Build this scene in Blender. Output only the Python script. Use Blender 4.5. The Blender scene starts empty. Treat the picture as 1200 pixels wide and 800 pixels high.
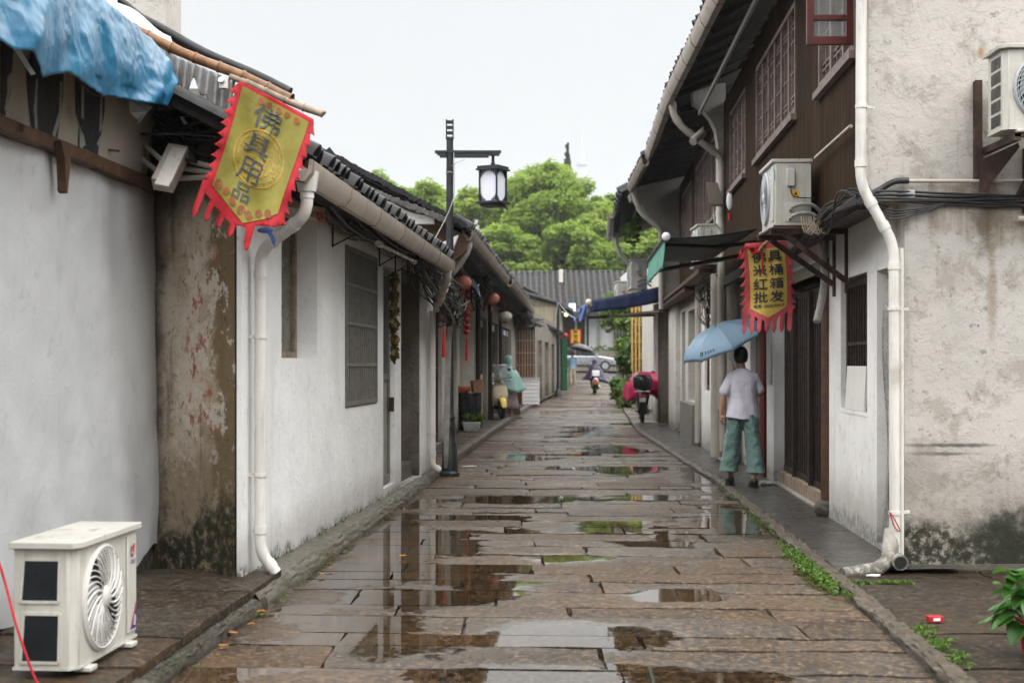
import bpy, bmesh, math, random
import numpy as np
from mathutils import Vector, Matrix, noise as mnoise
from mathutils.geometry import tessellate_polygon
R = math.radians
SC = bpy.context.scene
COL = SC.collection
random.seed(7)

# ------------------------------------------------------------------ camera
CAMZ = 1.45
cam_d = bpy.data.cameras.new('camera'); cam_d.lens = 50; cam_d.sensor_width = 36
cam_d.shift_y = 26/1200; cam_d.clip_end = 6000; cam_d.clip_start = .05
cam_d.dof.use_dof = True; cam_d.dof.focus_distance = 12.0; cam_d.dof.aperture_fstop = 3.2
cam = bpy.data.objects.new('camera', cam_d); COL.objects.link(cam)
cam.location = (0, 0, CAMZ); cam.rotation_euler = (R(90), 0, 0)
SC.camera = cam

# ------------------------------------------------------------------ overcast sky + weak wide sun
SUN_EL, SUN_AZ = 58, 150          # azimuth clockwise from +Y
wd = bpy.data.worlds.new('World'); SC.world = wd; wd.use_nodes = True
nt = wd.node_tree; nt.nodes.clear()
def wn(t): return nt.nodes.new(t)
sky = wn('ShaderNodeTexSky'); sky.sky_type = 'NISHITA'; sky.sun_disc = False
sky.sun_elevation = R(SUN_EL); sky.sun_rotation = R(SUN_AZ); sky.dust_density = 4; sky.air_density = 1.5
hs = wn('ShaderNodeHueSaturation'); hs.inputs['Saturation'].default_value = .25
nt.links.new(sky.outputs[0], hs.inputs['Color'])
tc = wn('ShaderNodeTexCoord'); sx = wn('ShaderNodeSeparateXYZ'); nt.links.new(tc.outputs['Generated'], sx.inputs[0])
rp = wn('ShaderNodeValToRGB'); nt.links.new(sx.outputs['Z'], rp.inputs[0])
els = rp.color_ramp.elements
SKY_H, SKY_Z = 6.1, 37.0          # overcast cloud layer: bright overhead, dim towards the horizon
els[0].position = 0.0; els[0].color = (.94*SKY_H, .985*SKY_H, 1.0*SKY_H, 1)
els[1].position = 1.0; els[1].color = (SKY_Z, .995*SKY_Z, .98*SKY_Z, 1)
e = els.new(.12); e.color = (.955*SKY_H*1.03, .99*SKY_H*1.03, SKY_H*1.03, 1)
e = els.new(.25); e.color = (.955*SKY_H*1.06, .985*SKY_H*1.06, SKY_H*1.06, 1)
e = els.new(.40); e.color = (.995*SKY_Z*.70, .998*SKY_Z*.70, SKY_Z*.70, 1)
e = els.new(.62); e.color = (SKY_Z*.87, .995*SKY_Z*.87, .985*SKY_Z*.87, 1)
cn = wn('ShaderNodeTexNoise'); cn.inputs['Scale'].default_value = 1.6; cn.inputs['Detail'].default_value = 4
nt.links.new(tc.outputs['Generated'], cn.inputs['Vector'])
cm = wn('ShaderNodeMapRange'); cm.inputs[1].default_value = .3; cm.inputs[2].default_value = .7; cm.inputs[3].default_value = .92; cm.inputs[4].default_value = 1.03
nt.links.new(cn.outputs['Fac'], cm.inputs[0])
vm = wn('ShaderNodeVectorMath'); vm.operation = 'SCALE'; nt.links.new(rp.outputs[0], vm.inputs[0]); nt.links.new(cm.outputs[0], vm.inputs['Scale'])
mx = wn('ShaderNodeMix'); mx.data_type = 'RGBA'; mx.inputs[0].default_value = .96
nt.links.new(hs.outputs[0], mx.inputs[6]); nt.links.new(vm.outputs[0], mx.inputs[7])
bg = wn('ShaderNodeBackground'); bg.inputs['Strength'].default_value = .1
nt.links.new(mx.outputs[2], bg.inputs['Color'])
wo = wn('ShaderNodeOutputWorld'); nt.links.new(bg.outputs[0], wo.inputs['Surface'])

sd = bpy.data.lights.new('sun', 'SUN'); sd.energy = 1.0; sd.angle = R(35); sd.color = (1, .97, .93)
so = bpy.data.objects.new('sun', sd); COL.objects.link(so)
_d = Vector((math.sin(R(SUN_AZ))*math.cos(R(SUN_EL)), math.cos(R(SUN_AZ))*math.cos(R(SUN_EL)), math.sin(R(SUN_EL))))
so.rotation_euler = _d.to_track_quat('Z', 'Y').to_euler(); so.location = (0, 0, 40)

vs = SC.view_settings; vs.view_transform = 'Standard'; vs.look = 'None'; vs.exposure = 0.42; vs.gamma = 1; vs.use_curve_mapping = False
SC.cycles.use_denoising = True
SC.cycles.max_bounces = 7; SC.cycles.diffuse_bounces = 3; SC.cycles.glossy_bounces = 3
SC.cycles.transparent_max_bounces = 12; SC.cycles.caustics_reflective = False; SC.cycles.caustics_refractive = False

# ------------------------------------------------------------------ picture measurements -> places
FPX = 1200*50/36.
def W(px, py, Y): return Vector(((px-600)*Y/FPX, Y, CAMZ+(426-py)*Y/FPX))
def ray(px, py): return Vector(((px-600)/FPX, 1, (426-py)/FPX))
def hit(px, py, p0, n):
    d = ray(px, py); o = Vector((0, 0, CAMZ)); t = (Vector(p0)-o).dot(n)/d.dot(n); return o+d*t
def sstep(a, b, x):
    t = min(1, max(0, (x-a)/(b-a))); return t*t*(3-2*t)
def gz(y): return .95*sstep(60, 98, y)       # the lane climbs gently at its far end
def lerp(a, b, t): return a+(b-a)*t

# ------------------------------------------------------------------ materials
def _lin(c): return (c[0], c[1], c[2], 1)
class NB:
    def __init__(s, name):
        s.m = bpy.data.materials.new(name); s.m.use_nodes = True; s.t = s.m.node_tree
        s.b = s.t.nodes['Principled BSDF']; s.out = s.t.nodes['Material Output']
        s.tc = s.n('ShaderNodeNewGeometry'); s.obj = s.tc.outputs['Position']
        s.sep = s.n('ShaderNodeSeparateXYZ'); s.l(s.obj, s.sep.inputs[0])
    def n(s, t): return s.t.nodes.new(t)
    def l(s, a, b): s.t.links.new(a, b)
    def _in(s, sock, v):
        if isinstance(v, bpy.types.NodeSocket): s.l(v, sock)
        else: sock.default_value = v
    def mapping(s, scale=(1, 1, 1), vec=None, loc=(0, 0, 0)):
        n = s.n('ShaderNodeMapping'); n.inputs['Scale'].default_value = scale; n.inputs['Location'].default_value = loc
        s.l(vec or s.obj, n.inputs[0]); return n.outputs[0]
    def noise(s, scale, detail=4, vec=None, rough=.55, dist=0):
        n = s.n('ShaderNodeTexNoise'); n.inputs['Scale'].default_value = scale; n.inputs['Detail'].default_value = detail
        n.inputs['Roughness'].default_value = rough; n.inputs['Distortion'].default_value = dist
        s.l(vec or s.obj, n.inputs['Vector']); return n.outputs['Fac']
    def vor(s, scale, vec=None, feat='F1'):
        n = s.n('ShaderNodeTexVoronoi'); n.feature = feat; n.inputs['Scale'].default_value = scale; s.l(vec or s.obj, n.inputs['Vector']); return n
    def rng(s, v, a, b, c=0, d=1, smooth=True):
        n = s.n('ShaderNodeMapRange'); n.interpolation_type = 'SMOOTHSTEP' if smooth else 'LINEAR'
        s._in(n.inputs[0], v)
        for i, q in enumerate((a, b, c, d)): s._in(n.inputs[i+1], q)
        return n.outputs[0]
    def math(s, op, a, b=0, c=0, clamp=False):
        n = s.n('ShaderNodeMath'); n.operation = op; n.use_clamp = clamp
        s._in(n.inputs[0], a); s._in(n.inputs[1], b)
        if op in ('MULTIPLY_ADD',): s._in(n.inputs[2], c)
        return n.outputs[0]
    def mix(s, f, a, b, mode='MIX'):
        n = s.n('ShaderNodeMix'); n.data_type = 'RGBA'; n.blend_type = mode
        s._in(n.inputs[0], f)
        for i, q in ((6, a), (7, b)):
            s._in(n.inputs[i], q if isinstance(q, bpy.types.NodeSocket) else _lin(q))
        return n.outputs[2]
    def bump(s, h, strength=.3, dist=.01, normal=None):
        n = s.n('ShaderNodeBump'); s._in(n.inputs['Strength'], strength); n.inputs['Distance'].default_value = dist
        s.l(h, n.inputs['Height'])
        if normal is not None: s.l(normal, n.inputs['Normal'])
        return n.outputs[0]
    def attr(s, name):
        n = s.n('ShaderNodeAttribute'); n.attribute_name = name; return n
    def rnd(s): return s.n('ShaderNodeObjectInfo').outputs['Random']
    def done(s, col=None, rough=None, normal=None, **kw):
        kw.setdefault('Specular_IOR_Level', .35)
        if col is not None: s._in(s.b.inputs['Base Color'], col if isinstance(col, bpy.types.NodeSocket) else _lin(col))
        if rough is not None: s._in(s.b.inputs['Roughness'], rough)
        if normal is not None: s.l(normal, s.b.inputs['Normal'])
        for k, v in kw.items(): s._in(s.b.inputs[k.replace('_', ' ')], v)
        return s.m

def basic(name, col, rough=.6, var=.15, scale=6, bump=.15, bscale=60, metal=0, dirt=None, dscale=3, dlo=.55, dhi=.75, damt=.7, run=0, **kw):
    b = NB(name)
    f = b.noise(scale, 5)
    c = b.mix(b.rng(f, .3, .7), tuple(x*(1-var) for x in col), tuple(min(1, x*(1+var)) for x in col))
    if dirt:
        g = b.rng(b.noise(dscale, 6, rough=.65, dist=.4), dlo, dhi, 0, damt); c = b.mix(g, c, dirt)
    if run: c = b.mix(b.rng(b.noise(9, 6, b.mapping((3, 3, .22)), rough=.65), .50, .74, 0, run), c, tuple(x*.35 for x in (dirt or col)))
    r = b.rng(b.noise(scale*2.3, 3), .3, .7, max(.03, rough-.08), min(1, rough+.08))
    nrm = b.bump(b.noise(bscale, 4), bump, .004) if bump else None
    return b.done(c, r, nrm, Metallic=metal, **kw)

def plaster(name, col, dark, moss=.25, mossh=.35, streak=.5, speck=.5, patch=None, patchamt=.6, rough=.85, bump=.35, axis='Y', stains=(), top=None, bands=(), pscale=1.7):
    """lime plaster: cloudy tone, rain streaks, dark specks, damp moss at the foot"""
    b = NB(name)
    big = b.noise(.9, 6, rough=.6, dist=.3); mid = b.noise(4, 7, rough=.65)
    c = b.mix(b.rng(big, .35, .7), col, tuple(x*.84 for x in col))
    if patch is not None:
        pm = b.rng(b.noise(pscale, 9, rough=.72, dist=.3), .5, .60, 0, patchamt); c = b.mix(pm, c, patch)
        pm2 = b.rng(b.noise(pscale*3.2, 6, rough=.75, dist=.3, vec=b.mapping(loc=(3, 5, 7))), .58, .66, 0, patchamt*.8); c = b.mix(pm2, c, tuple(x*.5 for x in patch))
    st = b.noise(3.2, 5, b.mapping((2.2, 2.2, .16)), rough=.6)
    c = b.mix(b.rng(st, .56, .8, 0, streak), c, dark)
    sp = b.noise(34, 3, rough=.7); sm = b.math('MULTIPLY', b.rng(sp, .64, .7), b.rng(mid, .45, .65))
    c = b.mix(b.math('MULTIPLY', sm, speck), c, tuple(x*.3 for x in dark))
    z = b.sep.outputs['Z']; edge = b.math('MULTIPLY_ADD', b.noise(2.4, 7, rough=.7), 1.0, -.5)
    zz = b.math('ADD', z, b.math('MULTIPLY', edge, mossh*1.7))
    grime = b.rng(zz, mossh*.9, mossh*2.6, 1, 0)
    c = b.mix(b.math('MULTIPLY', grime, .55), c, dark)
    mm = b.rng(zz, mossh*.45, mossh*1.0, 1, 0)
    mn = b.rng(b.noise(16, 6, rough=.75), .36, .55)
    c = b.mix(b.math('MULTIPLY', b.math('MULTIPLY', mm, mn), moss), c, (.022, .022, .012))
    for (lo, hi, colr, amt) in bands:
        bm = b.math('MULTIPLY', b.rng(zz, lo, lo+.12), b.rng(zz, hi-.12, hi, 1, 0))
        c = b.mix(b.math('MULTIPLY', bm, b.math('MULTIPLY', b.rng(st, .42, .66), amt)), c, colr)
    for (p, rad, colr, amt) in stains:
        v = b.n('ShaderNodeVectorMath'); v.operation = 'SUBTRACT'; b.l(b.obj, v.inputs[0]); v.inputs[1].default_value = p
        v2 = b.n('ShaderNodeVectorMath'); v2.operation = 'DIVIDE'; b.l(v.outputs[0], v2.inputs[0]); v2.inputs[1].default_value = rad
        ln = b.n('ShaderNodeVectorMath'); ln.operation = 'LENGTH'; b.l(v2.outputs[0], ln.inputs[0])
        d = b.math('ADD', ln.outputs['Value'], b.math('MULTIPLY', b.math('SUBTRACT', b.noise(7, 7, rough=.7), .5), 1.6))
        c = b.mix(b.rng(d, .25, 1.0, amt, 0), c, colr)
    h = b.math('ADD', b.math('MULTIPLY', mid, 1.0), b.math('MULTIPLY', b.noise(45, 4), .25))
    if patch is not None: h = b.math('ADD', h, b.math('MULTIPLY', b.rng(b.noise(7, 8, rough=.72, dist=.25), .45, .6), .5))
    return b.done(c, b.rng(mid, .3, .7, rough-.12, rough+.05), b.bump(h, bump, .02))

def planks(name, col, w=.12, axis='Y', rough=.6, gap=.5, wear=None, wearamt=.3):
    b = NB(name); v = b.sep.outputs[axis]
    u = b.math('DIVIDE', v, w); fr = b.math('FRACT', u); fl = b.math('FLOOR', u)
    wn_ = b.n('ShaderNodeTexWhiteNoise'); wn_.noise_dimensions = '1D'; b.l(fl, wn_.inputs['W'])
    g = b.noise(9, 6, b.mapping((6, 6, .35)), rough=.65)
    c = b.mix(wn_.outputs['Value'], tuple(x*.65 for x in col), tuple(x*1.3 for x in col))
    c = b.mix(b.rng(g, .35, .7, 0, .55), c, tuple(x*.45 for x in col))
    if wear: c = b.mix(b.rng(b.noise(2.2, 7, b.mapping((1, 1, .3)), rough=.7), .52, .75, 0, wearamt), c, wear)
    edge = b.math('MULTIPLY', b.rng(fr, 0, .07), b.rng(fr, .93, 1, 1, 0))
    c = b.mix(b.math('MULTIPLY', b.math('SUBTRACT', 1, edge), gap), c, tuple(x*.18 for x in col))
    h = b.math('ADD', edge, b.math('MULTIPLY', g, .35))
    return b.done(c, b.rng(g, .3, .7, rough-.1, rough+.1), b.bump(h, .5, .008), Specular_IOR_Level=.05)

MAT = {}
MAT['white_wall'] = plaster('white lime plaster', (.81, .81, .795), (.30, .28, .25), moss=.9, mossh=.20, streak=.26, speck=.5, pscale=2.5, patch=(.69, .685, .665), patchamt=.45, bump=.3)
MAT['white_wall_right'] = plaster('worn white lime plaster', (.76, .75, .73), (.25, .225, .19), moss=.55, mossh=.24, streak=.34, speck=.7, pscale=2.6, patch=(.62, .60, .57), patchamt=.5, bump=.25)
MAT['end_wall'] = plaster('stained old plaster', (.50, .47, .435), (.18, .15, .115), moss=1.0, mossh=.42, streak=.6, speck=1.0, pscale=3.2, patch=(.33, .30, .26), patchamt=.8, bump=.4,
    bands=((2.25, 2.75, (.17, .12, .07), .55),),
    stains=(((3.32, 9.95, 2.48), (.16, .6, .36), (.10, .07, .04), .85), ((3.36, 9.95, 2.0), (.05, .6, .5), (.24, .17, .10), .6), ((3.06, 9.95, .88), (.42, .6, .022), (.11, .1, .09), .95), ((2.98, 9.95, .82), (.33, .6, .018), (.11, .1, .09), .9),
            ((3.45, 9.95, .16), (.40, .6, .40), (.016, .018, .009), .98), ((2.85, 9.95, .7), (.22, .6, .2), (.27, .25, .22), .7), ((3.5, 9.95, 2.5), (.2, .6, .25), (.22, .18, .12), .6),
            ((3.28, 9.95, 3.62), (.03, .5, .06), (.35, .17, .05), .8), ((2.75, 9.95, 3.4), (.09, .5, .14), (.36, .34, .31), .6), ((3.5, 9.95, 3.0), (.2, .5, .3), (.3, .27, .22), .6)))
MAT['mottled'] = plaster('mottled bare brown wall', (.46, .38, .295), (.12, .088, .05), moss=1.0, mossh=.24, streak=.45, speck=1.0, pscale=4.2, patch=(.56, .50, .43), patchamt=.8, bump=.7,
    stains=(((-1.97, 9.1, 1.98), (.17, .6, .18), (.46, .41, .35), .75), ((-2.1, 9.1, 1.0), (.3, .6, .6), (.42, .36, .29), .5), ((-1.98, 9.1, 2.06), (.09, .6, .035), (.30, .06, .04), .8), ((-2.06, 9.1, 1.92), (.06, .6, .03), (.30, .06, .04), .7), ((-2.05, 9.1, 1.36), (.05, .6, .09), (.30, .07, .05), .6),
            ((-1.96, 9.1, 1.12), (.06, .6, .06), (.30, .08, .05), .6), ((-2.0, 9.1, 2.6), (.5, .6, .16), (.05, .035, .022), .85), ((-2.36, 9.1, 1.5), (.05, .6, 1.4), (.05, .035, .022), .8), ((-1.76, 8.9, 1.3), (.17, .9, 1.5), (.085, .058, .026), .92), ((-1.95, 9.1, .35), (.55, .9, .40), (.085, .065, .032), .85)))
def pillar_mat():
    b = NB('flaking brown wall'); X, Z = b.sep.outputs['X'], b.sep.outputs['Z']
    n1 = b.noise(3.0, 10, rough=.72, dist=.2); n2 = b.noise(6.5, 10, rough=.75, vec=b.mapping(loc=(3, 1, 4))); n3 = b.noise(15, 8, rough=.78, vec=b.mapping(loc=(8, 2, 1))); st = b.noise(4, 6, b.mapping((2.5, 2.5, .25)), rough=.65)
    c = b.mix(b.rng(n1, .36, .62), (.44, .355, .26), (.60, .515, .42))
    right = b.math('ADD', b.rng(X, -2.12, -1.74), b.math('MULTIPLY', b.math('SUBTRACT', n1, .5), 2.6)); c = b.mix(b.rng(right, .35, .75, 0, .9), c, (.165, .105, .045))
    c = b.mix(b.rng(st, .52, .70, 0, .7), c, (.13, .095, .055)); c = b.mix(b.rng(n3, .55, .64, 0, .8), c, (.075, .055, .032))
    box = b.math('MULTIPLY', b.math('MULTIPLY', b.rng(X, -2.16, -2.06), b.rng(X, -1.90, -1.82, 1, 0)), b.math('MULTIPLY', b.rng(Z, .85, 1.05), b.rng(Z, 2.1, 2.22, 1, 0)))
    c = b.mix(b.math('MULTIPLY', b.rng(b.math('ADD', n2, b.math('MULTIPLY', box, .07)), .565, .60), .9), c, (.60, .535, .455))
    red = b.math('MULTIPLY', box, b.rng(b.noise(9, 7, rough=.7, vec=b.mapping((1, 1, .7), loc=(5, 9, 2.3))), .555, .585)); c = b.mix(b.math('MULTIPLY', red, .85), c, (.33, .075, .05))
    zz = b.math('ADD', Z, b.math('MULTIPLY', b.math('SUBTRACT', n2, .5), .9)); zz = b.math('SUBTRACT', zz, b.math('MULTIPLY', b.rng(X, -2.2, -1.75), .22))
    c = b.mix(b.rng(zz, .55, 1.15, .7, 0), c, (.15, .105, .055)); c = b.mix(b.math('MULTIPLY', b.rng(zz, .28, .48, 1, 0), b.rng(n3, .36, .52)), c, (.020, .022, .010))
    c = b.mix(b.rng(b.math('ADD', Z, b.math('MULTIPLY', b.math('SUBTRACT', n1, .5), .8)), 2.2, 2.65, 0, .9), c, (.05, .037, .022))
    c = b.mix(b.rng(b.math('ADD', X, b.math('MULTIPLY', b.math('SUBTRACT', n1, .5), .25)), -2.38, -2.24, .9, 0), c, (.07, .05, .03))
    h = b.math('ADD', n2, b.math('MULTIPLY', n3, .5)); return b.done(c, .85, b.bump(h, .8, .03))
MAT['mottled'] = pillar_mat()
MAT['grey_wall'] = plaster('grey weathered plaster', (.25, .235, .21), (.10, .09, .075), moss=.8, mossh=.3, streak=.6, speck=.6, patch=(.18, .165, .14), bump=.4)
MAT['pale_wall'] = plaster('pale weathered plaster', (.55, .525, .48), (.2, .18, .15), moss=.7, mossh=.25, streak=.55, speck=.5, patch=(.42, .39, .35), bump=.4)
MAT['render_far'] = plaster('far pale render', (.62, .64, .63), (.3, .3, .28), moss=.4, mossh=.3, streak=.3, speck=.2, bump=.2)
MAT['lane_wall'] = plaster('dim brown lane wall', (.15, .13, .105), (.06, .05, .04), moss=.7, mossh=.3, streak=.7, speck=.6, patch=(.24, .215, .18), patchamt=.8, bump=.5)
MAT['mossy_wall'] = plaster('mossy tan plaster', (.30, .25, .17), (.06, .06, .03), moss=.4, mossh=.2, streak=.7, speck=.9, patch=(.10, .12, .05), patchamt=.8, bump=.7)
MAT['rough_stone'] = plaster('rough exposed stone', (.20, .175, .14), (.08, .065, .05), moss=.6, mossh=.4, streak=.6, speck=.9, patch=(.13, .11, .085), bump=1.0)
MAT['sheet'] = plaster('grey white sheeting', (.51, .52, .525), (.26, .26, .255), moss=.5, mossh=.14, streak=.30, speck=.45, patch=(.44, .445, .45), patchamt=.35, rough=.5, bump=.22)
MAT['clad'] = planks('dark stained boarding', (.034, .018, .008), .13, 'Y', .8, .9, wear=(.10, .056, .026), wearamt=.45)
MAT['clad_red'] = planks('faded red boarding', (.055, .027, .019), .13, 'Y', .6, .7, wear=(.13, .085, .08), wearamt=.35)
MAT['door_red'] = planks('dark red door boards', (.11, .010, .009), .22, 'Y', .45, .7, wear=(.10, .03, .02), wearamt=.4)
MAT['door_grey'] = planks('weathered grey door boards', (.13, .112, .09), .16, 'Y', .7, .8, wear=(.33, .30, .27), wearamt=.5)
MAT['brown_boards'] = planks('brown plank screen', (.13, .06, .022), .16, 'X', .6, .8, wear=(.06, .035, .02), wearamt=.7)
MAT['wood_dark'] = basic('dark brown timber', (.020, .011, .008), .5, .35, 7, .3, 40, dirt=(.045, .028, .02), dscale=5)
MAT['wood_brown'] = basic('brown timber', (.07, .034, .017), .6, .35, 9, .4, 30, dirt=(.05, .03, .02), dscale=6)
MAT['wood_old'] = basic('old pale timber', (.24, .18, .13), .75, .3, 9, .4, 30, dirt=(.08, .06, .04), dscale=4)
MAT['lattice'] = basic('faded mauve lattice wood', (.17, .122, .105), .6, .25, 8, .3, 40, dirt=(.07, .05, .05))
MAT['frame_red'] = basic('dark red window frame', (.085, .013, .010), .45, .25, 8, .2, 40, dirt=(.05, .015, .012))
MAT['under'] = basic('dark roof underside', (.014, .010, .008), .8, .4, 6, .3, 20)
MAT['tile'] = basic('wet dark roof tile', (.013, .013, .014), .62, .4, 5, .4, 30, dirt=(.035, .035, .032), dscale=7)
MAT['tile_far'] = basic('dark grey roof tile', (.015, .016, .017), .6, .35, 3, .3, 20, dirt=(.06, .06, .056), dscale=2)
MAT['tile_pale'] = basic('weathered grey capping tile', (.10, .095, .09), .6, .3, 5, .3, 20, dirt=(.07, .07, .065), dscale=5)
MAT['gutter'] = basic('beige plastic gutter', (.42, .365, .31), .45, .10, 3, .05, 40, dirt=(.26, .21, .165), dscale=5, damt=.8, run=.3)
MAT['gutter_old'] = basic('weathered beige gutter', (.24, .20, .165), .55, .2, 4, .1, 40, dirt=(.15, .125, .1), dscale=4, damt=.8)
MAT['pipe'] = basic('white plastic pipe', (.62, .60, .56), .35, .06, 4, .03, 40, dirt=(.38, .33, .27), dscale=3, damt=.75, run=.35)
MAT['pipe_dirty'] = basic('dirty white plastic pipe', (.40, .37, .32), .5, .1, 4, .05, 40, dirt=(.3, .26, .21), dscale=3, damt=.6)
MAT['grey_metal'] = basic('dull grey metal bars', (.19, .18, .16), .45, .15, 12, .1, 60, metal=.35, dirt=(.16, .12, .085), dscale=6)
MAT['grey_door'] = basic('grey iron door', (.235, .225, .2), .5, .15, 6, .1, 60, dirt=(.14, .11, .08), dscale=4)
MAT['rust'] = basic('rusty iron', (.040, .021, .016), .7, .4, 12, .3, 60, dirt=(.15, .07, .035), dscale=8)
MAT['iron'] = basic('black painted iron', (.022, .024, .026), .35, .25, 9, .1, 80)
MAT['black'] = basic('black rubber', (.014, .014, .015), .5, .2, 9, .1, 60)
MAT['cable'] = basic('black cable', (.018, .018, .019), .45, .2, 9, 0)
MAT['cable_grey'] = basic('grey cable', (.30, .29, .27), .5, .2, 9, 0)
MAT['ac_white'] = basic('cream white enamel', (.50, .485, .435), .34, .05, 3, .0, 40, dirt=(.33, .29, .23), dscale=5, dlo=.50, dhi=.8, damt=.7, run=.35)
MAT['ac_lid'] = basic('dusty enamel lid', (.46, .445, .405), .45, .07, 3, .05, 40, dirt=(.20, .14, .09), dscale=8, dlo=.57, dhi=.68, damt=.7)
MAT['ac_grille'] = basic('white grille plastic', (.56, .55, .52), .4, .04, 4, 0, 40)
MAT['ac_grey'] = basic('grey fan guard', (.36, .38, .40), .4, .08, 4, 0, 40)
MAT['dark'] = basic('dark interior', (.010, .010, .011), .8, .3, 4, 0)
MAT['bamboo'] = basic('bamboo pole', (.17, .078, .03), .4, .3, 14, .2, 20, dirt=(.09, .045, .025), dscale=10)
MAT['bamboo_pale'] = basic('pale dry bamboo', (.27, .215, .155), .6, .25, 14, .2, 20, dirt=(.17, .13, .1), dscale=10)
MAT['bamboo_gold'] = basic('golden bamboo slats', (.42, .24, .075), .5, .2, 14, .1, 20)
MAT['concrete'] = plaster('damp concrete', (.105, .092, .072), (.045, .038, .026), moss=.0, mossh=.01, streak=.2, speck=.8, patch=(.075, .075, .035), patchamt=.6, rough=.55, bump=.5)
MAT['red'] = basic('red cloth', (.37, .012, .020), .75, .2, 5, .3, 40, dirt=(.24, .010, .016), dscale=6)
MAT['red_faded'] = basic('faded red cloth', (.44, .062, .075), .75, .15, 12, .25, 60)
MAT['red_lantern'] = basic('red lantern', (.50, .025, .02), .5, .2, 9, .1, 30)
MAT['lantern_faded'] = basic('faded pink lantern', (.50, .17, .12), .6, .25, 9, .2, 30)
MAT['ink'] = basic('black ink', (.022, .022, .028), .7, .1, 8, 0)
MAT['ink_flag'] = basic('faded black ink', (.05, .055, .062), .7, .15, 8, 0)
MAT['gold'] = basic('gold print', (.40, .21, .03), .6, .15, 12, 0)
MAT['paper'] = basic('yellowing paper', (.62, .60, .57), .8, .05, 6, .05, 40, dirt=(.55, .42, .2), dscale=6, damt=.5)
MAT['plank_yellow'] = basic('yellow plastic', (.72, .40, .03), .4, .1, 6, 0)
def cloth(name, col, rough=.75, var=.12, sheen=.2, trans=0, bump=.2, scale=4):
    b = NB(name)
    c = b.mix(b.rng(b.noise(scale, 4), .3, .7), tuple(x*(1-var) for x in col), tuple(min(1, x*(1+var)) for x in col))
    m = b.done(c, rough, b.bump(b.noise(7, 3, dist=.6), bump, .02), Sheen_Weight=sheen)
    if trans:
        tr = b.n('ShaderNodeBsdfTranslucent'); b.l(c, tr.inputs['Color'])
        ms = b.n('ShaderNodeMixShader'); ms.inputs[0].default_value = trans
        b.l(b.b.outputs[0], ms.inputs[1]); b.l(tr.outputs[0], ms.inputs[2]); b.l(ms.outputs[0], b.out.inputs['Surface'])
    return m
MAT['flag_gold'] = cloth('olive gold banner cloth', (.27, .235, .036), .6, .18, .1, .25, .4)
MAT['flag_yellow'] = cloth('faded yellow banner cloth', (.58, .43, .09), .75, .1, .1, .2, .3)
MAT['shirt'] = cloth('pale lilac tee', (.60, .575, .66), .85, .05, .1, 0, .35)
MAT['trousers'] = cloth('sage green trousers', (.115, .195, .178), .7, .1, .15, 0, .5)
MAT['umbrella'] = cloth('pale blue umbrella cloth', (.30, .44, .57), .5, .06, .1, .3, .08)
MAT['umbrella_grey'] = cloth('dark grey umbrella cloth', (.10, .10, .105), .5, .06, .1, .1, .08)
MAT['poncho_mint'] = cloth('mint raincoat', (.33, .54, .50), .4, .08, .1, .25, .35)
MAT['poncho_pattern'] = cloth('pale pink patterned skirt', (.55, .45, .48), .7, .3, .1, .1, .3, 30)
MAT['poncho_purple'] = cloth('dark purple raincoat', (.020, .012, .045), .4, .15, .1, .05, .5)
MAT['pink'] = cloth('hot pink rain cover', (.78, .03, .15), .4, .12, .1, .12, .6)
MAT['blue_shirt'] = cloth('light blue shirt', (.32, .50, .68), .8)
MAT['khaki'] = cloth('khaki trousers', (.42, .36, .27), .8)
MAT['awning_green'] = cloth('dark green awning', (.018, .035, .036), .6, .2, .1, .05, .2)
MAT['awning_trim'] = cloth('green valance', (.10, .36, .27), .6, .2, .1, .3, .2)
MAT['awning_blue'] = cloth('navy awning', (.012, .024, .080), .55, .2, .1, .05, .25)
MAT['blue_cloth'] = cloth('blue cloth', (.10, .17, .45), .7, .1, .1, .2)
MAT['pale_cloth'] = cloth('pale blue cloth', (.42, .52, .68), .7, .1, .1, .3)
MAT['bag'] = basic('black bin bag', (.016, .016, .017), .25, .2, 5, .9, 8)
MAT['card'] = basic('brown cardboard', (.25, .13, .07), .8, .12, 5, .1, 40)
MAT['skin'] = basic('skin', (.36, .20, .135), .55, .07, 10, .05, 90)
MAT['hair'] = basic('black hair', (.012, .010, .010), .45, .3, 30, .5, 60)
MAT['shoe'] = basic('black shoe leather', (.014, .013, .013), .3, .2, 9, .05, 60)
MAT['silver'] = basic('silver car paint', (.30, .315, .33), .3, .03, 3, 0, metal=.5)
MAT['chrome'] = basic('grey metal', (.5, .5, .5), .3, .05, 4, 0, metal=.9)
MAT['cream_paint'] = basic('cream scooter paint', (.60, .54, .40), .3, .06, 5, 0)
MAT['yellow_paint'] = basic('yellow scooter paint', (.72, .52, .10), .35, .06, 5, 0)
MAT['black_paint'] = basic('black gloss paint', (.016, .016, .017), .2, .1, 5, 0)
MAT['green_paint'] = basic('green paint', (.010, .075, .03), .5, .2, 5, .1)
MAT['blue_paint'] = basic('blue painted panel', (.11, .20, .34), .6, .2, 5, .1, dirt=(.2, .2, .2))
MAT['white_plastic'] = basic('white plastic', (.72, .73, .74), .4, .05, 5, 0)
MAT['orange'] = basic('orange plastic', (.30, .07, .02), .4, .1, 5, 0)
MAT['soil'] = basic('soil', (.04, .03, .02), .9, .3, 20, .5, 40)
MAT['red_pot'] = basic('red plastic pot', (.42, .02, .015), .35, .1, 5, 0)
MAT['dry_plant'] = basic('dried herbs', (.13, .10, .035), .9, .4, 20, .5, 30)
def glass_dark(name, col=(.02, .022, .024), rough=.08):
    return basic(name, col, rough, .2, 2, 0, Specular_IOR_Level=.6)
MAT['glass'] = glass_dark('dark window glass')
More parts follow.
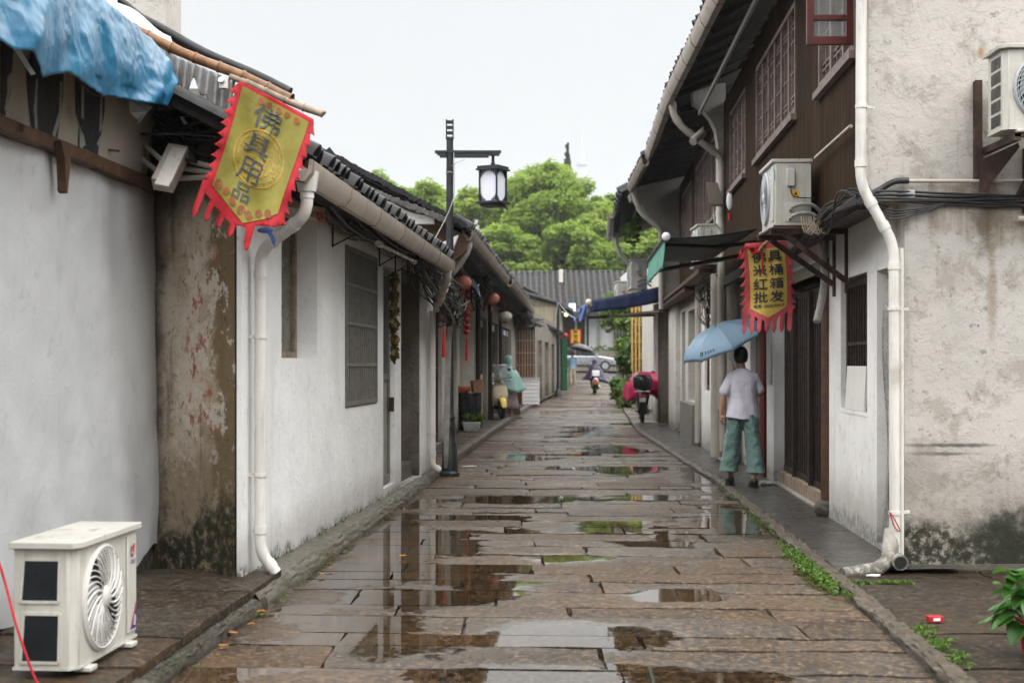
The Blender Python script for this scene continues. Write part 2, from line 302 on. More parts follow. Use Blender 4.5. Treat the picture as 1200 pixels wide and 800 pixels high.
MAT['pane_old'] = basic('dusty olive window pane', (.10, .092, .07), .3, .15, 3, 0, dirt=(.16, .15, .12))
def emit(name, col, st):
    b = NB(name); return b.done(col, .5, None, Emission_Color=_lin(col), Emission_Strength=st)
MAT['lamp_pane'] = basic('frosted lamp pane', (.66, .67, .76), .5, .03, 3, 0, Transmission_Weight=.0)
MAT['lit_blue'] = emit('lit lantern pane', (.66, .78, 1.0), .9)
MAT['lit_warm'] = emit('lit bulb', (1.0, .95, .62), 1.6)
def foliage(name, col, col2, trans=.35, rough=.55):
    b = NB(name); a = b.attr('tone')
    c = b.mix(a.outputs['Fac'], col, col2)
    b.done(c, rough)
    tr = b.n('ShaderNodeBsdfTranslucent'); b.l(b.mix(.5, c, (col2[0]*1.4, col2[1]*1.5, col2[2])), tr.inputs['Color'])
    ms = b.n('ShaderNodeMixShader'); ms.inputs[0].default_value = trans
    b.l(b.b.outputs[0], ms.inputs[1]); b.l(tr.outputs[0], ms.inputs[2]); b.l(ms.outputs[0], b.out.inputs['Surface'])
    return b.m
MAT['leaf_tree'] = foliage('camphor leaves', (.110, .172, .022), (.285, .385, .055), .5)
MAT['leaf_dark'] = foliage('conifer leaves', (.035, .06, .03), (.06, .09, .045), .2)
MAT['leaf_bush'] = foliage('hedge leaves', (.025, .065, .014), (.12, .20, .025), .35)
MAT['leaf_pot'] = foliage('broad leaves', (.03, .10, .015), (.075, .19, .035), .3, .3)
MAT['weed'] = foliage('weeds', (.04, .085, .01), (.10, .18, .02), .3)
MAT['bark'] = basic('bark', (.06, .045, .032), .9, .3, 6, .6, 20)
# ------------------------------------------------------------------ mesh helpers
ORG = {}
def _org(o): return ORG.get(o.name, Vector((0, 0, 0)))
def tag(o, label=None, cat=None, group=None, kind=None):
    if label: o['label'] = label
    if cat: o['category'] = cat
    if group: o['group'] = group
    if kind: o['kind'] = kind
    return o
def thing(name, label, cat, loc=(0, 0, 0), group=None):
    o = bpy.data.objects.new(name, None); o.empty_display_size = .2; COL.objects.link(o); o.location = loc
    ORG[o.name] = Vector(loc); return tag(o, label, cat, group)
def children(o): return [c for c in COL.objects if c.parent == o]
def dup(root, loc, rotz=None, label=None, scale=None):
    def cp(o, parent):
        c = o.copy(); COL.objects.link(c); c.parent = parent
        for ch in children(o): cp(ch, c)
        return c
    r = cp(root, None); r.location = loc
    if rotz is not None: r.rotation_euler = (0, 0, rotz)
    if scale: r.scale = (scale,)*3
    if label: r['label'] = label
    return r

class MB:
    def __init__(s): s.v = []; s.f = []; s.m = []
    def add(s, vs_, fs, mi=0):
        k = len(s.v); s.v += [Vector(p) for p in vs_]
        for f in fs: s.f.append([i+k for i in f]); s.m.append(mi)
        return s
    def hexa(s, p, mi=0):      # p: 4 bottom (ccw seen from above), 4 top
        return s.add(p, [(3, 2, 1, 0), (4, 5, 6, 7), (0, 1, 5, 4), (1, 2, 6, 5), (2, 3, 7, 6), (3, 0, 4, 7)], mi)
    def box(s, x0, y0, z0, x1, y1, z1, mi=0):
        return s.hexa([(x0, y0, z0), (x1, y0, z0), (x1, y1, z0), (x0, y1, z0), (x0, y0, z1), (x1, y0, z1), (x1, y1, z1), (x0, y1, z1)], mi)
    def bar(s, p, q, w, h, up=(0, 0, 1), mi=0):
        p = Vector(p); q = Vector(q); d = (q-p).normalized(); up = Vector(up)
        sd_ = d.cross(up)
        if sd_.length < 1e-4: sd_ = d.cross(Vector((1, 0, 0)))
        sd_.normalize(); u2 = sd_.cross(d)
        a = sd_*w/2; b = u2*h/2
        return s.hexa([p-a-b, p+a-b, q+a-b, q-a-b, p-a+b, p+a+b, q+a+b, q-a+b], mi)
    def tube(s, pts, r, n=8, mi=0, caps=True):
        pts = [Vector(p) for p in pts]; rs = r if isinstance(r, (list, tuple)) else [r]*len(pts)
        k = len(s.v); prev = None
        for i, p in enumerate(pts):
            a = pts[max(0, i-1)]; b = pts[min(len(pts)-1, i+1)]; t = (b-a)
            if t.length < 1e-9: t = Vector((0, 0, 1))
            t.normalize()
            if prev is None:
                ref = Vector((0, 0, 1)) if abs(t.z) < .9 else Vector((1, 0, 0)); x = t.cross(ref).normalized()
            else:
                x = (prev - t*prev.dot(t)).normalized()
            prev = x; y = t.cross(x)
            for j in range(n):
                an = 2*math.pi*j/n; s.v.append(p+(x*math.cos(an)+y*math.sin(an))*rs[i])
        for i in range(len(pts)-1):
            for j in range(n):
                s.f.append([k+i*n+j, k+i*n+(j+1) % n, k+(i+1)*n+(j+1) % n, k+(i+1)*n+j]); s.m.append(mi)
        if caps:
            s.f.append([k+j for j in reversed(range(n))]); s.m.append(mi)
            s.f.append([k+(len(pts)-1)*n+j for j in range(n)]); s.m.append(mi)
        return s
    def loft(s, rings, mi=0, caps=True):      # rings: equal length point lists
        n = len(rings[0]); k = len(s.v)
        for r in rings: s.v += [Vector(p) for p in r]
        for i in range(len(rings)-1):
            for j in range(n):
                s.f.append([k+i*n+j, k+i*n+(j+1) % n, k+(i+1)*n+(j+1) % n, k+(i+1)*n+j]); s.m.append(mi)
        if caps:
            s.f.append([k+j for j in reversed(range(n))]); s.m.append(mi)
            s.f.append([k+(len(rings)-1)*n+j for j in range(n)]); s.m.append(mi)
        return s
    def lathe(s, c, prof, n=16, mi=0, ax=(0, 0, 1)):
        c = Vector(c); ax = Vector(ax).normalized(); ref = Vector((1, 0, 0)) if abs(ax.x) < .9 else Vector((0, 1, 0))
        x = ax.cross(ref).normalized(); y = ax.cross(x)
        return s.loft([[c+ax*z+(x*math.cos(2*math.pi*j/n)+y*math.sin(2*math.pi*j/n))*max(r, 1e-4) for j in range(n)] for r, z in prof], mi)
    def ell(s, c, rx, ry, rz, n=14, m=9, mi=0):
        c = Vector(c)
        return s.loft([[c+Vector((rx*math.sin(a)*math.cos(2*math.pi*j/n), ry*math.sin(a)*math.sin(2*math.pi*j/n), -rz*math.cos(a))) for j in range(n)]
                       for a in [math.pi*(i+.02)/(m+.04) if i in (0, m) else math.pi*i/m for i in range(m+1)]], mi)
    def grid(s, nu, nv, fn, mi=0):
        k = len(s.v)
        for j in range(nv+1):
            for i in range(nu+1): s.v.append(Vector(fn(i/nu, j/nv)))
        for j in range(nv):
            for i in range(nu):
                a = k+j*(nu+1)+i; s.f.append([a, a+1, a+nu+2, a+nu+1]); s.m.append(mi)
        return s
    def prism(s, poly, fn, d, mi=0):           # 2-D outline -> fn(a,b) front, extruded by vector d
        n = len(poly); d = Vector(d); A = [Vector(fn(*p)) for p in poly]
        tris = tessellate_polygon([[Vector((p[0], p[1], 0)) for p in poly]])
        k = len(s.v); s.v += A+[p+d for p in A]
        for t in tris:
            s.f.append([k+i for i in t]); s.m.append(mi); s.f.append([k+n+i for i in reversed(t)]); s.m.append(mi)
        for i in range(n):
            j = (i+1) % n; s.f.append([k+i, k+j, k+n+j, k+n+i]); s.m.append(mi)
        return s
    def build(s, name, mats, parent=None, smooth=None, bevel=0, solid=0, label=None, cat=None, group=None, kind=None, subs=0, fix=True):
        me = bpy.data.meshes.new(name)
        if parent is not None: o0 = _org(parent)
        else:
            n = max(1, len(s.v)); o0 = Vector((sum(v.x for v in s.v)/n, sum(v.y for v in s.v)/n, min(v.z for v in s.v)))
        me.from_pydata([tuple(v-o0) for v in s.v], [], s.f)
        if not isinstance(mats, (list, tuple)): mats = [mats]
        for m in mats: me.materials.append(m)
        me.polygons.foreach_set('material_index', s.m)
        me.update()
        if fix:
            bm = bmesh.new(); bm.from_mesh(me); bmesh.ops.recalc_face_normals(bm, faces=bm.faces); bm.to_mesh(me); bm.free()
        if smooth is not None:
            me.polygons.foreach_set('use_smooth', [True]*len(me.polygons))
            if smooth < 179: me.set_sharp_from_angle(angle=R(smooth))
        ob = bpy.data.objects.new(name, me); COL.objects.link(ob)
        if parent is not None: ob.parent = parent; ORG[ob.name] = o0
        else: ob.location = o0; ORG[ob.name] = o0
        if subs:
            md = ob.modifiers.new('subdivision', 'SUBSURF'); md.levels = md.render_levels = subs
        if solid:
            md = ob.modifiers.new('thickness', 'SOLIDIFY'); md.thickness = solid; md.offset = 0
        if bevel:
            md = ob.modifiers.new('bevel', 'BEVEL'); md.width = bevel; md.segments = 2; md.limit_method = 'ANGLE'; md.angle_limit = R(40)
            me.polygons.foreach_set('use_smooth', [True]*len(me.polygons)); me.set_sharp_from_angle(angle=R(35))
        return tag(ob, label, cat, group, kind)

def curve_pts(pts, n=6):
    P = [Vector(p) for p in pts]; out = []
    for i in range(len(P)-1):
        p0 = P[max(0, i-1)]; p1 = P[i]; p2 = P[i+1]; p3 = P[min(len(P)-1, i+2)]
        for k in range(n):
            t = k/n; out.append(.5*((2*p1)+(p2-p0)*t+(2*p0-5*p1+4*p2-p3)*t*t+(3*p1-p0-3*p2+p3)*t**3))
    return out+[P[-1]]
def elbow(pts, r=.08, n=5):
    """round the corners of a poly-line, for pipes"""
    P = [Vector(p) for p in pts]; out = [P[0]]
    for i in range(1, len(P)-1):
        a = (P[i-1]-P[i]); b = (P[i+1]-P[i]); q = min(r, a.length*.45, b.length*.45); a = P[i]+a.normalized()*q; b = P[i]+b.normalized()*q
        for k in range(n+1):
            t = k/n; out.append(a*(1-t)**2+P[i]*2*t*(1-t)+b*t*t)
    return out+[P[-1]]
def sag(p, q, s=.1, n=8, wob=0):
    p = Vector(p); q = Vector(q)
    return [p.lerp(q, k/n)+Vector((random.uniform(-wob, wob), random.uniform(-wob, wob), -s*4*(k/n)*(1-k/n)+random.uniform(-wob, wob))) for k in range(n+1)]
def nz(x, y, z=0, s=1): return mnoise.noise(Vector((x*s, y*s, z*s)))

# text outlines: the letters become thin meshes
_tcache = {}
def text2d(body, bold=0.0):
    k = (body, bold)
    if k in _tcache: return _tcache[k]
    cu = bpy.data.curves.new('lettering', 'FONT'); cu.body = body; cu.size = 1; cu.offset = bold
    ob = bpy.data.objects.new('lettering', cu); COL.objects.link(ob); bpy.context.view_layer.update()
    me = bpy.data.meshes.new_from_object(ob); bpy.data.objects.remove(ob); bpy.data.curves.remove(cu)
    bm = bmesh.new(); bm.from_mesh(me); bpy.data.meshes.remove(me)
    bmesh.ops.triangulate(bm, faces=bm.faces)
    V = [(v.co.x, v.co.y) for v in bm.verts]; bm.verts.index_update(); Fc = [[v.index for v in f.verts] for f in bm.faces]; bm.free()
    x0 = min(v[0] for v in V); x1 = max(v[0] for v in V); y0 = min(v[1] for v in V); y1 = max(v[1] for v in V)
    r = ([((x-x0)/(x1-x0), (y-y0)/(y1-y0)) for x, y in V], Fc, (x1-x0)/(y1-y0)); _tcache[k] = r; return r
def put_text(mb, body, fn, a0, b0, a1, b1, bold=.0, mi=0):
    """letters fill the rectangle a0..a1, b0..b1 of the surface fn(a,b)"""
    V, Fc, _ = text2d(body)
    sh = [(0, 0)]+([(bold, 0), (-bold, 0), (0, bold), (0, -bold)] if bold else [])      # a heavier weight: the outline laid a hair apart, each on its own level
    for i, (dx, dy) in enumerate(sh): mb.add([fn(lerp(a0, a1, x)+dx, lerp(b0, b1, y)+dy, .0004*i) if bold else fn(lerp(a0, a1, x), lerp(b0, b1, y)) for x, y in V], Fc, mi)

class Fr:
    """a wall line: x = x0 + k*y, outward side sg (+1 faces +X)"""
    def __init__(s, x0, k, sg):
        s.x0 = x0; s.k = k; s.sg = sg; L = math.hypot(k, 1); s.nv = Vector((1/L, -k/L, 0))*sg; s.dv = Vector((k/L, 1/L, 0))
    def x(s, y): return s.x0+s.k*y
    def P(s, y, o, z): return Vector((s.x(y), y, z))+s.nv*o
    def box(s, mb, ya, yb, oa, ob, za, zb, mi=0):
        return mb.hexa([s.P(ya, oa, za), s.P(ya, ob, za), s.P(yb, ob, za), s.P(yb, oa, za), s.P(ya, oa, zb), s.P(ya, ob, zb), s.P(yb, ob, zb), s.P(yb, oa, zb)], mi)
    def y_at(s, px, o=0):
        k = (px-600)/FPX; a = s.P(0, o, 0); # x = a.x + k*(y - a.y)
        return (a.x - s.k*a.y)/(k-s.k)
    def z_at(s, px, py, o=0):
        y = s.y_at(px, o); return CAMZ+(426-py)*y/FPX
    def wall(s, mb, ya, yb, za, zb, th, ops=(), mi=0, zfn=None):
        """a wall slab with openings (ya,yb,za,zb); only its true surfaces"""
        ys = sorted({ya, yb, *[o[0] for o in ops], *[o[1] for o in ops]}); zs = sorted({za, zb, *[o[2] for o in ops], *[o[3] for o in ops]})
        ins = lambda y, z: any(o[0] < y < o[1] and o[2] < z < o[3] for o in ops)
        for i in range(len(ys)-1):
            for j in range(len(zs)-1):
                y0, y1, z0, z1 = ys[i], ys[i+1], zs[j], zs[j+1]
                if ins((y0+y1)/2, (z0+z1)/2): continue
                for o in (0, -th): mb.add([s.P(y0, o, z0), s.P(y1, o, z0), s.P(y1, o, z1), s.P(y0, o, z1)], [(0, 1, 2, 3)], mi)
        def edge(y0, z0, y1, z1): mb.add([s.P(y0, 0, z0), s.P(y1, 0, z1), s.P(y1, -th, z1), s.P(y0, -th, z0)], [(0, 1, 2, 3)], mi)
        for (a, b, c, d) in list(ops)+[(ya, yb, za, zb)]:
            edge(a, c, b, c); edge(a, d, b, d); edge(a, c, a, d); edge(b, c, b, d)

def remeshed(mb, name, mat, parent, voxel=.006, smooth_it=4):
    ob = mb.build(name, mat, parent, smooth=180)
    md = ob.modifiers.new('one skin', 'REMESH'); md.mode = 'VOXEL'; md.voxel_size = voxel; md.use_smooth_shade = True
    md = ob.modifiers.new('soften', 'SMOOTH'); md.iterations = smooth_it; md.factor = .5
    return ob

def leaf_mesh(name, mat, parent, clumps, size, seed=1, squash=.8, upbias=.5, up_tone=.5, aspect=1.5, shell=.55, folded=False):
    """clumps: (x,y,z,rx,ry,rz,count). Many small leaf faces spread through each clump."""
    rg = np.random.default_rng(seed); VV = []; TT = []
    for (x, y, z, rx, ry, rz, n) in clumps:
        d = rg.normal(size=(n, 3)); d /= np.linalg.norm(d, axis=1)[:, None]
        rad = shell+(1-shell)*rg.random(n)**.7
        rad *= 1+.22*np.sin(d[:, 0]*5+x)*np.cos(d[:, 1]*4+y)+.12*np.sin(d[:, 2]*9+z)
        c = np.array([x, y, z])+d*rad[:, None]*np.array([rx, ry, rz])
        nr = d+rg.normal(size=(n, 3))*.6+np.array([0, 0, upbias]); nr /= np.linalg.norm(nr, axis=1)[:, None]
        t = np.cross(nr, rg.normal(size=(n, 3))); t /= np.linalg.norm(t, axis=1)[:, None]; b = np.cross(nr, t)
        s = size*(.6+.8*rg.random(n))[:, None]
        q = np.stack([c-t*s*aspect*.5, c+b*s*.5, c+t*s*aspect*.5, c-b*s*.5], 1)
        VV.append(q.reshape(-1, 3)); tone = np.clip(.5+rg.normal(size=n)*.22+.12*rg.normal(), 0, 1); TT.append(np.repeat(tone, 4))
    V = np.concatenate(VV); T = np.concatenate(TT); o0 = _org(parent) if parent is not None else Vector((V[:, 0].mean(), V[:, 1].mean(), V[:, 2].min()))
    V = V-np.array(o0); n = len(V)//4
    me = bpy.data.meshes.new(name); me.vertices.add(len(V)); me.vertices.foreach_set('co', V.ravel().astype(np.float32))
    me.loops.add(4*n); me.loops.foreach_set('vertex_index', np.arange(4*n, dtype=np.int32))
    me.polygons.add(n); me.polygons.foreach_set('loop_start', np.arange(0, 4*n, 4, dtype=np.int32))
    a = me.attributes.new('tone', 'FLOAT', 'POINT'); a.data.foreach_set('value', T.astype(np.float32))
    me.update(calc_edges=True); me.validate(); me.materials.append(mat)
    ob = bpy.data.objects.new(name, me); COL.objects.link(ob)
    if parent is not None: ob.parent = parent
    else: ob.location = o0
    ORG[ob.name] = o0
    return ob

# ------------------------------------------------------------------ misty air
hz = MB(); hz.box(-1560, -260, -1.35, 1560, 1660, 182)
hzm = bpy.data.materials.new('misty air'); hzm.use_nodes = True; hn = hzm.node_tree; hn.nodes.clear()
pv = hn.nodes.new('ShaderNodeVolumePrincipled'); pv.inputs['Color'].default_value = (.82, .85, .88, 1); pv.inputs['Density'].default_value = .0003; pv.inputs['Anisotropy'].default_value = .2
ho = hn.nodes.new('ShaderNodeOutputMaterial'); hn.links.new(pv.outputs[0], ho.inputs['Volume'])
hz.build('haze', hzm, kind='stuff')

# ------------------------------------------------------------------ the ground, the lane and its pavements
def XL(y): return -1.96+.0545*y                                  # left kerb line of the lane
def XR(y):                                                        # right kerb line
    if y < 17.4: return 1.67+.048*y
    if y < 30: return 2.505+.155*sstep(17.4, 30, y)*1.0
    return 2.66+.057*(y-30)
class VN:
    """numpy value noise"""
    def __init__(s, seed): s.g = np.random.default_rng(seed).random((257, 257))
    def __call__(s, x, y, sc=1.0):
        x = np.asarray(x)*sc+1000.3; y = np.asarray(y)*sc+1000.7
        xi = np.floor(x).astype(int); yi = np.floor(y).astype(int); fx = x-xi; fy = y-yi
        fx = fx*fx*(3-2*fx); fy = fy*fy*(3-2*fy); g = s.g; m = 256
        return (g[xi % m, yi % m]*(1-fx)+g[(xi+1) % m, yi % m]*fx)*(1-fy)+(g[xi % m, (yi+1) % m]*(1-fx)+g[(xi+1) % m, (yi+1) % m]*fx)*fy
    def fbm(s, x, y, sc, o=4):
        t = 0; a = .5
        for i in range(o): t = t+a*s(x+i*17.1, y-i*9.7, sc*2**i); a *= .5
        return t
N1, N2, N3 = VN(1), VN(2), VN(3)
PUDDLES = [(-.80, 10.4, .75, 2.6), (-.75, 8.9, .55, .7), (-.35, 9.6, .6, .8), (-.95, 12.6, .35, 1.7), (.24, 7.62, .47, .40), (.35, 6.62, .6, .22), (1.25, 12.0, .35, .6), (1.0, 12.6, .3, .5), (2.05, 13.0, .30, 1.3), (2.35, 17.5, .25, 1.6),
           (.1, 15.2, .5, .35), (-.25, 13.4, .4, .3), (1.3, 19.5, .6, .9), (.2, 22, .5, .8), (2.15, 9.4, .18, .5), (1.7, 24, .5, 1.4), (1.6, 30, .5, 2.0), (1.0, 8.9, .35, .3), (.3, 10.6, .45, .25)]
def slabs(name, xl, xr, y0, y1, zf, rows, lens, cellf, seed, skew=-.0545, var=.006, gap=.009, wetbase=0.0, puddles=()):
    rg = random.Random(seed); V = []; Fc = []; A = []; Wt = []; yy = y0
    while yy < y1:
        dep = rg.uniform(*rows)*(1 if yy < 30 else 1.25)
        a = xl(yy); b = xr(yy); cuts = [a]; x = a+rg.uniform(.3, 1)*lens[1]*.8
        while x < b-lens[0]*.5: cuts.append(x); x += rg.uniform(*lens)
        cuts.append(b)
        tone_row = rg.random()
        for i in range(len(cuts)-1):
            xa, xb = cuts[i], cuts[i+1]; cell = cellf(yy)
            nx = max(2, math.ceil((xb-xa)/cell)); ny = max(2, math.ceil(dep/cell))
            h = rg.uniform(-var, var); tx = rg.uniform(-.004, .004); ty = rg.uniform(-.006, .006)
            g = gap*(.6+rg.random()); col = (rg.random()*.75+tone_row*.25, rg.random(), rg.random()); wet_s = rg.gauss(0, .12)
            k = len(V); uu = np.linspace(0, 1, nx+1); vv = np.linspace(0, 1, ny+1); U, Q = np.meshgrid(uu, vv)
            gy = g/max(dep, .1); gx = g/(xb-xa)
            U2 = gx+U*(1-2*gx); Q2 = gy+Q*(1-2*gy)
            Y = yy+Q2*dep; fa = np.array([xl(t) for t in Y.ravel()]).reshape(Y.shape) if i == 0 else xa
            fb = np.array([xr(t) for t in Y.ravel()]).reshape(Y.shape) if i == len(cuts)-2 else xb
            X = fa+(fb-fa)*U2; X = X+(N3(Y*3.1+xa, X, 2.2)-.5)*.03*((U > 0) & (U < 1) if False else 1)*(0 if (i == 0 or i == len(cuts)-2) else 1)
            Yw = Y+skew*(X-a); Yw = Yw+(N2(X, Yw+yy, 2.4)-.5)*.035
            ed = np.minimum(np.minimum(U, 1-U)*(xb-xa), np.minimum(Q, 1-Q)*dep)
            wear = -.007*np.exp(-ed/.025)*(.5+N1(X, Yw, 9))
            z0 = h+tx*(U-.5)+ty*(Q-.5)+(N1.fbm(X, Yw, 3.0)-.5)*.016+(N2.fbm(X, Yw, 14)-.5)*.007+wear
            wet = wetbase+wet_s+(N2.fbm(X, Yw, .55, 3)-.47)*1.1+(N1.fbm(X, Yw, 3.2)-.47)*.55-z0*9
            for (px, py, rx, ry) in puddles:
                d = np.sqrt(((X-px-.03*(Yw-py))/rx)**2+((Yw-py)/ry)**2); wet = np.maximum(wet, 1.3-d*.72+(N3.fbm(X, Yw, 1.6, 5)-.47)*.95+wet_s*1.6)
            m = np.clip((wet-.42)/.2, 0, 1); m = m*m*(3-2*m)
            z = z0*(1-m)+(-.001)*m
            zz = z+np.array([zf(t) for t in Yw.ravel()]).reshape(Yw.shape)
            if xb-xa < .02: continue
            V += list(zip(X.ravel(), Yw.ravel(), zz.ravel())); Wt += list(wet.ravel()); A += [col]*X.size
            for jj in range(ny):
                for ii in range(nx):
                    q = k+jj*(nx+1)+ii; Fc.append((q, q+1, q+nx+2, q+nx+1))
            ring = [k+ii for ii in range(nx+1)]+[k+jj*(nx+1)+nx for jj in range(1, ny+1)]+[k+ny*(nx+1)+ii for ii in range(nx-1, -1, -1)]+[k+jj*(nx+1) for jj in range(ny-1, 0, -1)]
            kk = len(V)
            for q in ring: V.append((V[q][0], V[q][1], V[q][2]-.045)); Wt.append(Wt[q]-.3); A.append(col)
            L = len(ring)
            for t in range(L): Fc.append((ring[t], kk+t, kk+(t+1) % L, ring[(t+1) % L]))
        yy += dep
    me = bpy.data.meshes.new(name); me.from_pydata(V, [], Fc)
    at = me.attributes.new('wet', 'FLOAT', 'POINT'); at.data.foreach_set('value', np.array(Wt, np.float32))
    at = me.attributes.new('slab', 'FLOAT_COLOR', 'POINT'); at.data.foreach_set('color', np.array([(c[0], c[1], c[2], 1) for c in A], np.float32).ravel())
    me.polygons.foreach_set('use_smooth', [True]*len(me.polygons)); me.set_sharp_from_angle(angle=R(40)); me.update()
    ob = bpy.data.objects.new(name, me); COL.objects.link(ob); return ob

def stone_mat(name, light=1.0, rough=.34, bumpk=1.0):
    b = NB(name); at = b.attr('slab'); w = b.attr('wet')
    sp = b.n('ShaderNodeSeparateColor'); b.l(at.outputs['Color'], sp.inputs[0])
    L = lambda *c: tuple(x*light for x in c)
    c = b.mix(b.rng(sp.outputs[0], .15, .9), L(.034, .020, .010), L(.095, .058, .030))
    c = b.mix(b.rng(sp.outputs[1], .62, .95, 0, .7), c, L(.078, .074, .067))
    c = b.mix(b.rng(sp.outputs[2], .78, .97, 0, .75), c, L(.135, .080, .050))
    big = b.noise(1.1, 7, rough=.68, dist=.3); patch2 = b.noise(3.1, 7, rough=.7, vec=b.mapping(loc=(2, 7, 1)))
    c = b.mix(b.rng(big, .47, .66, 0, .75), c, L(.024, .017, .011))
    c = b.mix(b.rng(patch2, .52, .68, 0, .6), c, L(.130, .096, .066))
    c = b.mix(b.rng(b.noise(1.5, 7, rough=.68, vec=b.mapping(loc=(9, 2, 0))), .55, .70, 0, .6), c, L(.150, .078, .026))
    fine = b.noise(26, 6, rough=.8); mid = b.noise(10, 8, rough=.78); grit = b.vor(75).outputs['Distance']
    c = b.mix(b.rng(fine, .52, .60, 0, .75), c, L(.30, .205, .12)); c = b.mix(b.rng(fine, .40, .47, .8, 0), c, L(.016, .011, .007)); c = b.mix(b.rng(mid, .52, .62, 0, .65), c, L(.026, .019, .012)); c = b.mix(b.rng(mid, .38, .46, .35, 0), c, L(.19, .145, .10))
    c = b.mix(b.rng(b.noise(16, 7, rough=.8, vec=b.mapping(loc=(5, 5, 5))), .54, .64, 0, .85), c, L(.018, .014, .010))
    moss = b.math('MULTIPLY', b.rng(b.noise(1.9, 8, rough=.72, vec=b.mapping((1, 2.2, 1), loc=(4, 1, 0))), .60, .66), b.rng(mid, .40, .52))
    c = b.mix(b.math('MULTIPLY', moss, .85), c, (.036, .050, .010))
    jit = b.math('ADD', b.math('MULTIPLY', b.math('SUBTRACT', b.noise(5, 7, rough=.72), .5), .55), b.math('MULTIPLY', b.math('SUBTRACT', mid, .5), .35))
    ww = b.math('ADD', w.outputs['Fac'], jit)
    m = b.rng(ww, .50, .62); damp = b.rng(ww, -.02, .5)
    c = b.mix(m, c, b.mix(1, c, (.62, .60, .56), 'MULTIPLY'))
    c = b.mix(b.math('MULTIPLY', damp, .55), c, b.mix(1, c, (.66, .63, .58), 'MULTIPLY'))
    r = b.mix(m, b.mix(damp, (rough+.08,)*3, (rough-.23,)*3), (.02,)*3)
    dry = b.math('SUBTRACT', 1, m)
    hh = b.math('ADD', b.math('MULTIPLY', b.noise(34, 5, rough=.8), .6), b.math('MULTIPLY', fine, 1.2))
    nrm = b.bump(hh, b.math('MULTIPLY', b.math('MULTIPLY', dry, b.math('SUBTRACT', 1, b.math('MULTIPLY', damp, .5))), 1.0*bumpk), .016)
    pit = b.bump(b.noise(9, 5, rough=.7), b.math('MULTIPLY', b.math('MULTIPLY', dry, b.math('SUBTRACT', 1, b.math('MULTIPLY', damp, .6))), .55*bumpk), .02, nrm)
    rip = b.bump(b.noise(13, 2), b.math('MULTIPLY', m, .02), .01, pit)
    return b.done(c, r, rip, Specular_IOR_Level=b.mix(damp, (.20,)*3, (.5,)*3))
MAT['stone'] = stone_mat('wet granite paving')
MAT['stone_side'] = stone_mat('damp stone slabs', .62, .40)
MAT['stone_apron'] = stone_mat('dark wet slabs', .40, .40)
MAT['joint'] = basic('dark wet joint', (.007, .006, .005), .45, .4, 9, .4, 30, dirt=(.03, .04, .012), dscale=4)
MAT['earth'] = basic('ground', (.07, .065, .055), .8, .3, .3, .3, 3)

g = MB(); g.grid(24, 30, lambda u, v: (-1500+3000*u, -200+1800*v**2, -.35)); g.build('ground', MAT['earth'], kind='structure')
ys = list(range(-1, 125, 3))
g = MB()
for a, b_ in zip(ys[:-1], ys[1:]):
    g.add([(-12, a, gz(a)-.05), (18, a, gz(a)-.05), (18, b_, gz(b_)-.05), (-12, b_, gz(b_)-.05)], [(0, 1, 2, 3)])
g.build('lane_bed', MAT['joint'], kind='structure')
cellf = lambda y: .05 if y < 13 else .08 if y < 22 else .16 if y < 40 else .5
st = slabs('stone_lane', lambda y: XL(y)+.01, lambda y: XR(y)-.02, 1.2, 92, gz, (.30, .58), (.8, 2.1), cellf, 5, puddles=PUDDLES, wetbase=.20)
st.data.materials.append(MAT['stone']); tag(st, kind='structure')
# far crossing road
g = MB(); g.grid(10, 4, lambda u, v: (-14+50*u, 91.5+12*v, .97+.004)); g.build('crossing_road', basic('wet asphalt', (.06, .06, .06), .3, .2, 2, .2, 40), kind='structure')
# left ledge near the camera: stone slabs with a mossy mortar step
WL0 = lambda y: -3.02+.065*y
st = slabs('stone_ledge', lambda y: WL0(y)-.02, lambda y: XL(y)-.015, 1.2, 8.45, lambda y: .13, (.6, 1.25), (1.3, 2.2), lambda y: .06, 11, var=.008, gap=.012, wetbase=-.25, skew=-.1)
st.data.materials.append(MAT['stone_side']); tag(st, kind='structure')
def strip(name, xf, y0, y1, prof, mat, n, amp=.012, seed=0):
    """kerb-like strip along the lane: prof = [(offset,z)...]"""
    m = MB(); k = len(prof)-1
    def fn(u, v):
        y = lerp(y0, y1, u); f = v*k; i = min(k-1, int(f)); t = f-i; o = lerp(prof[i][0], prof[i+1][0], t); z = lerp(prof[i][1], prof[i+1][1], t)
        a = amp*(1 if 0 < v < 1 else .3)
        return (xf(y)+o+a*1.4*nz(y, v*3, seed, 5)+a*nz(y, v*5, seed+3, 17), y, gz(y)+z+a*nz(y, v*4, seed+7, 9)+a*.6*nz(y, o*9, seed, 23))
    m.grid(n, k*4, fn); return m.build(name, mat, smooth=60, kind='structure')
MAT['mortar'] = plaster('mossy mortar', (.062, .053, .038), (.02, .017, .011), moss=.0, mossh=.01, streak=.2, speck=1, patch=(.028, .032, .012), patchamt=.8, rough=.6, bump=1.0)
MAT['kerb'] = plaster('worn kerb stone', (.085, .065, .044), (.03, .024, .016), moss=.0, mossh=.01, streak=.2, speck=1, pscale=5, patch=(.030, .030, .013), patchamt=.8, rough=.5, bump=.9)
strip('ledge_step', XL, 1.2, 8.5, [(-.20, .06), (-.09, .105), (-.055, .085), (-.01, .06), (.015, .055), (.035, .05), (.045, -.04)], MAT['mortar'], 160, .010)
strip('concrete_ledge', XL, 8.4, 18.3, [(-.62, .12), (-.40, .125), (-.14, .118), (-.03, .10), (.005, .07), (.03, .025), (.05, -.04)], MAT['concrete'], 240, .009, 4)
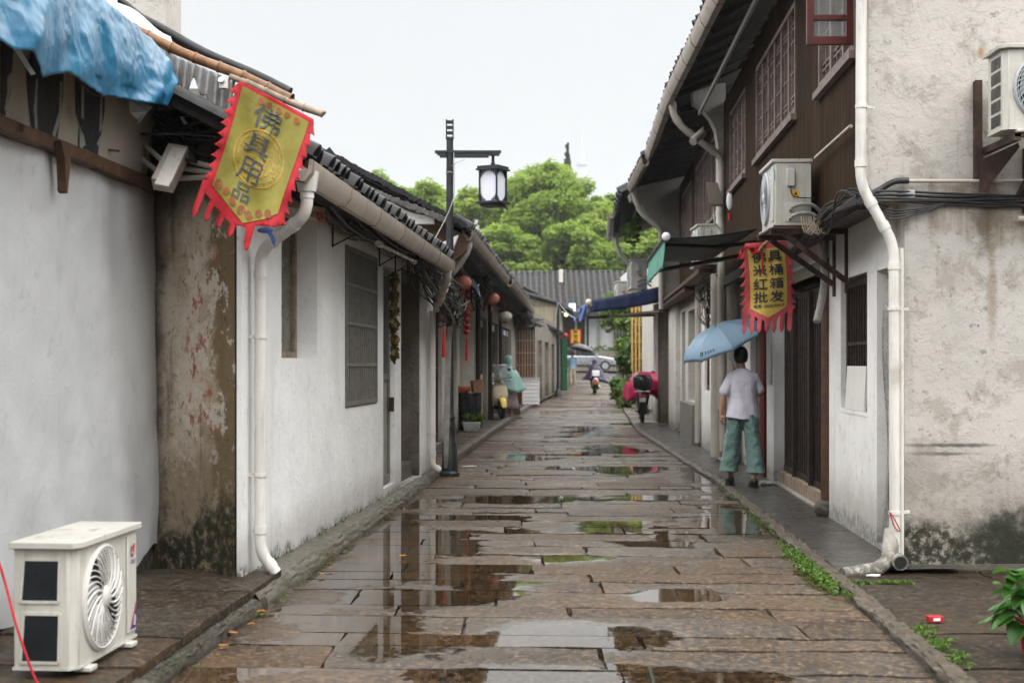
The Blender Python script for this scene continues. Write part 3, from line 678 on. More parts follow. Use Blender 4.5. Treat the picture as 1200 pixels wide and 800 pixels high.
# left pavement beyond the white house
st = slabs('pavement_left', lambda y: -1.75+.03*(y-18), lambda y: XL(y)-.11, 18.3, 78, lambda y: gz(y)+.115, (.35, .6), (.6, 1.3), lambda y: .12 if y < 30 else .4, 21, wetbase=-.1, var=.004)
st.data.materials.append(MAT['stone_side']); tag(st, kind='structure')
strip('kerb_left', XL, 18.3, 78, [(-.115, .05), (-.11, .128), (-.02, .13), (.01, .10), (.015, -.04)], MAT['kerb'], 300, .007, 9)
# right pavement: dark smooth cement strip with a thin stone kerb, slabs in front of the corner
MAT['cement'] = plaster('dark wet cement', (.052, .048, .043), (.03, .027, .024), moss=0, mossh=.01, streak=.0, speck=.4, patch=(.034, .031, .027), patchamt=.7, rough=.36, bump=.18)
m = MB(); m.grid(60, 8, lambda u, v: (lerp(XR(lerp(9.75, 32, u))+.1, 2.25+.052*lerp(9.75, 32, u)+.35, v), lerp(9.75, 32, u), .035+.015*v+.006*nz(u*40, v*5)))
m.build('cement_pavement', MAT['cement'], smooth=60, kind='structure')
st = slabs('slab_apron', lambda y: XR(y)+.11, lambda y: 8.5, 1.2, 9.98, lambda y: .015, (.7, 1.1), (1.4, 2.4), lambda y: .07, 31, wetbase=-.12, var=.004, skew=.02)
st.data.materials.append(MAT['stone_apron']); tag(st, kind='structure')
strip('kerb_right', XR, 1.2, 32, [(-.02, -.04), (-.012, .025), (.02, .038), (.085, .040), (.11, .022), (.12, -.03)], MAT['kerb'], 520, .013, 13)
st = slabs('pavement_right', lambda y: XR(y)-.01, lambda y: 2.27+.052*y+.3, 31.9, 60, lambda y: gz(y)+.03, (.4, .7), (.5, 1.0), lambda y: .25, 41, wetbase=-.1, var=.004)
st.data.materials.append(MAT['stone_side']); tag(st, kind='structure')
# ------------------------------------------------------------------ building helpers
def tile_roof(parent, e0, e1, up, spacing=.22, r=.062, thick=.07, ends=True, mat='tile', under='under', seed=0, steps=1, name='roof'):
    e0, e1, up = Vector(e0), Vector(e1), Vector(up); d = (e1-e0); L = d.length; d.normalize(); un = up.normalized(); n = d.cross(un)
    if n.z < 0: n = -n
    rg = random.Random(seed); m = MB()
    m.hexa([e0-n*thick, e1-n*thick, e1+up-n*thick, e0+up-n*thick, e0, e1, e1+up, e0+up], 1)
    cnt = max(2, int(L/spacing))
    for i in range(cnt+1):
        c = e0+d*(L*i/cnt)+d*rg.uniform(-.012, .012); k = len(m.v)
        for s_ in range(steps):
            a = c+up*(s_/steps); b = c+up*((s_+1)/steps)
            for p, rr in ((a, r*1.08), (b, r*.92)):
                m.v += [p+(d*math.cos(t)+n*math.sin(t)*.85)*rr for t in [math.pi*q/6 for q in range(7)]]
            kk = k+s_*14
            for q in range(6): m.f.append([kk+q, kk+q+1, kk+7+q+1, kk+7+q]); m.m.append(0)
        if ends:      # a cap tile on the cover row and a drip tile in the valley, each sitting a little differently
            j = rg.uniform(-.02, .03); a = c-un*(.05+j)+n*rg.uniform(.0, .02); b = c+un*.16+n*.012
            dd = (d+n*rg.uniform(-.15, .15)).normalized()
            for rr, o in ((r*1.45, 0), (r*1.25, .045)):
                k = len(m.v); aa = a-un*(.03 if o else 0)+n*o
                for p, q2 in ((aa, rr), (b+n*o, rr*.95)):
                    m.v += [p+(dd*math.cos(t)+n*math.sin(t))*q2 for t in [math.pi*q/6 for q in range(7)]]+[p+(dd*math.cos(t)+n*math.sin(t))*(q2-.018) for t in [math.pi*q/6 for q in range(6, -1, -1)]]
                for q in range(14): m.f.append([k+q, k+(q+1) % 14, k+14+(q+1) % 14, k+14+q]); m.m.append(0)
                m.f.append([k+q for q in range(14)]); m.m.append(0)
            c2 = c+d*(L/cnt*.5); a = c2-un*(.07+rg.uniform(-.02, .03)); k = len(m.v)
            for p in (a, c2+un*.15+n*.01):
                m.v += [p+d*math.cos(t)*spacing*.42-n*(math.sin(t)*.035-.025) for t in [math.pi*q/6 for q in range(7)]]+[p+d*math.cos(t)*spacing*.42-n*(math.sin(t)*.035-.008) for t in [math.pi*q/6 for q in range(6, -1, -1)]]
            for q in range(14): m.f.append([k+q, k+(q+1) % 14, k+14+(q+1) % 14, k+14+q]); m.m.append(0)
            k2 = len(m.v); m.v += [a+d*math.cos(t)*spacing*.40-n*(math.sin(t)*.075-.02) for t in [math.pi*q/6 for q in range(7)]]; m.f.append([k2+q for q in range(7)]); m.m.append(0)
    return m.build(name, [MAT[mat], MAT[under]], parent, smooth=45, fix=False)
def gutter(parent, e0, e1, out, mat='gutter', s=1.0, band=1.25, name='gutter'):
    e0, e1, out = Vector(e0), Vector(e1), Vector(out).normalized(); z = Vector((0, 0, 1)); m = MB()
    prof = [(-.01, .02), (.0, -.06), (.025, -.105), (.085, -.115), (.125, -.06), (.135, .015), (.115, .02), (.105, -.05), (.08, -.09), (.035, -.085), (.018, -.05), (.012, .02)]
    m.loft([[p+out*a*s+z*b*s for a, b in prof] for p in (e0, e1)])
    L = (e1-e0).length; d = (e1-e0).normalized(); n = int(L/band)
    for i in range(n+1):
        p = e0+d*min(L-.03, .02+i*band)
        m.loft([[q+out*((a-.06)*1.05+.06)*s+z*(b*1.05)*s for a, b in prof[:6]]+[q+out*((a-.06)*.99+.06)*s+z*(b*.99)*s for a, b in reversed(prof[:6])] for q in (p, p+d*.022)], 1)
    return m.build(name, [MAT[mat], MAT['wood_old'] if mat == 'gutter' else MAT['gutter_old']], parent, smooth=30)
def drainpipe(parent, pts, r=.045, mat='pipe', name='drainpipe', clips=(), bend=.10, **kw):
    m = MB(); m.tube(elbow(pts, bend), r, 14)
    P = [Vector(p) for p in pts]
    for i in range(1, len(P)-1):                       # socket collars either side of each bend
        for q in (P[i-1], P[i+1]):
            dd = (q-P[i]); t = min(bend+.02, dd.length*.45); dd.normalize(); m.tube([P[i]+dd*t, P[i]+dd*(t+.05)], r*1.14, 14)
    for c, dd in clips:
        m.tube([Vector(c)-Vector((0, 0, .012)), Vector(c)+Vector((0, 0, .012))], r*1.16, 14); m.bar(c, Vector(c)+Vector(dd), .02, .02)
    return m.build(name, MAT[mat], parent, smooth=50, **kw)
def boxpart(name, mat, parent, fr, ya, yb, oa, ob, za, zb, bevel=0, **kw):
    m = MB(); fr.box(m, ya, yb, oa, ob, za, zb); return m.build(name, MAT[mat], parent, bevel=bevel, **kw)
def barred(parent, fr, ya, yb, za, zb, o, nb, rails, mat, bw=.018, frame=.035, name='window', back='glass', backname='pane', backo=None):
    """a frame with upright bars and rails, the pane behind is its sub-part"""
    m = MB()
    for (a, b, c, d) in ((ya, ya+frame, za, zb), (yb-frame, yb, za, zb), (ya+frame, yb-frame, za, za+frame), (ya+frame, yb-frame, zb-frame, zb)): fr.box(m, a, b, o-.03, o+.012, c, d)
    for i in range(1, nb): y = lerp(ya+frame, yb-frame, i/nb); fr.box(m, y-bw/2, y+bw/2, o-.02, o+.004, za+frame, zb-frame)
    for z in rails: fr.box(m, ya+frame, yb-frame, o-.024, o+.008, z-.014, z+.014)
    w = m.build(name, MAT[mat], parent)
    bo = (o-.05) if backo is None else backo
    boxpart(backname, back, w, fr, ya, yb, bo-.01, bo, za, zb)
    return w

# ================================================================== LEFT SIDE
# ---- near shop with the plastic sheeting
F0 = Fr(-3.0, .065, 1)
h0 = thing('shop_house', 'near left shop front wrapped in grey plastic sheeting below a painted board', 'house', (-3.3, 6.5, 0))
m = MB()
def shf(u, v):
    y = lerp(2.2, 9.47, u); z = lerp(.16+.03*math.sin(y*5)+(.10*sstep(9.0, 9.4, y)), 2.6, v)
    o = .012+.025*nz(y*.9, z*.5, 1)+.022*nz(y*2.6+.8*z, z*.35, 7)+.018*abs(nz(y*2+z*1.2, z*.7-y*.4, 5))*2+.006*nz(y*6, z*6, 2)+.05*(1-v)**6*(.5+nz(y*3, 0, 8))
    return F0.P(y, o, z)
m.grid(130, 44, shf); m.build('plastic_sheet', MAT['sheet'], h0, smooth=180)
m = MB(); F0.box(m, 2.2, 9.46, -3.5, -.03, .0, 3.25); F0.box(m, 2.2, 9.46, -.03, -.005, .0, .25); m.build('wall', MAT['grey_wall'], h0)
m = MB(); F0.box(m, 2.2, 6.1, .0, .09, 2.575, 2.655); F0.box(m, 6.1, 8.2, .005, .095, 2.575, 2.65); F0.box(m, 8.2, 9.5, .0, .088, 2.57, 2.65); m.build('beam', MAT['wood_brown'], h0, bevel=.006)
# sloping roof with its verge at the far end; eave over the lane side
m = MB()
m.hexa([(-2.62, 2.2, 3.26), (-2.15, 8.92, 3.26), (-5.2, 8.92, 4.9), (-5.6, 2.2, 4.9), (-2.62, 2.2, 3.33), (-2.15, 8.92, 3.33), (-5.2, 8.92, 4.97), (-5.6, 2.2, 4.97)])
m.build('roof', MAT['tile'], h0)
for i in range(9):
    y = 2.6+i*.75; m = MB(); m.bar((-2.35-.06*(8.9-y), y, 3.22), (-4.5, y, 4.36), .07, .07); m.build('rafter', MAT['wood_dark'], h0)
pn = F0.nv
sbm = MB(); tilt = .16
def sgn(y, z): return F0.P(y, .045+tilt*(z-2.66), z)
sbm.hexa([F0.P(2.2, .03, 2.66), F0.P(2.2, .055, 2.66), F0.P(9.16, .055, 2.66), F0.P(9.16, .03, 2.66), F0.P(2.2, .03+tilt*.75, 3.41), F0.P(2.2, .055+tilt*.75, 3.41), F0.P(9.16, .055+tilt*.75, 3.41), F0.P(9.16, .03+tilt*.75, 3.41)])
sign0 = sbm.build('sign_board', basic('weathered cream sign board', (.33, .30, .255), .6, .12, 1.5, .15, 30, dirt=(.16, .13, .10), dscale=2.5, damt=.6), None,
    label='weathered cream sign board with faded black brush characters under the blue tarp', cat='sign board')
n_s = Vector((F0.nv.x, F0.nv.y, -tilt)).normalized(); p_s = F0.P(5, .0585+0, 2.66)
st_m = MB()
for poly, mi in (([(0, 28), (10, 40), (15, 58), (12, 105), (4, 142), (0, 143)], 0),
                 ([(36, 60), (62, 60), (74, 80), (73, 118), (66, 166), (38, 157), (33, 118), (31, 84)], 0), ([(88, 70), (122, 84), (122, 130), (113, 187), (93, 179), (96, 156), (89, 132)], 0),
                 ([(41, 92), (43, 93), (42, 130), (43, 154), (40, 150), (38, 128)], 1), ([(69, 95), (72, 96), (71, 135), (63, 161), (60, 157), (68, 130)], 1), ([(94, 100), (97, 102), (97, 140), (94, 138)], 1), ([(117, 108), (119, 110), (118, 150), (115, 156)], 1),
                 ([(92, 150), (97, 158), (99, 170), (96, 172), (95, 177), (92, 172)], 1), ([(118, 156), (119, 160), (114, 172), (112, 168)], 1),
                 ([(7, 90), (12, 84), (13, 96), (9, 112), (6, 132), (4, 128), (7, 110)], 1)):
    off = n_s*(.003 if mi == 0 else .0055)
    P3 = [hit(x, y, p_s, n_s)+off for x, y in poly]
    st_m.prism(poly, lambda a, b, o=off: hit(a, b, p_s, n_s)+o, n_s*.001, mi)
st_m.build('brush_strokes', [MAT['ink'], basic('grey green paint', (.24, .26, .24), .7, .1, 6, 0)], sign0)
for px, py in ((20.5, 150), (63, 171.5)):
    c = hit(px, py, F0.P(5, .09, 2.6), F0.nv); m = MB(); m.tube([c+Vector((.02, .018*math.cos(t), .018*math.sin(t))) for t in [2*math.pi*i/10 for i in range(11)]], .004, 6); m.build('hook', MAT['rust'], h0, smooth=60)
m = MB(); c = hit(64, 190, F0.P(5, .06, 2.5), F0.nv)
m.prism([(-.09, .10), (.07, .11), (.05, .0), (.01, -.17), (-.015, -.16), (-.035, .02)], lambda a, b: c+F0.dv*a+Vector((.02, 0, b)), F0.nv*.05); m.build('bracket', MAT['wood_brown'], h0, bevel=.006)
m = MB(); c = hit(116, 175, F0.P(5, .02, 2.5), F0.nv); m.bar(c, c+Vector((.10, .07, 0)), .014, .014); m.build('hook', MAT['rust'], h0)
m = MB(); m.box(-2.72, 9.9, 3.3, -2.42, 10.4, 5.6); m.build('chimney', MAT['pale_wall'], h0)

# blue tarpaulin hanging from the eave, folded and ragged
HEM = [(-40, 30), (0, 58), (12, 60), (18, 62), (40, 92), (52, 88), (75, 86), (100, 104), (120, 112), (140, 116), (160, 121), (179, 124), (187, 96)]
def hem_z(y):
    P = []
    for px, py in HEM:
        yy = -2.15*FPX/(px-600); P.append((yy, CAMZ+(426-py)*yy/FPX))
    for i in range(len(P)-1):
        if P[i][0] <= y <= P[i+1][0]: return lerp(P[i][1], P[i+1][1], (y-P[i][0])/(P[i+1][0]-P[i][0]))
    return P[0][1] if y < P[0][0] else P[-1][1]
m = MB()
def tarp(u, v):
    y = lerp(4.2, 8.66, u); hz = hem_z(y)+.006*nz(y*12, 0)
    if v < .35: t = (.35-v)/.35; x = -2.15-1.1*t; z = 3.36+.58*t
    else: t = (v-.35)/.65; x = -2.15+.05*math.sin(t*2.2); z = lerp(3.36, hz, t)
    t2 = max(0, (v-.2)/.8); dr = y+.35*t2*nz(y*1.1, 3)                      # the folds lean and run together
    rdg = lambda q, sd: (1-2*abs(nz(q, .35*t2+.12*q, sd)))          # long sharp creases running down the cloth
    f = .055*rdg(dr*1.2+.5*t2, 2)+.020*rdg(dr*2.6-.9*t2, 5)-.035
    f += .010*nz(dr*4, t2*5, 4)*(.3+t2)
    x += f*(.35+1.15*t2)+.05*t2*t2*sstep(8.0, 8.6, y); z += (.02*nz(y*6, v*4, 7) if v < .9 else 0)+(f*.3 if v < .45 else 0)
    return (x+.004*nz(y*25, z*25, 3), y+.03*t2*nz(y*6, z*4, 6), z)
m.grid(230, 60, tarp)
tb = NB('glossy blue tarpaulin')
_f = tb.rng(tb.noise(2.5, 5), .35, .7); _c = tb.mix(_f, (.010, .110, .215), (.020, .160, .285)); _c = tb.mix(tb.rng(tb.noise(6, 6, rough=.7), .56, .7, 0, .5), _c, (.07, .23, .36))
_w = tb.mapping((1, 1, 1)); _wv = tb.n('ShaderNodeVectorMath'); _wv.operation = 'ADD'
_nn = tb.n('ShaderNodeTexNoise'); _nn.inputs['Scale'].default_value = 3; tb.l(tb.obj, _nn.inputs['Vector']); tb.l(tb.obj, _wv.inputs[0]); tb.l(_nn.outputs['Color'], _wv.inputs[1])
_h = tb.math('ADD', tb.vor(3.6, _wv.outputs[0]).outputs['Distance'], tb.math('MULTIPLY', tb.vor(9, _wv.outputs[0]).outputs['Distance'], .45))
MAT['tarp'] = tb.done(_c, tb.rng(tb.noise(5, 4), .3, .7, .26, .38), tb.bump(_h, .11, .06), Specular_IOR_Level=.5)
tag(m.build('tarpaulin', MAT['tarp'], smooth=180, solid=.003), 'crumpled glossy blue tarp draped over the roof edge above the sign board', 'tarp')
m = MB(); m.prism([(149, 118), (178, 124), (172, 132), (165, 146), (158, 140), (150, 133)], lambda a, b: W(a, b, 8.5)+Vector((.02*math.sin(a*.6), .03*math.cos(b*.4), 0)), (0, .01, 0))
tag(m.build('plastic_scrap', basic('silver plastic', (.55, .57, .58), .25, .15, 8, .5, 14), smooth=30), 'silver plastic scrap showing below the right hem of the blue tarp', 'plastic scrap')

m = MB(); m.prism([(15, 56), (24, 58), (41, 86), (36, 88)], lambda a, b: W(a, b, 6.32), (0, .01, 0)); tag(m.build('plastic_scrap', bpy.data.materials['silver plastic']), 'narrow silver plastic strip under the left hem of the blue tarp', 'plastic scrap')
# poles, roll and corrugated sheet along the roof verge
def knotted(m, p, q, r, n=7, mi=0):
    p = Vector(p); q = Vector(q); pts = []; rs = []
    for i in range(n):
        for t, k in ((0, 1.0), (.44, .93), (.9, .96), (.95, 1.14), (.985, 1.12)):
            pts.append(p.lerp(q, (i+t)/n)+Vector((0, 0, .008*math.sin((i+t)*1.3)))); rs.append(r*k)
    pts.append(q); rs.append(r*.9); m.tube(pts, rs, 10, mi)
m = MB(); knotted(m, W(120, 20, 8.95), W(343, 116, 8.72), .034, 8); tag(m.build('bamboo_pole', MAT['bamboo'], smooth=50), 'brown bamboo pole jutting from the roof corner over the gold banner', 'pole', 'bamboo poles over the banner')
m = MB(); knotted(m, W(270, 90, 8.78), W(379, 134, 8.66), .024, 5); tag(m.build('bamboo_pole', MAT['bamboo_pale'], smooth=50), 'thin pale grey pole whose tip pokes out furthest above the gold banner', 'pole', 'bamboo poles over the banner')
m = MB(); m.tube(curve_pts([W(150, 14, 9.1), W(190, 34, 9.1), W(240, 62, 9.0), W(300, 88, 8.95), W(340, 108, 8.9)]), .03, 10); m.tube(curve_pts([W(140, 0, 9.15), W(200, 44, 9.12), W(262, 74, 9.05)]), .022, 8)
tag(m.build('rolled_sheet', MAT['black'], smooth=60), 'black rolled sheeting lying along the roof edge above the bamboo', 'sheet roll')
m = MB(); m.grid(40, 14, lambda u, v: W(lerp(112, 200, u)+10*v, lerp(-14, 42, u)+lerp(0, 34, v)*(.35+.65*u)+3*math.sin(u*9), 9.0-.05*math.sin(u*14+v*3)-.1*v))
tag(m.build('plastic_sheet', basic('clear milky plastic', (.50, .50, .48), .3, .2, 5, .4, 14, dirt=(.3, .27, .22)), smooth=180, solid=.004), 'milky plastic sheet bunched on the roof edge beside the tarp', 'plastic sheet')
m = MB()
def corr(u, v):
    hemv = .62+.22*math.sin(u*11)+.13*math.sin(u*29)
    px = lerp(203, 276, u)-4*v; py = lerp(64, 96, u)+v*hemv*70*(.55+.45*u)
    return W(px, py, 8.78+.02*math.sin(u*52))
m.grid(130, 12, corr)
MAT['corrug'] = basic('grey corrugated plastic', (.24, .235, .23), .3, .3, 6, .2, 20, dirt=(.12, .11, .10), dscale=7)
tag(m.build('corrugated_sheet', MAT['corrug'], smooth=180, solid=.003), 'torn grey corrugated plastic hanging behind the gold banner', 'corrugated sheet')
m = MB(); m.tube([W(262, 92, 8.7), W(262, 104, 8.7)], .028, 12); m.tube([W(262, 98, 8.7), W(259, 93, 8.66)], .02, 10)
tag(m.build('insulator', MAT['pipe'], smooth=50), 'small white porcelain insulator tied to the bamboo pole', 'insulator')
# the dark recess under the roof end: white board, beam, conduits, lamp housing and cables
m = MB(); m.hexa([W(172, 131, 9.35), W(246, 131, 9.2), W(246, 131, 9.23), W(172, 131, 9.38), W(176, 104, 9.35), W(244, 104, 9.2), W(244, 104, 9.23), W(176, 104, 9.38)])
m.build('fascia_board', MAT['pale_wall'], h0)
m = MB(); m.bar(W(165, 134, 9.3), W(258, 133, 9.1), .05, .035); m.build('beam', MAT['wood_dark'], h0)
m = MB(); m.hexa([(-4.2, 9.5, 2.5), (-1.9, 9.5, 2.5), (-1.9, 9.62, 2.5), (-4.2, 9.62, 2.5), (-4.2, 9.5, 3.6), (-2.35, 9.5, 3.3), (-2.35, 9.62, 3.3), (-4.2, 9.62, 3.6)]); m.build('end_wall', MAT['rough_stone'], h0)
m = MB(); a, b_ = W(190, 218, 8.75), W(210, 176, 8.95); dd = (b_-a).normalized()
m.bar(a, b_, .13, .10, up=(0, -1, .3)); lamp = m.build('lamp_housing', MAT['pipe_dirty'], None, bevel=.006, label='boxy grey lamp housing tilted under the cables beside the gold banner', cat='lamp housing')
m = MB(); m.bar(a-dd*.005+Vector((.012, -.055, 0)), b_+dd*.005+Vector((.012, -.055, 0)), .09, .012, up=(0, -1, .3)); m.build('cover', MAT['pipe'], lamp)
for i, (p, q) in enumerate((((216, 186), (252, 196)), ((214, 197), (256, 203)), ((205, 209), (256, 206)), ((160, 160), (192, 190)), ((158, 178), (190, 205)))):
    m = MB(); m.tube(sag(W(p[0], p[1], 9.1), W(q[0], q[1], 8.85), .004), .017, 8); m.tube([W(q[0]-2, q[1], 8.86), W(q[0], q[1], 8.85)], .024, 8)
    tag(m.build('conduit', MAT['pipe_dirty'], smooth=50), ('upper pale conduit running from the lamp housing behind the banner', 'middle pale conduit running from the lamp housing behind the banner', 'lowest pale conduit below the lamp housing', 'short bent conduit beside the end of the sign board', 'short lower conduit above the end of the sheeting')[i], 'conduit', 'conduits under the roof corner')
m = MB(); rg = random.Random(3)
for i in range(26):
    x0, y0_ = rg.choice([(165, 150), (172, 140), (186, 136), (215, 132), (228, 134)]); x1, y1_ = rg.choice([(262, 170), (256, 186), (262, 160), (230, 190), (255, 148)])
    d0, d1 = rg.uniform(8.9, 9.35), rg.uniform(8.8, 9.1)
    m.tube(curve_pts([W(x0+rg.uniform(-6, 6), y0_+rg.uniform(-8, 8), d0), W(lerp(x0, x1, .35)+rg.uniform(-6, 6), lerp(y0_, y1_, .35)+rg.uniform(-2, 16), lerp(d0, d1, .3)), W(lerp(x0, x1, .7), lerp(y0_, y1_, .7)+rg.uniform(-3, 12), lerp(d0, d1, .7)), W(x1, y1_, d1)], 5), rg.uniform(.005, .013), 6)
for i in range(7):
    x = rg.uniform(168, 184); m.tube(curve_pts([W(x, 128, 9.2), W(x+rg.uniform(-5, 5), 165, 9.1), W(x+rg.uniform(-6, 4), 200, 9.2), W(178, 225, 9.3)], 5), rg.uniform(.005, .012), 6)
tag(m.build('cable_bundle', MAT['cable'], smooth=60), 'tangle of black cables in the dark corner behind the gold banner', 'cables')
m = MB(); m.tube(curve_pts([W(85, 82, 7.0), W(105, 108, 7.3), W(122, 113, 7.6), W(138, 108, 7.9), W(143, 95, 8.1)], 6), .0035, 5); tag(m.build('cable', MAT['cable'], smooth=60), 'thin black wire looping across the front of the sign board', 'cable')
m = MB(); m.tube(curve_pts([W(-15, 620, 5.95), W(3, 672, 5.85), W(20, 735, 5.75), W(40, 792, 5.7), W(52, 812, 5.68)], 8), .006, 6); tag(m.build('cord', MAT['red'], smooth=60), 'thin red cord hanging down past the near air conditioner', 'cord')

# ---- white house
F1 = Fr(-2.315, .0727, 1)
h1 = thing('white_house', 'long low white plastered house with a grey barred window behind the lamp post', 'house', (-2.2, 9.5, 0))
OPS = [(9.86, 11.05, 1.49, 2.56), (12.17, 13.8, 1.07, 2.48), (14.18, 14.95, .2, 2.44), (15.36, 16.95, .12, 2.50)]
m = MB(); F1.wall(m, 8.805, 9.45, .08, 2.72, .03); F1.wall(m, 9.45, 18.05, .08, 2.72, .40, OPS); m.build('wall', MAT['white_wall'], h1)
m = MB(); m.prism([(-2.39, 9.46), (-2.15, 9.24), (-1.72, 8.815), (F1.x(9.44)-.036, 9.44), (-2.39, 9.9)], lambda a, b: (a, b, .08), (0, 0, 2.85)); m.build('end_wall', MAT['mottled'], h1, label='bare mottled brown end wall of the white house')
m = MB(); F1.box(m, 9.5, 18.04, -4.2, -.41, .05, 2.9); m.build('back_room', MAT['grey_wall'], h1)
w = MB(); F1.box(w, 9.87, 11.04, -.21, -.185, 1.49, 2.56); w = w.build('window', MAT['pane_old'], h1)
m = MB(); F1.box(m, 9.87, 9.93, -.184, -.16, 1.49, 2.56); F1.box(m, 10.98, 11.04, -.184, -.16, 1.49, 2.56); F1.box(m, 9.93, 10.98, -.184, -.16, 1.49, 1.54); F1.box(m, 10.43, 10.48, -.184, -.162, 1.54, 2.56); m.build('window_frame', MAT['wood_old'], w)
barred(h1, F1, 12.18, 13.79, 1.08, 2.47, .0, 15, (1.44, 1.80, 2.14), 'grey_metal', .03, .04, 'window', 'pane_old', 'pane', -.10)
d = MB(); F1.box(d, 14.19, 14.94, -.12, -.07, .2, 2.44); d = d.build('door', MAT['grey_door'], h1)
m = MB()
for (a, b, c, e_) in ((14.2, 14.26, .22, 2.42), (14.87, 14.93, .22, 2.42), (14.27, 14.86, 1.28, 1.34), (14.27, 14.86, 2.36, 2.42), (14.27, 14.86, .22, .30)): F1.box(m, a, b, -.069, -.05, c, e_)
m.build('door_frame', MAT['grey_metal'], d, bevel=.004)
m = MB()
for i in range(6): y = 14.34+i*.09; F1.box(m, y, y+.02, -.068, -.052, 1.35, 2.35)
m.build('bars', MAT['grey_metal'], d)
m = MB(); F1.box(m, 14.84, 14.88, -.05, .0, .95, 1.1); m.build('handle', MAT['rust'], d)
m = MB(); F1.box(m, 15.37, 16.94, -.40, -.37, .12, 2.50); F1.box(m, 16.90, 16.946, -.37, -.02, .12, 2.44); F1.box(m, 15.364, 15.40, -.37, -.02, .12, 2.44); F1.box(m, 15.40, 16.90, -.37, -.02, 2.40, 2.496); m.build('doorway', MAT['rough_stone'], h1)
m = MB(); F1.box(m, 15.40, 16.90, -.38, -.10, .12, .30); m.build('threshold', MAT['concrete'], h1)
for y in (11.6, 13.9, 14.9, 15.9):
    z = 2.56; m = MB()
    m.tube([F1.P(y, .0, z+.02), F1.P(y, .32, z+.02)], .008, 6); m.tube([F1.P(y, .01, z+.02), F1.P(y, .01, z-.16)], .008, 6); m.tube([F1.P(y, .01, z-.15), F1.P(y+.3, .20, z+.0)], .007, 6)
    m.build('wire_bracket', MAT['rust'], h1, smooth=60)
e0 = F1.P(8.62, .33, 2.73); e1 = F1.P(16.7, .30, 2.67)
tile_roof(h1, e0, e1, F1.nv*-3.4+Vector((0, 0, 1.75)), .235, .066, seed=4)
gutter(h1, F1.P(8.58, .36, 2.66), F1.P(16.2, .36, 2.59), F1.nv)
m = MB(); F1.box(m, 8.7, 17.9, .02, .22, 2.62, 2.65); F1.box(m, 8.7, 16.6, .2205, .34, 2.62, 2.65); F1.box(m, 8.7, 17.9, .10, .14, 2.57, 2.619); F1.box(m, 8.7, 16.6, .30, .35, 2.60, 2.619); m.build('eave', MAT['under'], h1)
drainpipe(h1, [F1.P(8.72, .43, 2.58), F1.P(8.72, .43, 2.36), F1.P(8.98, .075, 2.16), F1.P(8.98, .075, .26), F1.P(9.0, .17, .13)], .038, clips=((F1.P(8.98, .075, 1.62), F1.nv*-.08), (F1.P(8.98, .075, .75), F1.nv*-.08)))
m = MB(); m.tube([F1.P(8.72, .43, 2.62), F1.P(8.72, .43, 2.50)], [.075, .055], 14); m.build('outlet', MAT['pipe'], h1, smooth=50)
drainpipe(h1, [F1.P(16.05, .42, 2.54), F1.P(16.1, .42, 2.42), F1.P(16.5, .30, 2.24), F1.P(17.45, .12, 2.12)], .045)
drainpipe(h1, [F1.P(17.45, .07, 2.1), F1.P(17.45, .07, .2), F1.P(17.5, .15, .14)], .04, clips=((F1.P(17.45, .07, 1.4), F1.nv*-.08), (F1.P(17.45, .07, .6), F1.nv*-.08)))
# things hung on the white house
m = MB(); m.tube([F1.P(12.5, .24, 2.50), F1.P(14.6, .26, 2.50)], .022, 10); tl = m.build('tube_light', MAT['chrome'], smooth=50, label='slim silver tube light slung under the white house eave above the barred window', cat='tube light')
for a_, b_ in ((12.45, 12.56), (14.54, 14.65)): m = MB(); m.tube([F1.P(a_, .24, 2.50), F1.P(b_, .25, 2.50)], .03, 10); m.build('end_cap', MAT['pipe'], tl, smooth=50)
m = MB(); m.bar(W(318, 236, 9.2), W(378, 246, 9.9), .035, .03); tag(m.build('timber_batten', MAT['wood_old']), 'pale timber batten poking out beside the drainpipe top under the white house eave', 'batten')
m = MB(); c = W(376, 252, 9.85); m.tube([c+Vector((.026*math.cos(t), 0, .034*math.sin(t)-.01)) for t in [2*math.pi*i/14 for i in range(15)]], .006, 6); m.tube([c+Vector((0, 0, .03)), c+Vector((.01, 0, .06))], .004, 5)
tag(m.build('red_ring', MAT['red'], smooth=60), 'small red ring tied to the batten end under the white house eave', 'ring')
m = MB(); c = W(311, 270, 8.72); m.ell(c, .05, .03, .018); m.prism([(-.01, 0), (.02, .01), (.055, -.06), (.05, -.10), (.035, -.085), (.02, -.04)], lambda a, b: c+Vector((a+.01, -.02, b)), (0, .012, 0))
tag(m.build('blue_rag', MAT['blue_cloth'], smooth=60), 'small blue rag knotted round the drainpipe below the gold banner', 'rag')
dp = leaf_mesh('dried_herbs', MAT['dry_plant'], None, [(F1.P(14.55, .05, z).x, 14.55+.03*math.sin(z*9), z, .04, .08, .09, 90) for z in (2.3, 2.15, 2.0, 1.85, 1.7, 1.55)], .045, 4)
a_ = np.zeros(1); tag(dp, 'bunch of dried brown herbs hung on the grey iron door', 'dried herbs')
m = MB(); rg = random.Random(9)
for i in range(34):
    y0_ = rg.uniform(10, 16.0); L = rg.uniform(1.2, 3.5); o0 = rg.uniform(.06, .30); m.tube(sag(F1.P(y0_, o0, 2.60+rg.uniform(-.03, .0)), F1.P(min(17.9, y0_+L), rg.uniform(.05, .3), 2.57+rg.uniform(-.05, .02)), rg.uniform(.005, .07), 8, .006), rg.uniform(.004, .010), 5)
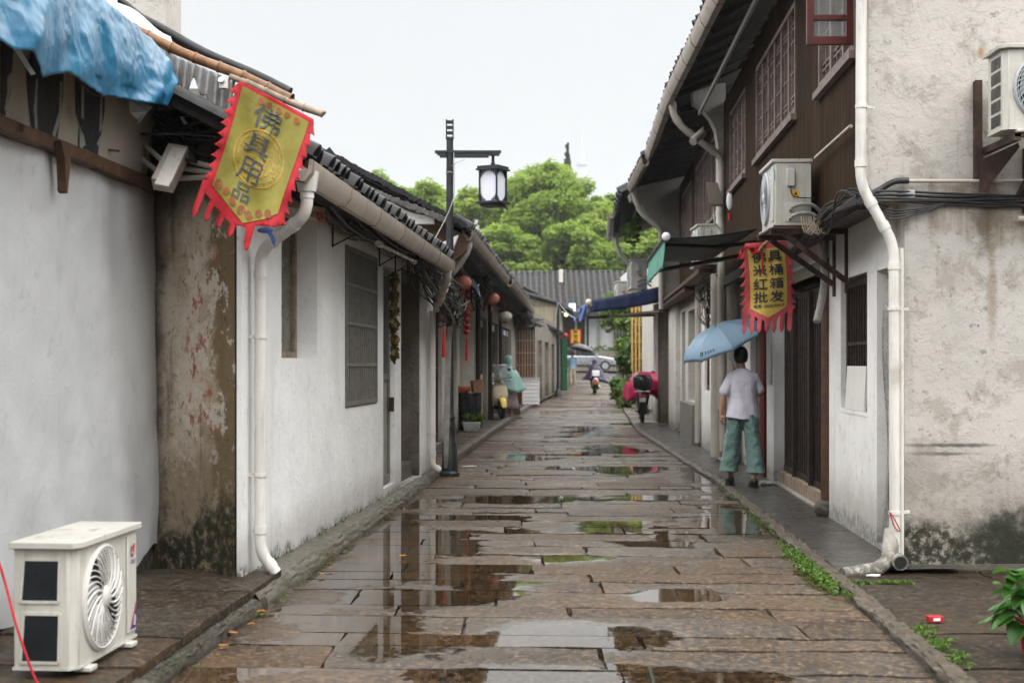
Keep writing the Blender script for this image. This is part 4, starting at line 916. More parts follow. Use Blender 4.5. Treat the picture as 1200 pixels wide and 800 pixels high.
for i in range(42):
    y0_ = rg.uniform(15.0, 17.2); m.tube(curve_pts([F1.P(y0_, rg.uniform(.05, .3), 2.55), F1.P(y0_+.7, rg.uniform(.05, .35), 2.45+rg.uniform(-.15, .1)), F1.P(17.6+rg.uniform(-.2, .4), rg.uniform(.08, .45), rg.uniform(1.95, 2.4)), F1.P(18.3+rg.uniform(0, .5), rg.uniform(0, .4), rg.uniform(1.9, 2.3))], 5), rg.uniform(.005, .012), 5)
tag(m.build('cable_bundle', MAT['cable'], smooth=60), 'messy black cables strung below the white house eave up to the lamp post', 'cables')
m = MB()
for i in range(5): m.tube(curve_pts([F1.P(15.6, .2, 2.5), F1.P(16.6, .2+.02*i, 2.30-.02*i), F1.P(17.7, .3, 2.0), W(524+i, 400, 18.0), W(521+i, 520, 18.1), W(521+i*.5, 548, 18.2)], 6), .012, 6)
tag(m.build('cable_bundle', MAT['cable_grey'], smooth=60), 'pale grey cables running down beside the foot of the lamp post', 'cables')
m = MB(); c = W(510, 549, 17.6); m.prism([(-.03, 0), (.05, -.02), (.02, .1), (-.02, .12)], lambda a, b: c+Vector((a, 0, b)), (0, .02, 0)); tag(m.build('red_scrap', MAT['red']), 'red scrap of cloth lying at the foot of the far drainpipe', 'scrap')

# ---- gold banner (left)
def banner(name, outline_red, outline_gold, textf, fn, label, mats, scroll=None, ring=None):
    """outline polygons in banner space -> fn(a,b,lift)"""
    root = None
    def cutmesh(poly, step=.06):
        bm = bmesh.new(); vv = [bm.verts.new((x, y, 0)) for x, y in poly]; bm.verts.index_update()
        for t in tessellate_polygon([[Vector((x, y, 0)) for x, y in poly]]):
            try: bm.faces.new([vv[i] for i in t])
            except ValueError: pass
        xs = [p[0] for p in poly]; ys_ = [p[1] for p in poly]
        k = min(xs)+step
        while k < max(xs): bmesh.ops.bisect_plane(bm, geom=bm.verts[:]+bm.edges[:]+bm.faces[:], plane_co=(k, 0, 0), plane_no=(1, 0, 0)); k += step
        k = min(ys_)+step
        while k < max(ys_): bmesh.ops.bisect_plane(bm, geom=bm.verts[:]+bm.edges[:]+bm.faces[:], plane_co=(0, k, 0), plane_no=(0, 1, 0)); k += step
        bm.verts.index_update(); r = ([tuple(v.co[:2]) for v in bm.verts], [[v.index for v in f.verts] for f in bm.faces]); bm.free(); return r
    V, Fc = cutmesh(outline_red); m = MB(); m.add([fn(a, b, 0) for a, b in V], Fc)
    root = m.build(name, mats[0], smooth=180, solid=.0025, label=label, cat='banner')
    V, Fc = cutmesh(outline_gold); m = MB(); m.add([fn(a, b, .008) for a, b in V], Fc); m.build('panel', mats[1], root, smooth=180)
    m = MB(); textf(m, lambda a, b, l=0: fn(a, b, .018+l)); m.build('characters', mats[2], root)
    if scroll:
        scroll(lambda a, b: fn(a, b, .013), root)
    return root
def teeth_side(x0, x1, ya, yb, n, out):
    """flame shaped fringe running from (x0,ya) to (x1,yb)"""
    P = []
    for i in range(n):
        a = i/n; b = (i+1)/n
        def pt(t, o): return (lerp(x0, x1, t)+o*out, lerp(ya, yb, t))
        P += [pt(a, .25), pt(lerp(a, b, .35), .45), pt(lerp(a, b, .70), .75), pt(lerp(a, b, .86), 1.0), pt(lerp(a, b, .93), .85), pt(lerp(a, b, .90), .5), pt(lerp(a, b, .97), .28)]
    return P
MAT['dark_red'] = basic('dark red print', (.23, .07, .025), .7, .1, 8, 0)
# banner space: a 0..1 across, b 0..1 down (unit = .447 m across)
def fl(a, b, lift):
    px = 283+a*79-b*36+2.0*math.sin(b*3+a*2); py = 98+a*44+b*118
    Y = 8.42+.06*math.sin(a*4.2+b*1.4)*b+.055*nz(a*2.6, b*2.2, 3, 1.4)*min(1, b*3)+.022*nz(a*6+b*2, b*3, 4)-.10*b-lift
    return W(px, py, Y)
left_e = teeth_side(-.025, -.02, .02, .98, 9, -.115); right_e = teeth_side(1.03, 1.05, .0, 1.0, 9, .085)
bot = []
tl_ = [(-.10, 1.02, 1.52), (.08, 1.10, 1.50), (.26, 1.16, 1.52), (.44, 1.22, 1.50), (.60, 1.22, 1.46)]
bot_pts = [(-.125, 1.0), (-.125, 1.32), (-.085, 1.36), (-.05, 1.32), (-.035, 1.10), (.06, 1.13), (.055, 1.30), (.09, 1.335), (.125, 1.30), (.135, 1.16), (.235, 1.19), (.235, 1.30), (.27, 1.335), (.305, 1.30), (.315, 1.21), (.415, 1.235), (.42, 1.32), (.455, 1.355), (.49, 1.32), (.50, 1.22), (.63, 1.19), (.675, 1.36), (.715, 1.40), (.745, 1.36), (.745, 1.13), (.98, 1.055), (1.04, 1.03)]
OR = [(-.01, -.02)]+left_e+bot_pts+list(reversed(right_e))+[(1.03, -.03)]
OG = [(.02, .015), (.02, 1.0), (.58, 1.17), (.86, 1.02), (.985, .92), (.985, .015)]
def txtL(m, fn):
    for ch, (a, b, s_, r_) in zip('佛具用品', ((.45, .19, .40, .31), (.43, .455, .36, .29), (.43, .70, .33, .30), (.43, .915, .25, .22))):
        put_text(m, ch, fn, a-s_/2, b+r_*.36, a+s_/2, b-r_*.36, .0)
def ornL(fn, root):
    m = MB()
    for rr, w in ((.36, .008), (.30, .006), (.22, .006), (.13, .006)):
        n = 48
        for i in range(n):
            if rr < .33 and i % 3 == 0: continue
            t0, t1 = 2*math.pi*i/n, 2*math.pi*(i+1)/n; q = lambda t, r_: (.5+r_*math.cos(t), .56+r_*.72*math.sin(t))
            A = [q(t0, rr-w), q(t0, rr+w), q(t1, rr+w), q(t1, rr-w)]; m.add([fn(*p) for p in A], [(0, 1, 2, 3)], 0)
    for i in range(30):                                   # woven medallion
        t = i*2.4; r0 = .05+.009*i; a, b = .5+r0*math.cos(t), .56+r0*.72*math.sin(t); s_ = .03
        for k in range(10):
            t0, t1 = 2*math.pi*k/10, 2*math.pi*(k+.8)/10
            A = [(a+s_*math.cos(t0), b+s_*.8*math.sin(t0)), (a+s_*1.25*math.cos(t0), b+s_*math.sin(t0)), (a+s_*1.25*math.cos(t1), b+s_*math.sin(t1)), (a+s_*math.cos(t1), b+s_*.8*math.sin(t1))]; m.add([fn(*p) for p in A], [(0, 1, 2, 3)], 0)
    m.build('medallion', MAT['gold'], root)
    def spiral(ca, cb, r0, turns, flip, th=.011):
        m = MB()
        n = 26; pr = None
        for k in range(n+1):
            t = k/n; an = flip*t*turns*2*math.pi; r_ = r0*(1-t*.85); c = (ca+r_*math.cos(an), cb+r_*math.sin(an)*.8); cc = ((c[0]-th*math.cos(an), c[1]-th*math.sin(an)*.8), (c[0]+th*math.cos(an), c[1]+th*math.sin(an)*.8))
            if pr: m.add([fn(*p) for p in (pr[0], pr[1], cc[1], cc[0])], [(0, 1, 2, 3)])
            pr = cc
        m.build('scroll', MAT['dark_red'], root)
    for ca, cb, r_, f in ((.10, .955, .06, 1), (.23, .985, .05, -1), (.35, 1.03, .05, 1), (.50, 1.07, .06, -1), (.62, 1.07, .055, 1), (.74, 1.02, .05, -1), (.86, .965, .05, 1), (.30, .06, .04, 1), (.42, .065, .035, -1), (.56, .06, .035, 1), (.68, .065, .035, -1), (.82, .06, .04, 1)): spiral(ca, cb, r_, 1.7, f)
_b = banner('banner', OR, OG, txtL, fl, 'olive gold banner with red flame fringe and four faded characters hung from bamboo', [MAT['red'], MAT['flag_gold'], MAT['ink_flag'], MAT['gold']], ornL)

# ---- street lamp
LX, LY = -.80, 18.3
lp = thing('street_lamp', 'tall black lamp post with a square lattice lantern on its arm', 'street lamp', (LX, LY, 0))
m = MB(); m.lathe((LX, LY, 0), [(.125, 0), (.125, .05), (.105, .07), (.095, .42), (.075, .46), (.075, .55), (.066, .60), (.074, .63), (.074, .67), (.062, .69), (.062, .74), (.07, .76), (.05, .80), (.048, 3.0), (.044, 4.33)], 20)
m.build('pole', MAT['iron'], lp, smooth=40)
m = MB()
for a, b in ((-.05, -.035), (.035, .05)): m.box(LX+a, LY-.05, 4.33, LX+b, LY+.05, 4.585)
for z in (4.33, 4.40, 4.47, 4.54): m.box(LX-.0349, LY-.049, z, LX+.0349, LY+.049, z+.03)
m.build('finial', MAT['iron'], lp)
zz = 4.10
m = MB(); m.box(LX-.19, LY-.05, zz+.055, LX+.66, LY+.05, zz+.085); m.box(LX-.13, LY-.04, zz, LX-.045, LY+.04, zz+.054); m.box(LX+.045, LY-.04, zz, LX+.50, LY+.04, zz+.054); m.box(LX-.16, LY-.045, zz+.03, LX-.131, LY+.045, zz+.0545); m.box(LX+.501, LY-.045, zz+.025, LX+.64, LY+.045, zz+.0545)
m.build('arm', MAT['iron'], lp)
LC = Vector((-.245, LY, 0)); RT = Matrix.Rotation(R(-29), 4, 'Z')
def lq(m, x0, y0, z0, x1, y1, z1, mi=0):
    m.hexa([LC+RT @ Vector(p) for p in ((x0, y0, z0), (x1, y0, z0), (x1, y1, z0), (x0, y1, z0), (x0, y0, z1), (x1, y0, z1), (x1, y1, z1), (x0, y1, z1))], mi)
m = MB(); w_ = .125
for sx_ in (-1, 1):
    for sy_ in (-1, 1): lq(m, sx_*w_-.01, sy_*w_-.01, 3.53, sx_*w_+.01, sy_*w_+.01, 3.93)
lq(m, -.165, -.165, 3.93, .165, .165, 3.95); lq(m, -.15, -.15, 3.951, .15, .15, 3.985); lq(m, -.165, -.165, 3.50, .165, .165, 3.53); lq(m, -.12, -.12, 3.465, .12, .12, 3.499)
m.tube([LC+Vector((0, 0, 3.985)), LC+Vector((0, 0, 4.16))], .02, 8); m.ell(LC+Vector((0, 0, 4.02)), .03, .03, .025, 10, 6)
ln = m.build('lantern', MAT['iron'], lp, bevel=.002)
m = MB(); lq(m, -.112, -.112, 3.53, .112, .112, 3.93); m.build('pane', MAT['lamp_pane'], ln)
m = MB()
for ax in (0, 1):
    for sgn_ in (-1, 1):
        for ca in (-1, 1):
            for cz in (3.53, 3.93):
                dz = 1 if cz == 3.53 else -1
                for (u0, v0, u1, v1) in ((0, .024, .075, .030), (0, .052, .047, .058), (0, .082, .024, .088), (.018, 0, .024, .088), (.042, 0, .048, .058), (.070, 0, .076, .030)):
                    ua, ub = sorted((ca*(w_-u0), ca*(w_-u1))); va, vb = sorted((cz+dz*v0, cz+dz*v1)); o = sorted((sgn_*.115, sgn_*.124))
                    if ax == 0: lq(m, ua, o[0], va, ub, o[1], vb)
                    else: lq(m, o[0], ua, va, o[1], ub, vb)
m.build('fretwork', MAT['iron'], ln)
m = MB(); m.tube(curve_pts([(LX+.05, LY-.04, 4.2), (LX+.055, LY-.06, 3.9), (LX+.03, LY-.07, 3.5), (LX-.25, LY-.3, 2.9), (LX-.4, LY-.6, 2.66)], 6), .006, 5); m.tube(curve_pts([(LX+.02, LY-.05, 3.98), (LX+.1, LY-.1, 4.02), (LX+.2, LY-.1, 4.06)], 5), .004, 5)
for z in (3.9, 2.72): m.tube([(LX+.055*math.cos(t), LY+.055*math.sin(t), z+.01*math.sin(3*t)) for t in [2*math.pi*i/12 for i in range(13)]], .007, 5)
tag(m.build('cable', MAT['cable_grey'], smooth=60), 'pale wire tied to the street lamp and sloping down to the eave', 'cable')
m = MB(); m.prism([(0, 0), (.05, 0), (.05, .09), (0, .09)], lambda a, b: (LX-.025+a, LY-.050, 1.83+b), (0, .004, 0)); m.build('sticker', MAT['paper'], lp)
# ---- second left house: gable over the white roof, lantern-hung front
F2 = Fr(-1.80, .025, 1)
h2 = thing('gabled_house', 'taller gabled house whose pale stepped gable rises behind the white house roof', 'house', (-2.2, 18.3, 0))
m = MB(); m.prism([(-5, .1), (-1.36, .1), (-1.36, 3.45), (-5, 5.4)], lambda a, b: (a, 18.75, b), (0, .3, 0)); m.build('gable_wall', MAT['pale_wall'], h2)
m = MB(); m.prism([(-2.1, 3.28), (-1.02, 3.28), (-1.02, 3.36), (-1.3, 3.42), (-2.1, 3.72)], lambda a, b: (a, 18.6, b), (0, .14, 0)); m.build('wall_band', MAT['white_wall'], h2)
# capping along the verge and a lower row of tiles
def vergetiles(parent, a, b, d, n, mat, r=.05, y=18.1, depth=.35, name='tile_capping'):
    m = MB(); a = Vector(a); b = Vector(b); dirv = (b-a).normalized(); nn = Vector((-dirv.z, 0, dirv.x))
    m.hexa([a, b, b+Vector((0, depth, 0)), a+Vector((0, depth, 0)), a+nn*d, b+nn*d, b+nn*d+Vector((0, depth, 0)), a+nn*d+Vector((0, depth, 0))])
    for i in range(n+1):
        p = a.lerp(b, i/n)+nn*d*.6+Vector((0, random.uniform(-.03, .0), random.uniform(-.008, .008)))
        m.tube([p+Vector((0, -.05, 0)), p+Vector((0, depth*.9, .02))], r*random.uniform(.85, 1.1), 8)
    return m.build(name, MAT[mat], parent, smooth=45)
vergetiles(h2, W(388, 187, 18.7), W(541, 268, 18.7), .09, 30, 'tile', .045, depth=.5)
vergetiles(h2, W(404, 215, 18.5), W(525, 262, 18.5), .05, 24, 'tile_pale', .04, depth=.16)
m = MB(); m.bar(W(384, 178, 18.6), W(398, 196, 18.6), .35, .12); m.build('ridge_end', MAT['tile'], h2)
m = MB(); m.prism([(-1.36, 2.3), (-.60, 2.95), (-.60, 3.12), (-1.36, 3.5)], lambda a, b: (a, 18.8, b), (0, .25, 0)); m.build('eave_bracket', MAT['wood_brown'], h2)
m = MB(); m.prism([(-.96, 3.02), (-.70, 3.14), (-.74, 3.03), (-.77, 2.95), (-.92, 2.90)], lambda a, b: (a, 18.65, b), (0, .14, 0)); m.build('corbel', MAT['white_plastic'], h2, bevel=.01)
tile_roof(h2, (-.66, 19.0, 3.26), (-.18, 28.3, 3.2), (-3.5, .1, 1.9), .24, .066, seed=8)
gutter(h2, (-.66, 18.95, 3.21), (-.19, 28.2, 3.14), F2.nv, 'gutter_old', 1.1)
m = MB(); F2.box(m, 19.0, 28.4, .0, .62, 3.06, 3.10); F2.box(m, 19.0, 28.4, .3, .38, 2.98, 3.06); m.build('eave', MAT['under'], h2)
m = MB(); F2.wall(m, 19.06, 29.3, .1, 3.05, .3, [(19.3, 20.6, .12, 2.4), (21.3, 24.2, .12, 2.5), (25.2, 28.2, .12, 2.5)]); m.build('wall', MAT['pale_wall'], h2)
m = MB(); F2.box(m, 19.06, 29.4, -4, -.32, .1, 3.2); m.build('back_room', MAT['grey_wall'], h2)
for (a, b, mt) in ((19.3, 20.6, 'wood_dark'), (21.3, 24.2, 'door_red'), (25.2, 28.2, 'wood_dark')):
    d = boxpart('door', mt, h2, F2, a+.01, b-.01, -.2, -.14, .12, 2.4)
    m = MB(); n = int((b-a)/.5)
    for i in range(n+1): y = lerp(a+.05, b-.05, i/n); F2.box(m, y-.04, y+.04, -.139, -.06, .12, 2.39)
    m.build('door_frame', MAT['wood_brown'], d)
drainpipe(h2, [(-.58, 19.1, 3.08), (-.60, 19.1, 2.95), (-.80, 19.1, 2.66), (-1.1, 19.0, 2.5)], .05, 'pipe_dirty')
m = MB(); m.prism([(-1.2, 2.35), (-.95, 2.7), (-.75, 2.9), (-.9, 2.6), (-.95, 2.3)], lambda a, b: (a, 19.0, b), (0, .2, 0)); m.build('corbel', MAT['pale_wall'], h2, bevel=.02)
for i, (px, py, Y) in enumerate(((515, 300, 19.2), (560, 318, 26))):
    m = MB(); rg = random.Random(i+50)
    for k in range(26): m.tube(curve_pts([W(px+rg.uniform(-18, 12), py+rg.uniform(-14, 10), Y), W(px+rg.uniform(-14, 18), py+rg.uniform(0, 30), Y+rg.uniform(-.3, .6)), W(px+rg.uniform(-10, 22), py+rg.uniform(10, 48), Y+.3)], 4), rg.uniform(.006, .014), 5)
    tag(m.build('cable_bundle', MAT['cable'], smooth=60), ('knot of black cables behind the lamp post under the gable eave', 'black cables sagging under the eave by the round faded lantern')[i], 'cables')
# lantern strings and round lanterns
def lantern_string(name, top, n, r, gap, label):
    t = thing(name, label, 'lantern string', top, 'red lantern strings on the left houses'); top = Vector(top)
    m = MB(); m.tube([top+Vector((0, 0, .15)), top-Vector((0, 0, n*gap+.1))], .004, 5); m.build('cord', MAT['red'], t)
    for i in range(n):
        c = top-Vector((0, 0, gap*(i+.5))); m = MB(); m.ell(c, r, r, r*.72, 12, 8); l = m.build('lantern', MAT['red_lantern'], t, smooth=180)
        m = MB(); m.tube([c+Vector((0, 0, r*.62)), c+Vector((0, 0, r*.85))], r*.5, 10); m.tube([c-Vector((0, 0, r*.85)), c-Vector((0, 0, r*.62))], r*.5, 10); m.build('cap', MAT['wood_dark'], l)
    c = top-Vector((0, 0, n*gap+.04)); m = MB(); m.tube([c, c-Vector((0, 0, .10)), c-Vector((0, 0, .42))], [.012, .02, .028], 8); m.build('tassel', MAT['red_lantern'], t, smooth=50); return t
lantern_string('lantern_string', W(520, 326, 19.6), 6, .05, .105, 'string of small red lanterns hanging between the white house corner and the lamp post')
lantern_string('lantern_string', W(547, 334, 25.5), 8, .062, .112, 'string of eight red lanterns with a tassel hanging right of the lamp post')
def round_lantern(c, r, mat, label, grp='round lanterns under the left eaves'):
    c = Vector(c); t = thing('round_lantern', label, 'lantern', c, grp)
    m = MB(); n = 24
    m.loft([[c+Vector((rr*(1+.025*(j % 2))*math.cos(2*math.pi*j/n), rr*(1+.025*(j % 2))*math.sin(2*math.pi*j/n), z)) for j in range(n)] for rr, z in [(r*max(.3, math.sin(math.pi*i/10)), -r*.78*math.cos(math.pi*i/10)) for i in range(11)]]); m.build('shade', MAT[mat], t, smooth=180)
    m = MB(); m.tube([c+Vector((0, 0, r*.72)), c+Vector((0, 0, r*.9))], r*.36, 12); m.tube([c-Vector((0, 0, r*.9)), c-Vector((0, 0, r*.72))], r*.36, 12); m.build('cap', MAT['wood_brown'], t)
    m = MB(); m.tube([c+Vector((0, 0, r*.9)), c+Vector((0, 0, r*.9+.2))], .006, 5); m.tube([c-Vector((0, 0, r*.9)), c-Vector((0, 0, r*1.5))], [.01, .025], 6); m.build('cord', MAT['lantern_faded'], t); return t
round_lantern(W(542, 331, 21.5), .14, 'lantern_faded', 'faded orange pink round lantern just right of the lamp post')
round_lantern(W(576, 350, 27.2), .155, 'lantern_faded', 'dusty pink round lantern under the eave above the scooter')
round_lantern(W(592, 371, 31), .15, 'pale_wall', 'bleached grey round lantern left of the brown plank screen')
m = MB(); m.grid(16, 10, lambda u, v: W(lerp(541, 561, u)+2*v, lerp(312, 336, u)+v*lerp(10, 12, u)+1.2*math.sin(u*7), 23.5+.1*math.sin(u*8+v*2)))
tag(m.build('cloth_sheet', MAT['pale_cloth'], smooth=180, solid=.006), 'pale blue cloth tucked under the eave above the round lantern', 'cloth')

# ---- third left house with blue and white door panels
F3 = Fr(-.80-.05*29.5, .05, 1)
h3 = thing('panelled_house', 'left house with a plain pier and blue door panels behind the scooter', 'house', (-1, 30, 0))
m = MB(); m.box(-1.5, 29.35, .1, F3.x(29.5), 29.75, 3.0); m.build('pier', MAT['pale_wall'], h3)
m = MB(); F3.wall(m, 29.5, 48, .1, 3.05, .3, [(30.5, 33.6, .12, 2.5), (34.6, 38, .12, 2.5), (39, 45, .12, 2.5)]); m.build('wall', MAT['grey_wall'], h3)
m = MB(); F3.box(m, 29.8, 48, -4.5, -.32, .1, 3.0); m.build('back_room', MAT['grey_wall'], h3)
for (a, b) in ((30.5, 33.6), (34.6, 38), (39, 45)):
    n = int((b-a)/.75)
    for i in range(n):
        y0_, y1_ = lerp(a, b, i/n)+.02, lerp(a, b, (i+1)/n)-.02; mt = ('blue_paint', 'white_plastic', 'wood_dark', 'pale_wall')[i % 4]
        d = boxpart('door_panel', mt, h3, F3, y0_, y1_, -.16, -.10, .14, 2.46)
        m = MB(); F3.box(m, y0_+.08, y1_-.08, -.099, -.09, 1.2, 2.3); m.build('panel_glass', MAT['glass'], d)
for y in (30.2, 34.1, 38.4):
    m = MB(); m.tube([F3.P(y, .04, .12), F3.P(y, .04, 2.9)], .06, 12); m.tube([F3.P(y, .04, .12), F3.P(y, .04, .26)], .09, 12); m.build('post', MAT['wood_dark'], h3, smooth=50)
tile_roof(h3, (-.12, 28.5, 3.16), (.50, 40.5, 3.05), (-3.6, .2, 1.9), .26, .07, seed=12)
gutter(h3, (-.12, 28.4, 3.12), (.50, 40.4, 3.0), F3.nv, 'gutter_old', 1.15, 1.4)
m = MB(); F3.box(m, 28.6, 40.5, .02, .60, 2.97, 3.0); F3.box(m, 29.8, 40.5, .3, .4, 2.85, 2.97); m.build('eave', MAT['under'], h3)
tile_roof(h3, (.35, 40.6, 2.95), (.6, 47.5, 2.95), (-3.4, .1, 1.7), .28, .07, seed=13)
# ---- fourth left house: brown plank screen, mossy upper wall over a low tiled pent roof
F4 = Fr(.75-.075*48, .075, 1)
h4 = thing('plank_house', 'left house with a brown plank screen and a mossy wall over a low tiled roof', 'house', (.6, 48, 0))
m = MB(); m.box(-.4, 48.0, .1, .76, 48.06, 2.7); m.build('plank_screen', MAT['brown_boards'], h4)
m = MB()
for x in (-.42, .10, .72): m.box(x-.05, 47.93, .1, x+.05, 47.997, 2.75)
m.box(-.37, 47.94, 2.62, .67, 47.996, 2.72); m.build('screen_frame', MAT['wood_brown'], h4)
m = MB(); F4.wall(m, 48.07, 66, .1, 3.2, .3, [(50, 53, .15, 2.3), (55, 58, .15, 2.3), (60.5, 63, .15, 2.3)]); m.build('wall', MAT['lane_wall'], h4)
for a, b in ((50, 53), (55, 58), (60.5, 63)): boxpart('door', 'wood_dark', h4, F4, a+.02, b-.02, -.2, -.15, .15, 2.3)
m = MB(); F4.box(m, 48.2, 66, -4.5, -.32, .1, 3.4); m.build('back_room', MAT['grey_wall'], h4)
m = MB(); P_ = [W(607, 362, 46.5), W(657, 390, 66), W(657, 358, 66), W(612, 346, 46.5)]; m.hexa([P_[0], P_[1], P_[1]+Vector((-.3, 0, 0)), P_[0]+Vector((-.3, 0, 0)), P_[3], P_[2], P_[2]+Vector((-.3, 0, 0)), P_[3]+Vector((-.3, 0, 0))]); m.build('upper_wall', MAT['mossy_wall'], h4)
vt = MB(); A_, B_ = P_[3], P_[2]; vt.bar(A_+Vector((-.12, 0, .05)), B_+Vector((-.12, 0, .05)), .42, .12)
for i in range(40): p = A_.lerp(B_, i/39.); vt.tube([p+Vector((-.35, 0, .10)), p+Vector((.12, 0, .04))], .09, 7)
vt.build('tile_capping', MAT['tile'], h4, smooth=45)
tile_roof(h4, W(599, 366, 45.5)+Vector((.1, 0, 0)), W(656, 392, 66)+Vector((.1, 0, 0)), (-.9, .07, .45), .3, .08, seed=15)
m = MB(); A_, B_ = W(599, 367, 45.5), W(656, 393, 66); m.tube([A_, B_], .06, 8); m.build('gutter', MAT['gutter_old'], h4, smooth=50)
m = MB(); rg = random.Random(77)
for k in range(40): m.tube(curve_pts([W(600+rg.uniform(-4, 8), 362+rg.uniform(-6, 6), 46), W(606+rg.uniform(-6, 14), 372+rg.uniform(-4, 12), 46.5), W(618+rg.uniform(-6, 20), 376+rg.uniform(-2, 8), 48)], 4), rg.uniform(.01, .025), 5)
tag(m.build('cable_bundle', MAT['cable'], smooth=60), 'thick clump of cables above the brown plank screen', 'cables')
# ---- far left shops
h5 = thing('corner_shop', 'dim far left shop with red and yellow hanging signs', 'house', (2.2, 67, 0))
m = MB(); m.hexa([(-3, 66.2, .1), (2.25, 66.2, .1), (3.0, 84, .6), (-3, 84, .6), (-3, 66.2, 4.0), (2.25, 66.2, 4.0), (3.0, 84, 4.4), (-3, 84, 4.4)]); m.build('wall', MAT['grey_wall'], h5)
m = MB(); m.hexa([(2.26, 66.5, .2), (2.32, 66.5, .2), (3.05, 83.5, .7), (2.99, 83.5, .7), (2.26, 66.5, 2.7), (2.32, 66.5, 2.7), (3.05, 83.5, 3.2), (2.99, 83.5, 3.2)]); m.build('shopfront', MAT['wood_dark'], h5)
tile_roof(h5, (2.7, 66, 3.9), (3.5, 84, 4.3), (-3.5, .1, 1.8), .3, .08, seed=16)
m = MB(); m.bar((2.45, 66.4, .2), (2.45, 66.4, 2.6), .25, .25); m.build('post', MAT['green_paint'], h5)
m = MB(); m.tube([W(654, 466, 62), W(654, 352, 62)], .07, 10); m.lathe(W(654, 468, 62), [(.16, 0), (.16, .3), (.08, .45)], 12); tag(m.build('utility_pole', MAT['iron'], smooth=50), 'dark thin pole standing at the far end of the left pavement', 'pole')
m = MB(); m.tube(sag(W(654, 353, 62), W(680, 374, 62), .2), .03, 6); m.tube([W(654, 354, 61.9), W(649, 386, 61.9)], .03, 6); tag(m.build('cable', MAT['cable_grey'], smooth=60), 'pale cables fanning from the top of the far dark pole', 'cable')
def hang_sign(px0, py0, px1, py1, Y, txt, label):
    t = thing('hanging_sign', label, 'sign', W((px0+px1)/2, py1, Y), 'yellow signs at the far left'); fn = lambda a, b, o=0: W(lerp(px0, px1, a), lerp(py0, py1, b), Y-o)
    m = MB(); m.hexa([fn(0, 1), fn(1, 1), fn(1, 1)+Vector((0, .08, 0)), fn(0, 1)+Vector((0, .08, 0)), fn(0, 0), fn(1, 0), fn(1, 0)+Vector((0, .08, 0)), fn(0, 0)+Vector((0, .08, 0))]); m.build('board', MAT['red_lantern'], t)
    m = MB(); m.add([fn(.12, .97, .006), fn(.88, .97, .006), fn(.88, .03, .006), fn(.12, .03, .006)], [(0, 1, 2, 3)]); m.build('panel', MAT['plank_yellow'], t)
    m = MB()
    rg = random.Random(txt)
    for i in range(3 if txt > 1 else 2):             # far too small to read in the photo: only the weight of the brush marks
        n = 3 if txt > 1 else 2; b0_, b1_ = (i+.12)/n, (i+.9)/n
        for k in range(6):
            if k % 2: a0 = rg.uniform(.3, .65); q = (a0, b0_, a0+.07, b1_)
            else: b2 = lerp(b0_, b1_, rg.random()*.9); q = (.27, b2, .73, b2+.03)
            m.add([fn(q[0], q[1], .010+.001*k), fn(q[2], q[1], .010+.001*k), fn(q[2], q[3], .010+.001*k), fn(q[0], q[3], .010+.001*k)], [(0, 1, 2, 3)])
    m.build('brush_marks', MAT['ink'], t); return t
hang_sign(668, 386, 681, 402.5, 74, 3, 'wider yellow sign with black characters and red edges above the man')
hang_sign(655.5, 392, 662, 405, 70, 1, 'small yellow sign with red foot left of the far red lantern')
round_lantern(W(661.5, 393, 68), .17, 'red_lantern', 'dull red round lantern between the two far yellow signs', 'red lanterns at the far left')
round_lantern(W(652, 379, 64), .17, 'red_lantern', 'red lantern hanging beside the top of the far dark pole', 'red lanterns at the far left')
for px, py, Y, w_, h_, lb in ((670.5, 360, 80, .36, .46, 'square pale blue lit lantern, right one of the pair under the far roof'), (659.5, 363, 80, .36, .34, 'pale blue lit lantern, left one of the pair under the far roof')):
    c = W(px, py, Y); t = thing('lit_lantern', lb, 'lantern', c, 'pale lit lanterns under the far roof')
    m = MB(); m.box(c.x-w_/2, Y-w_/2, c.z-h_/2, c.x+w_/2, Y+w_/2, c.z+h_/2); m.build('pane', MAT['lit_blue'], t)
    m = MB(); m.box(c.x-w_/2-.04, Y-w_/2-.04, c.z+h_/2, c.x+w_/2+.04, Y+w_/2+.04, c.z+h_/2+.06); m.box(c.x-w_/2-.04, Y-w_/2-.04, c.z-h_/2-.05, c.x+w_/2+.04, Y+w_/2+.04, c.z-h_/2); m.tube([c+Vector((0, 0, h_/2)), c+Vector((0, 0, 1.2))], .015, 6); m.build('lantern_frame', MAT['iron'], t)
c = W(663.5, 368.5, 76); t = thing('light_bulb', 'glowing warm light bulb among the cables at the far left', 'bulb', c)
m = MB(); m.ell(c, .11, .11, .11); m.build('globe', MAT['lit_warm'], t, smooth=180); m = MB(); m.tube([c+Vector((0, 0, .1)), c+Vector((0, 0, .35))], .04, 8); m.tube([c+Vector((0, 0, .3)), c+Vector((0, 0, 1.0))], .012, 5); m.build('cap', MAT['iron'], t)

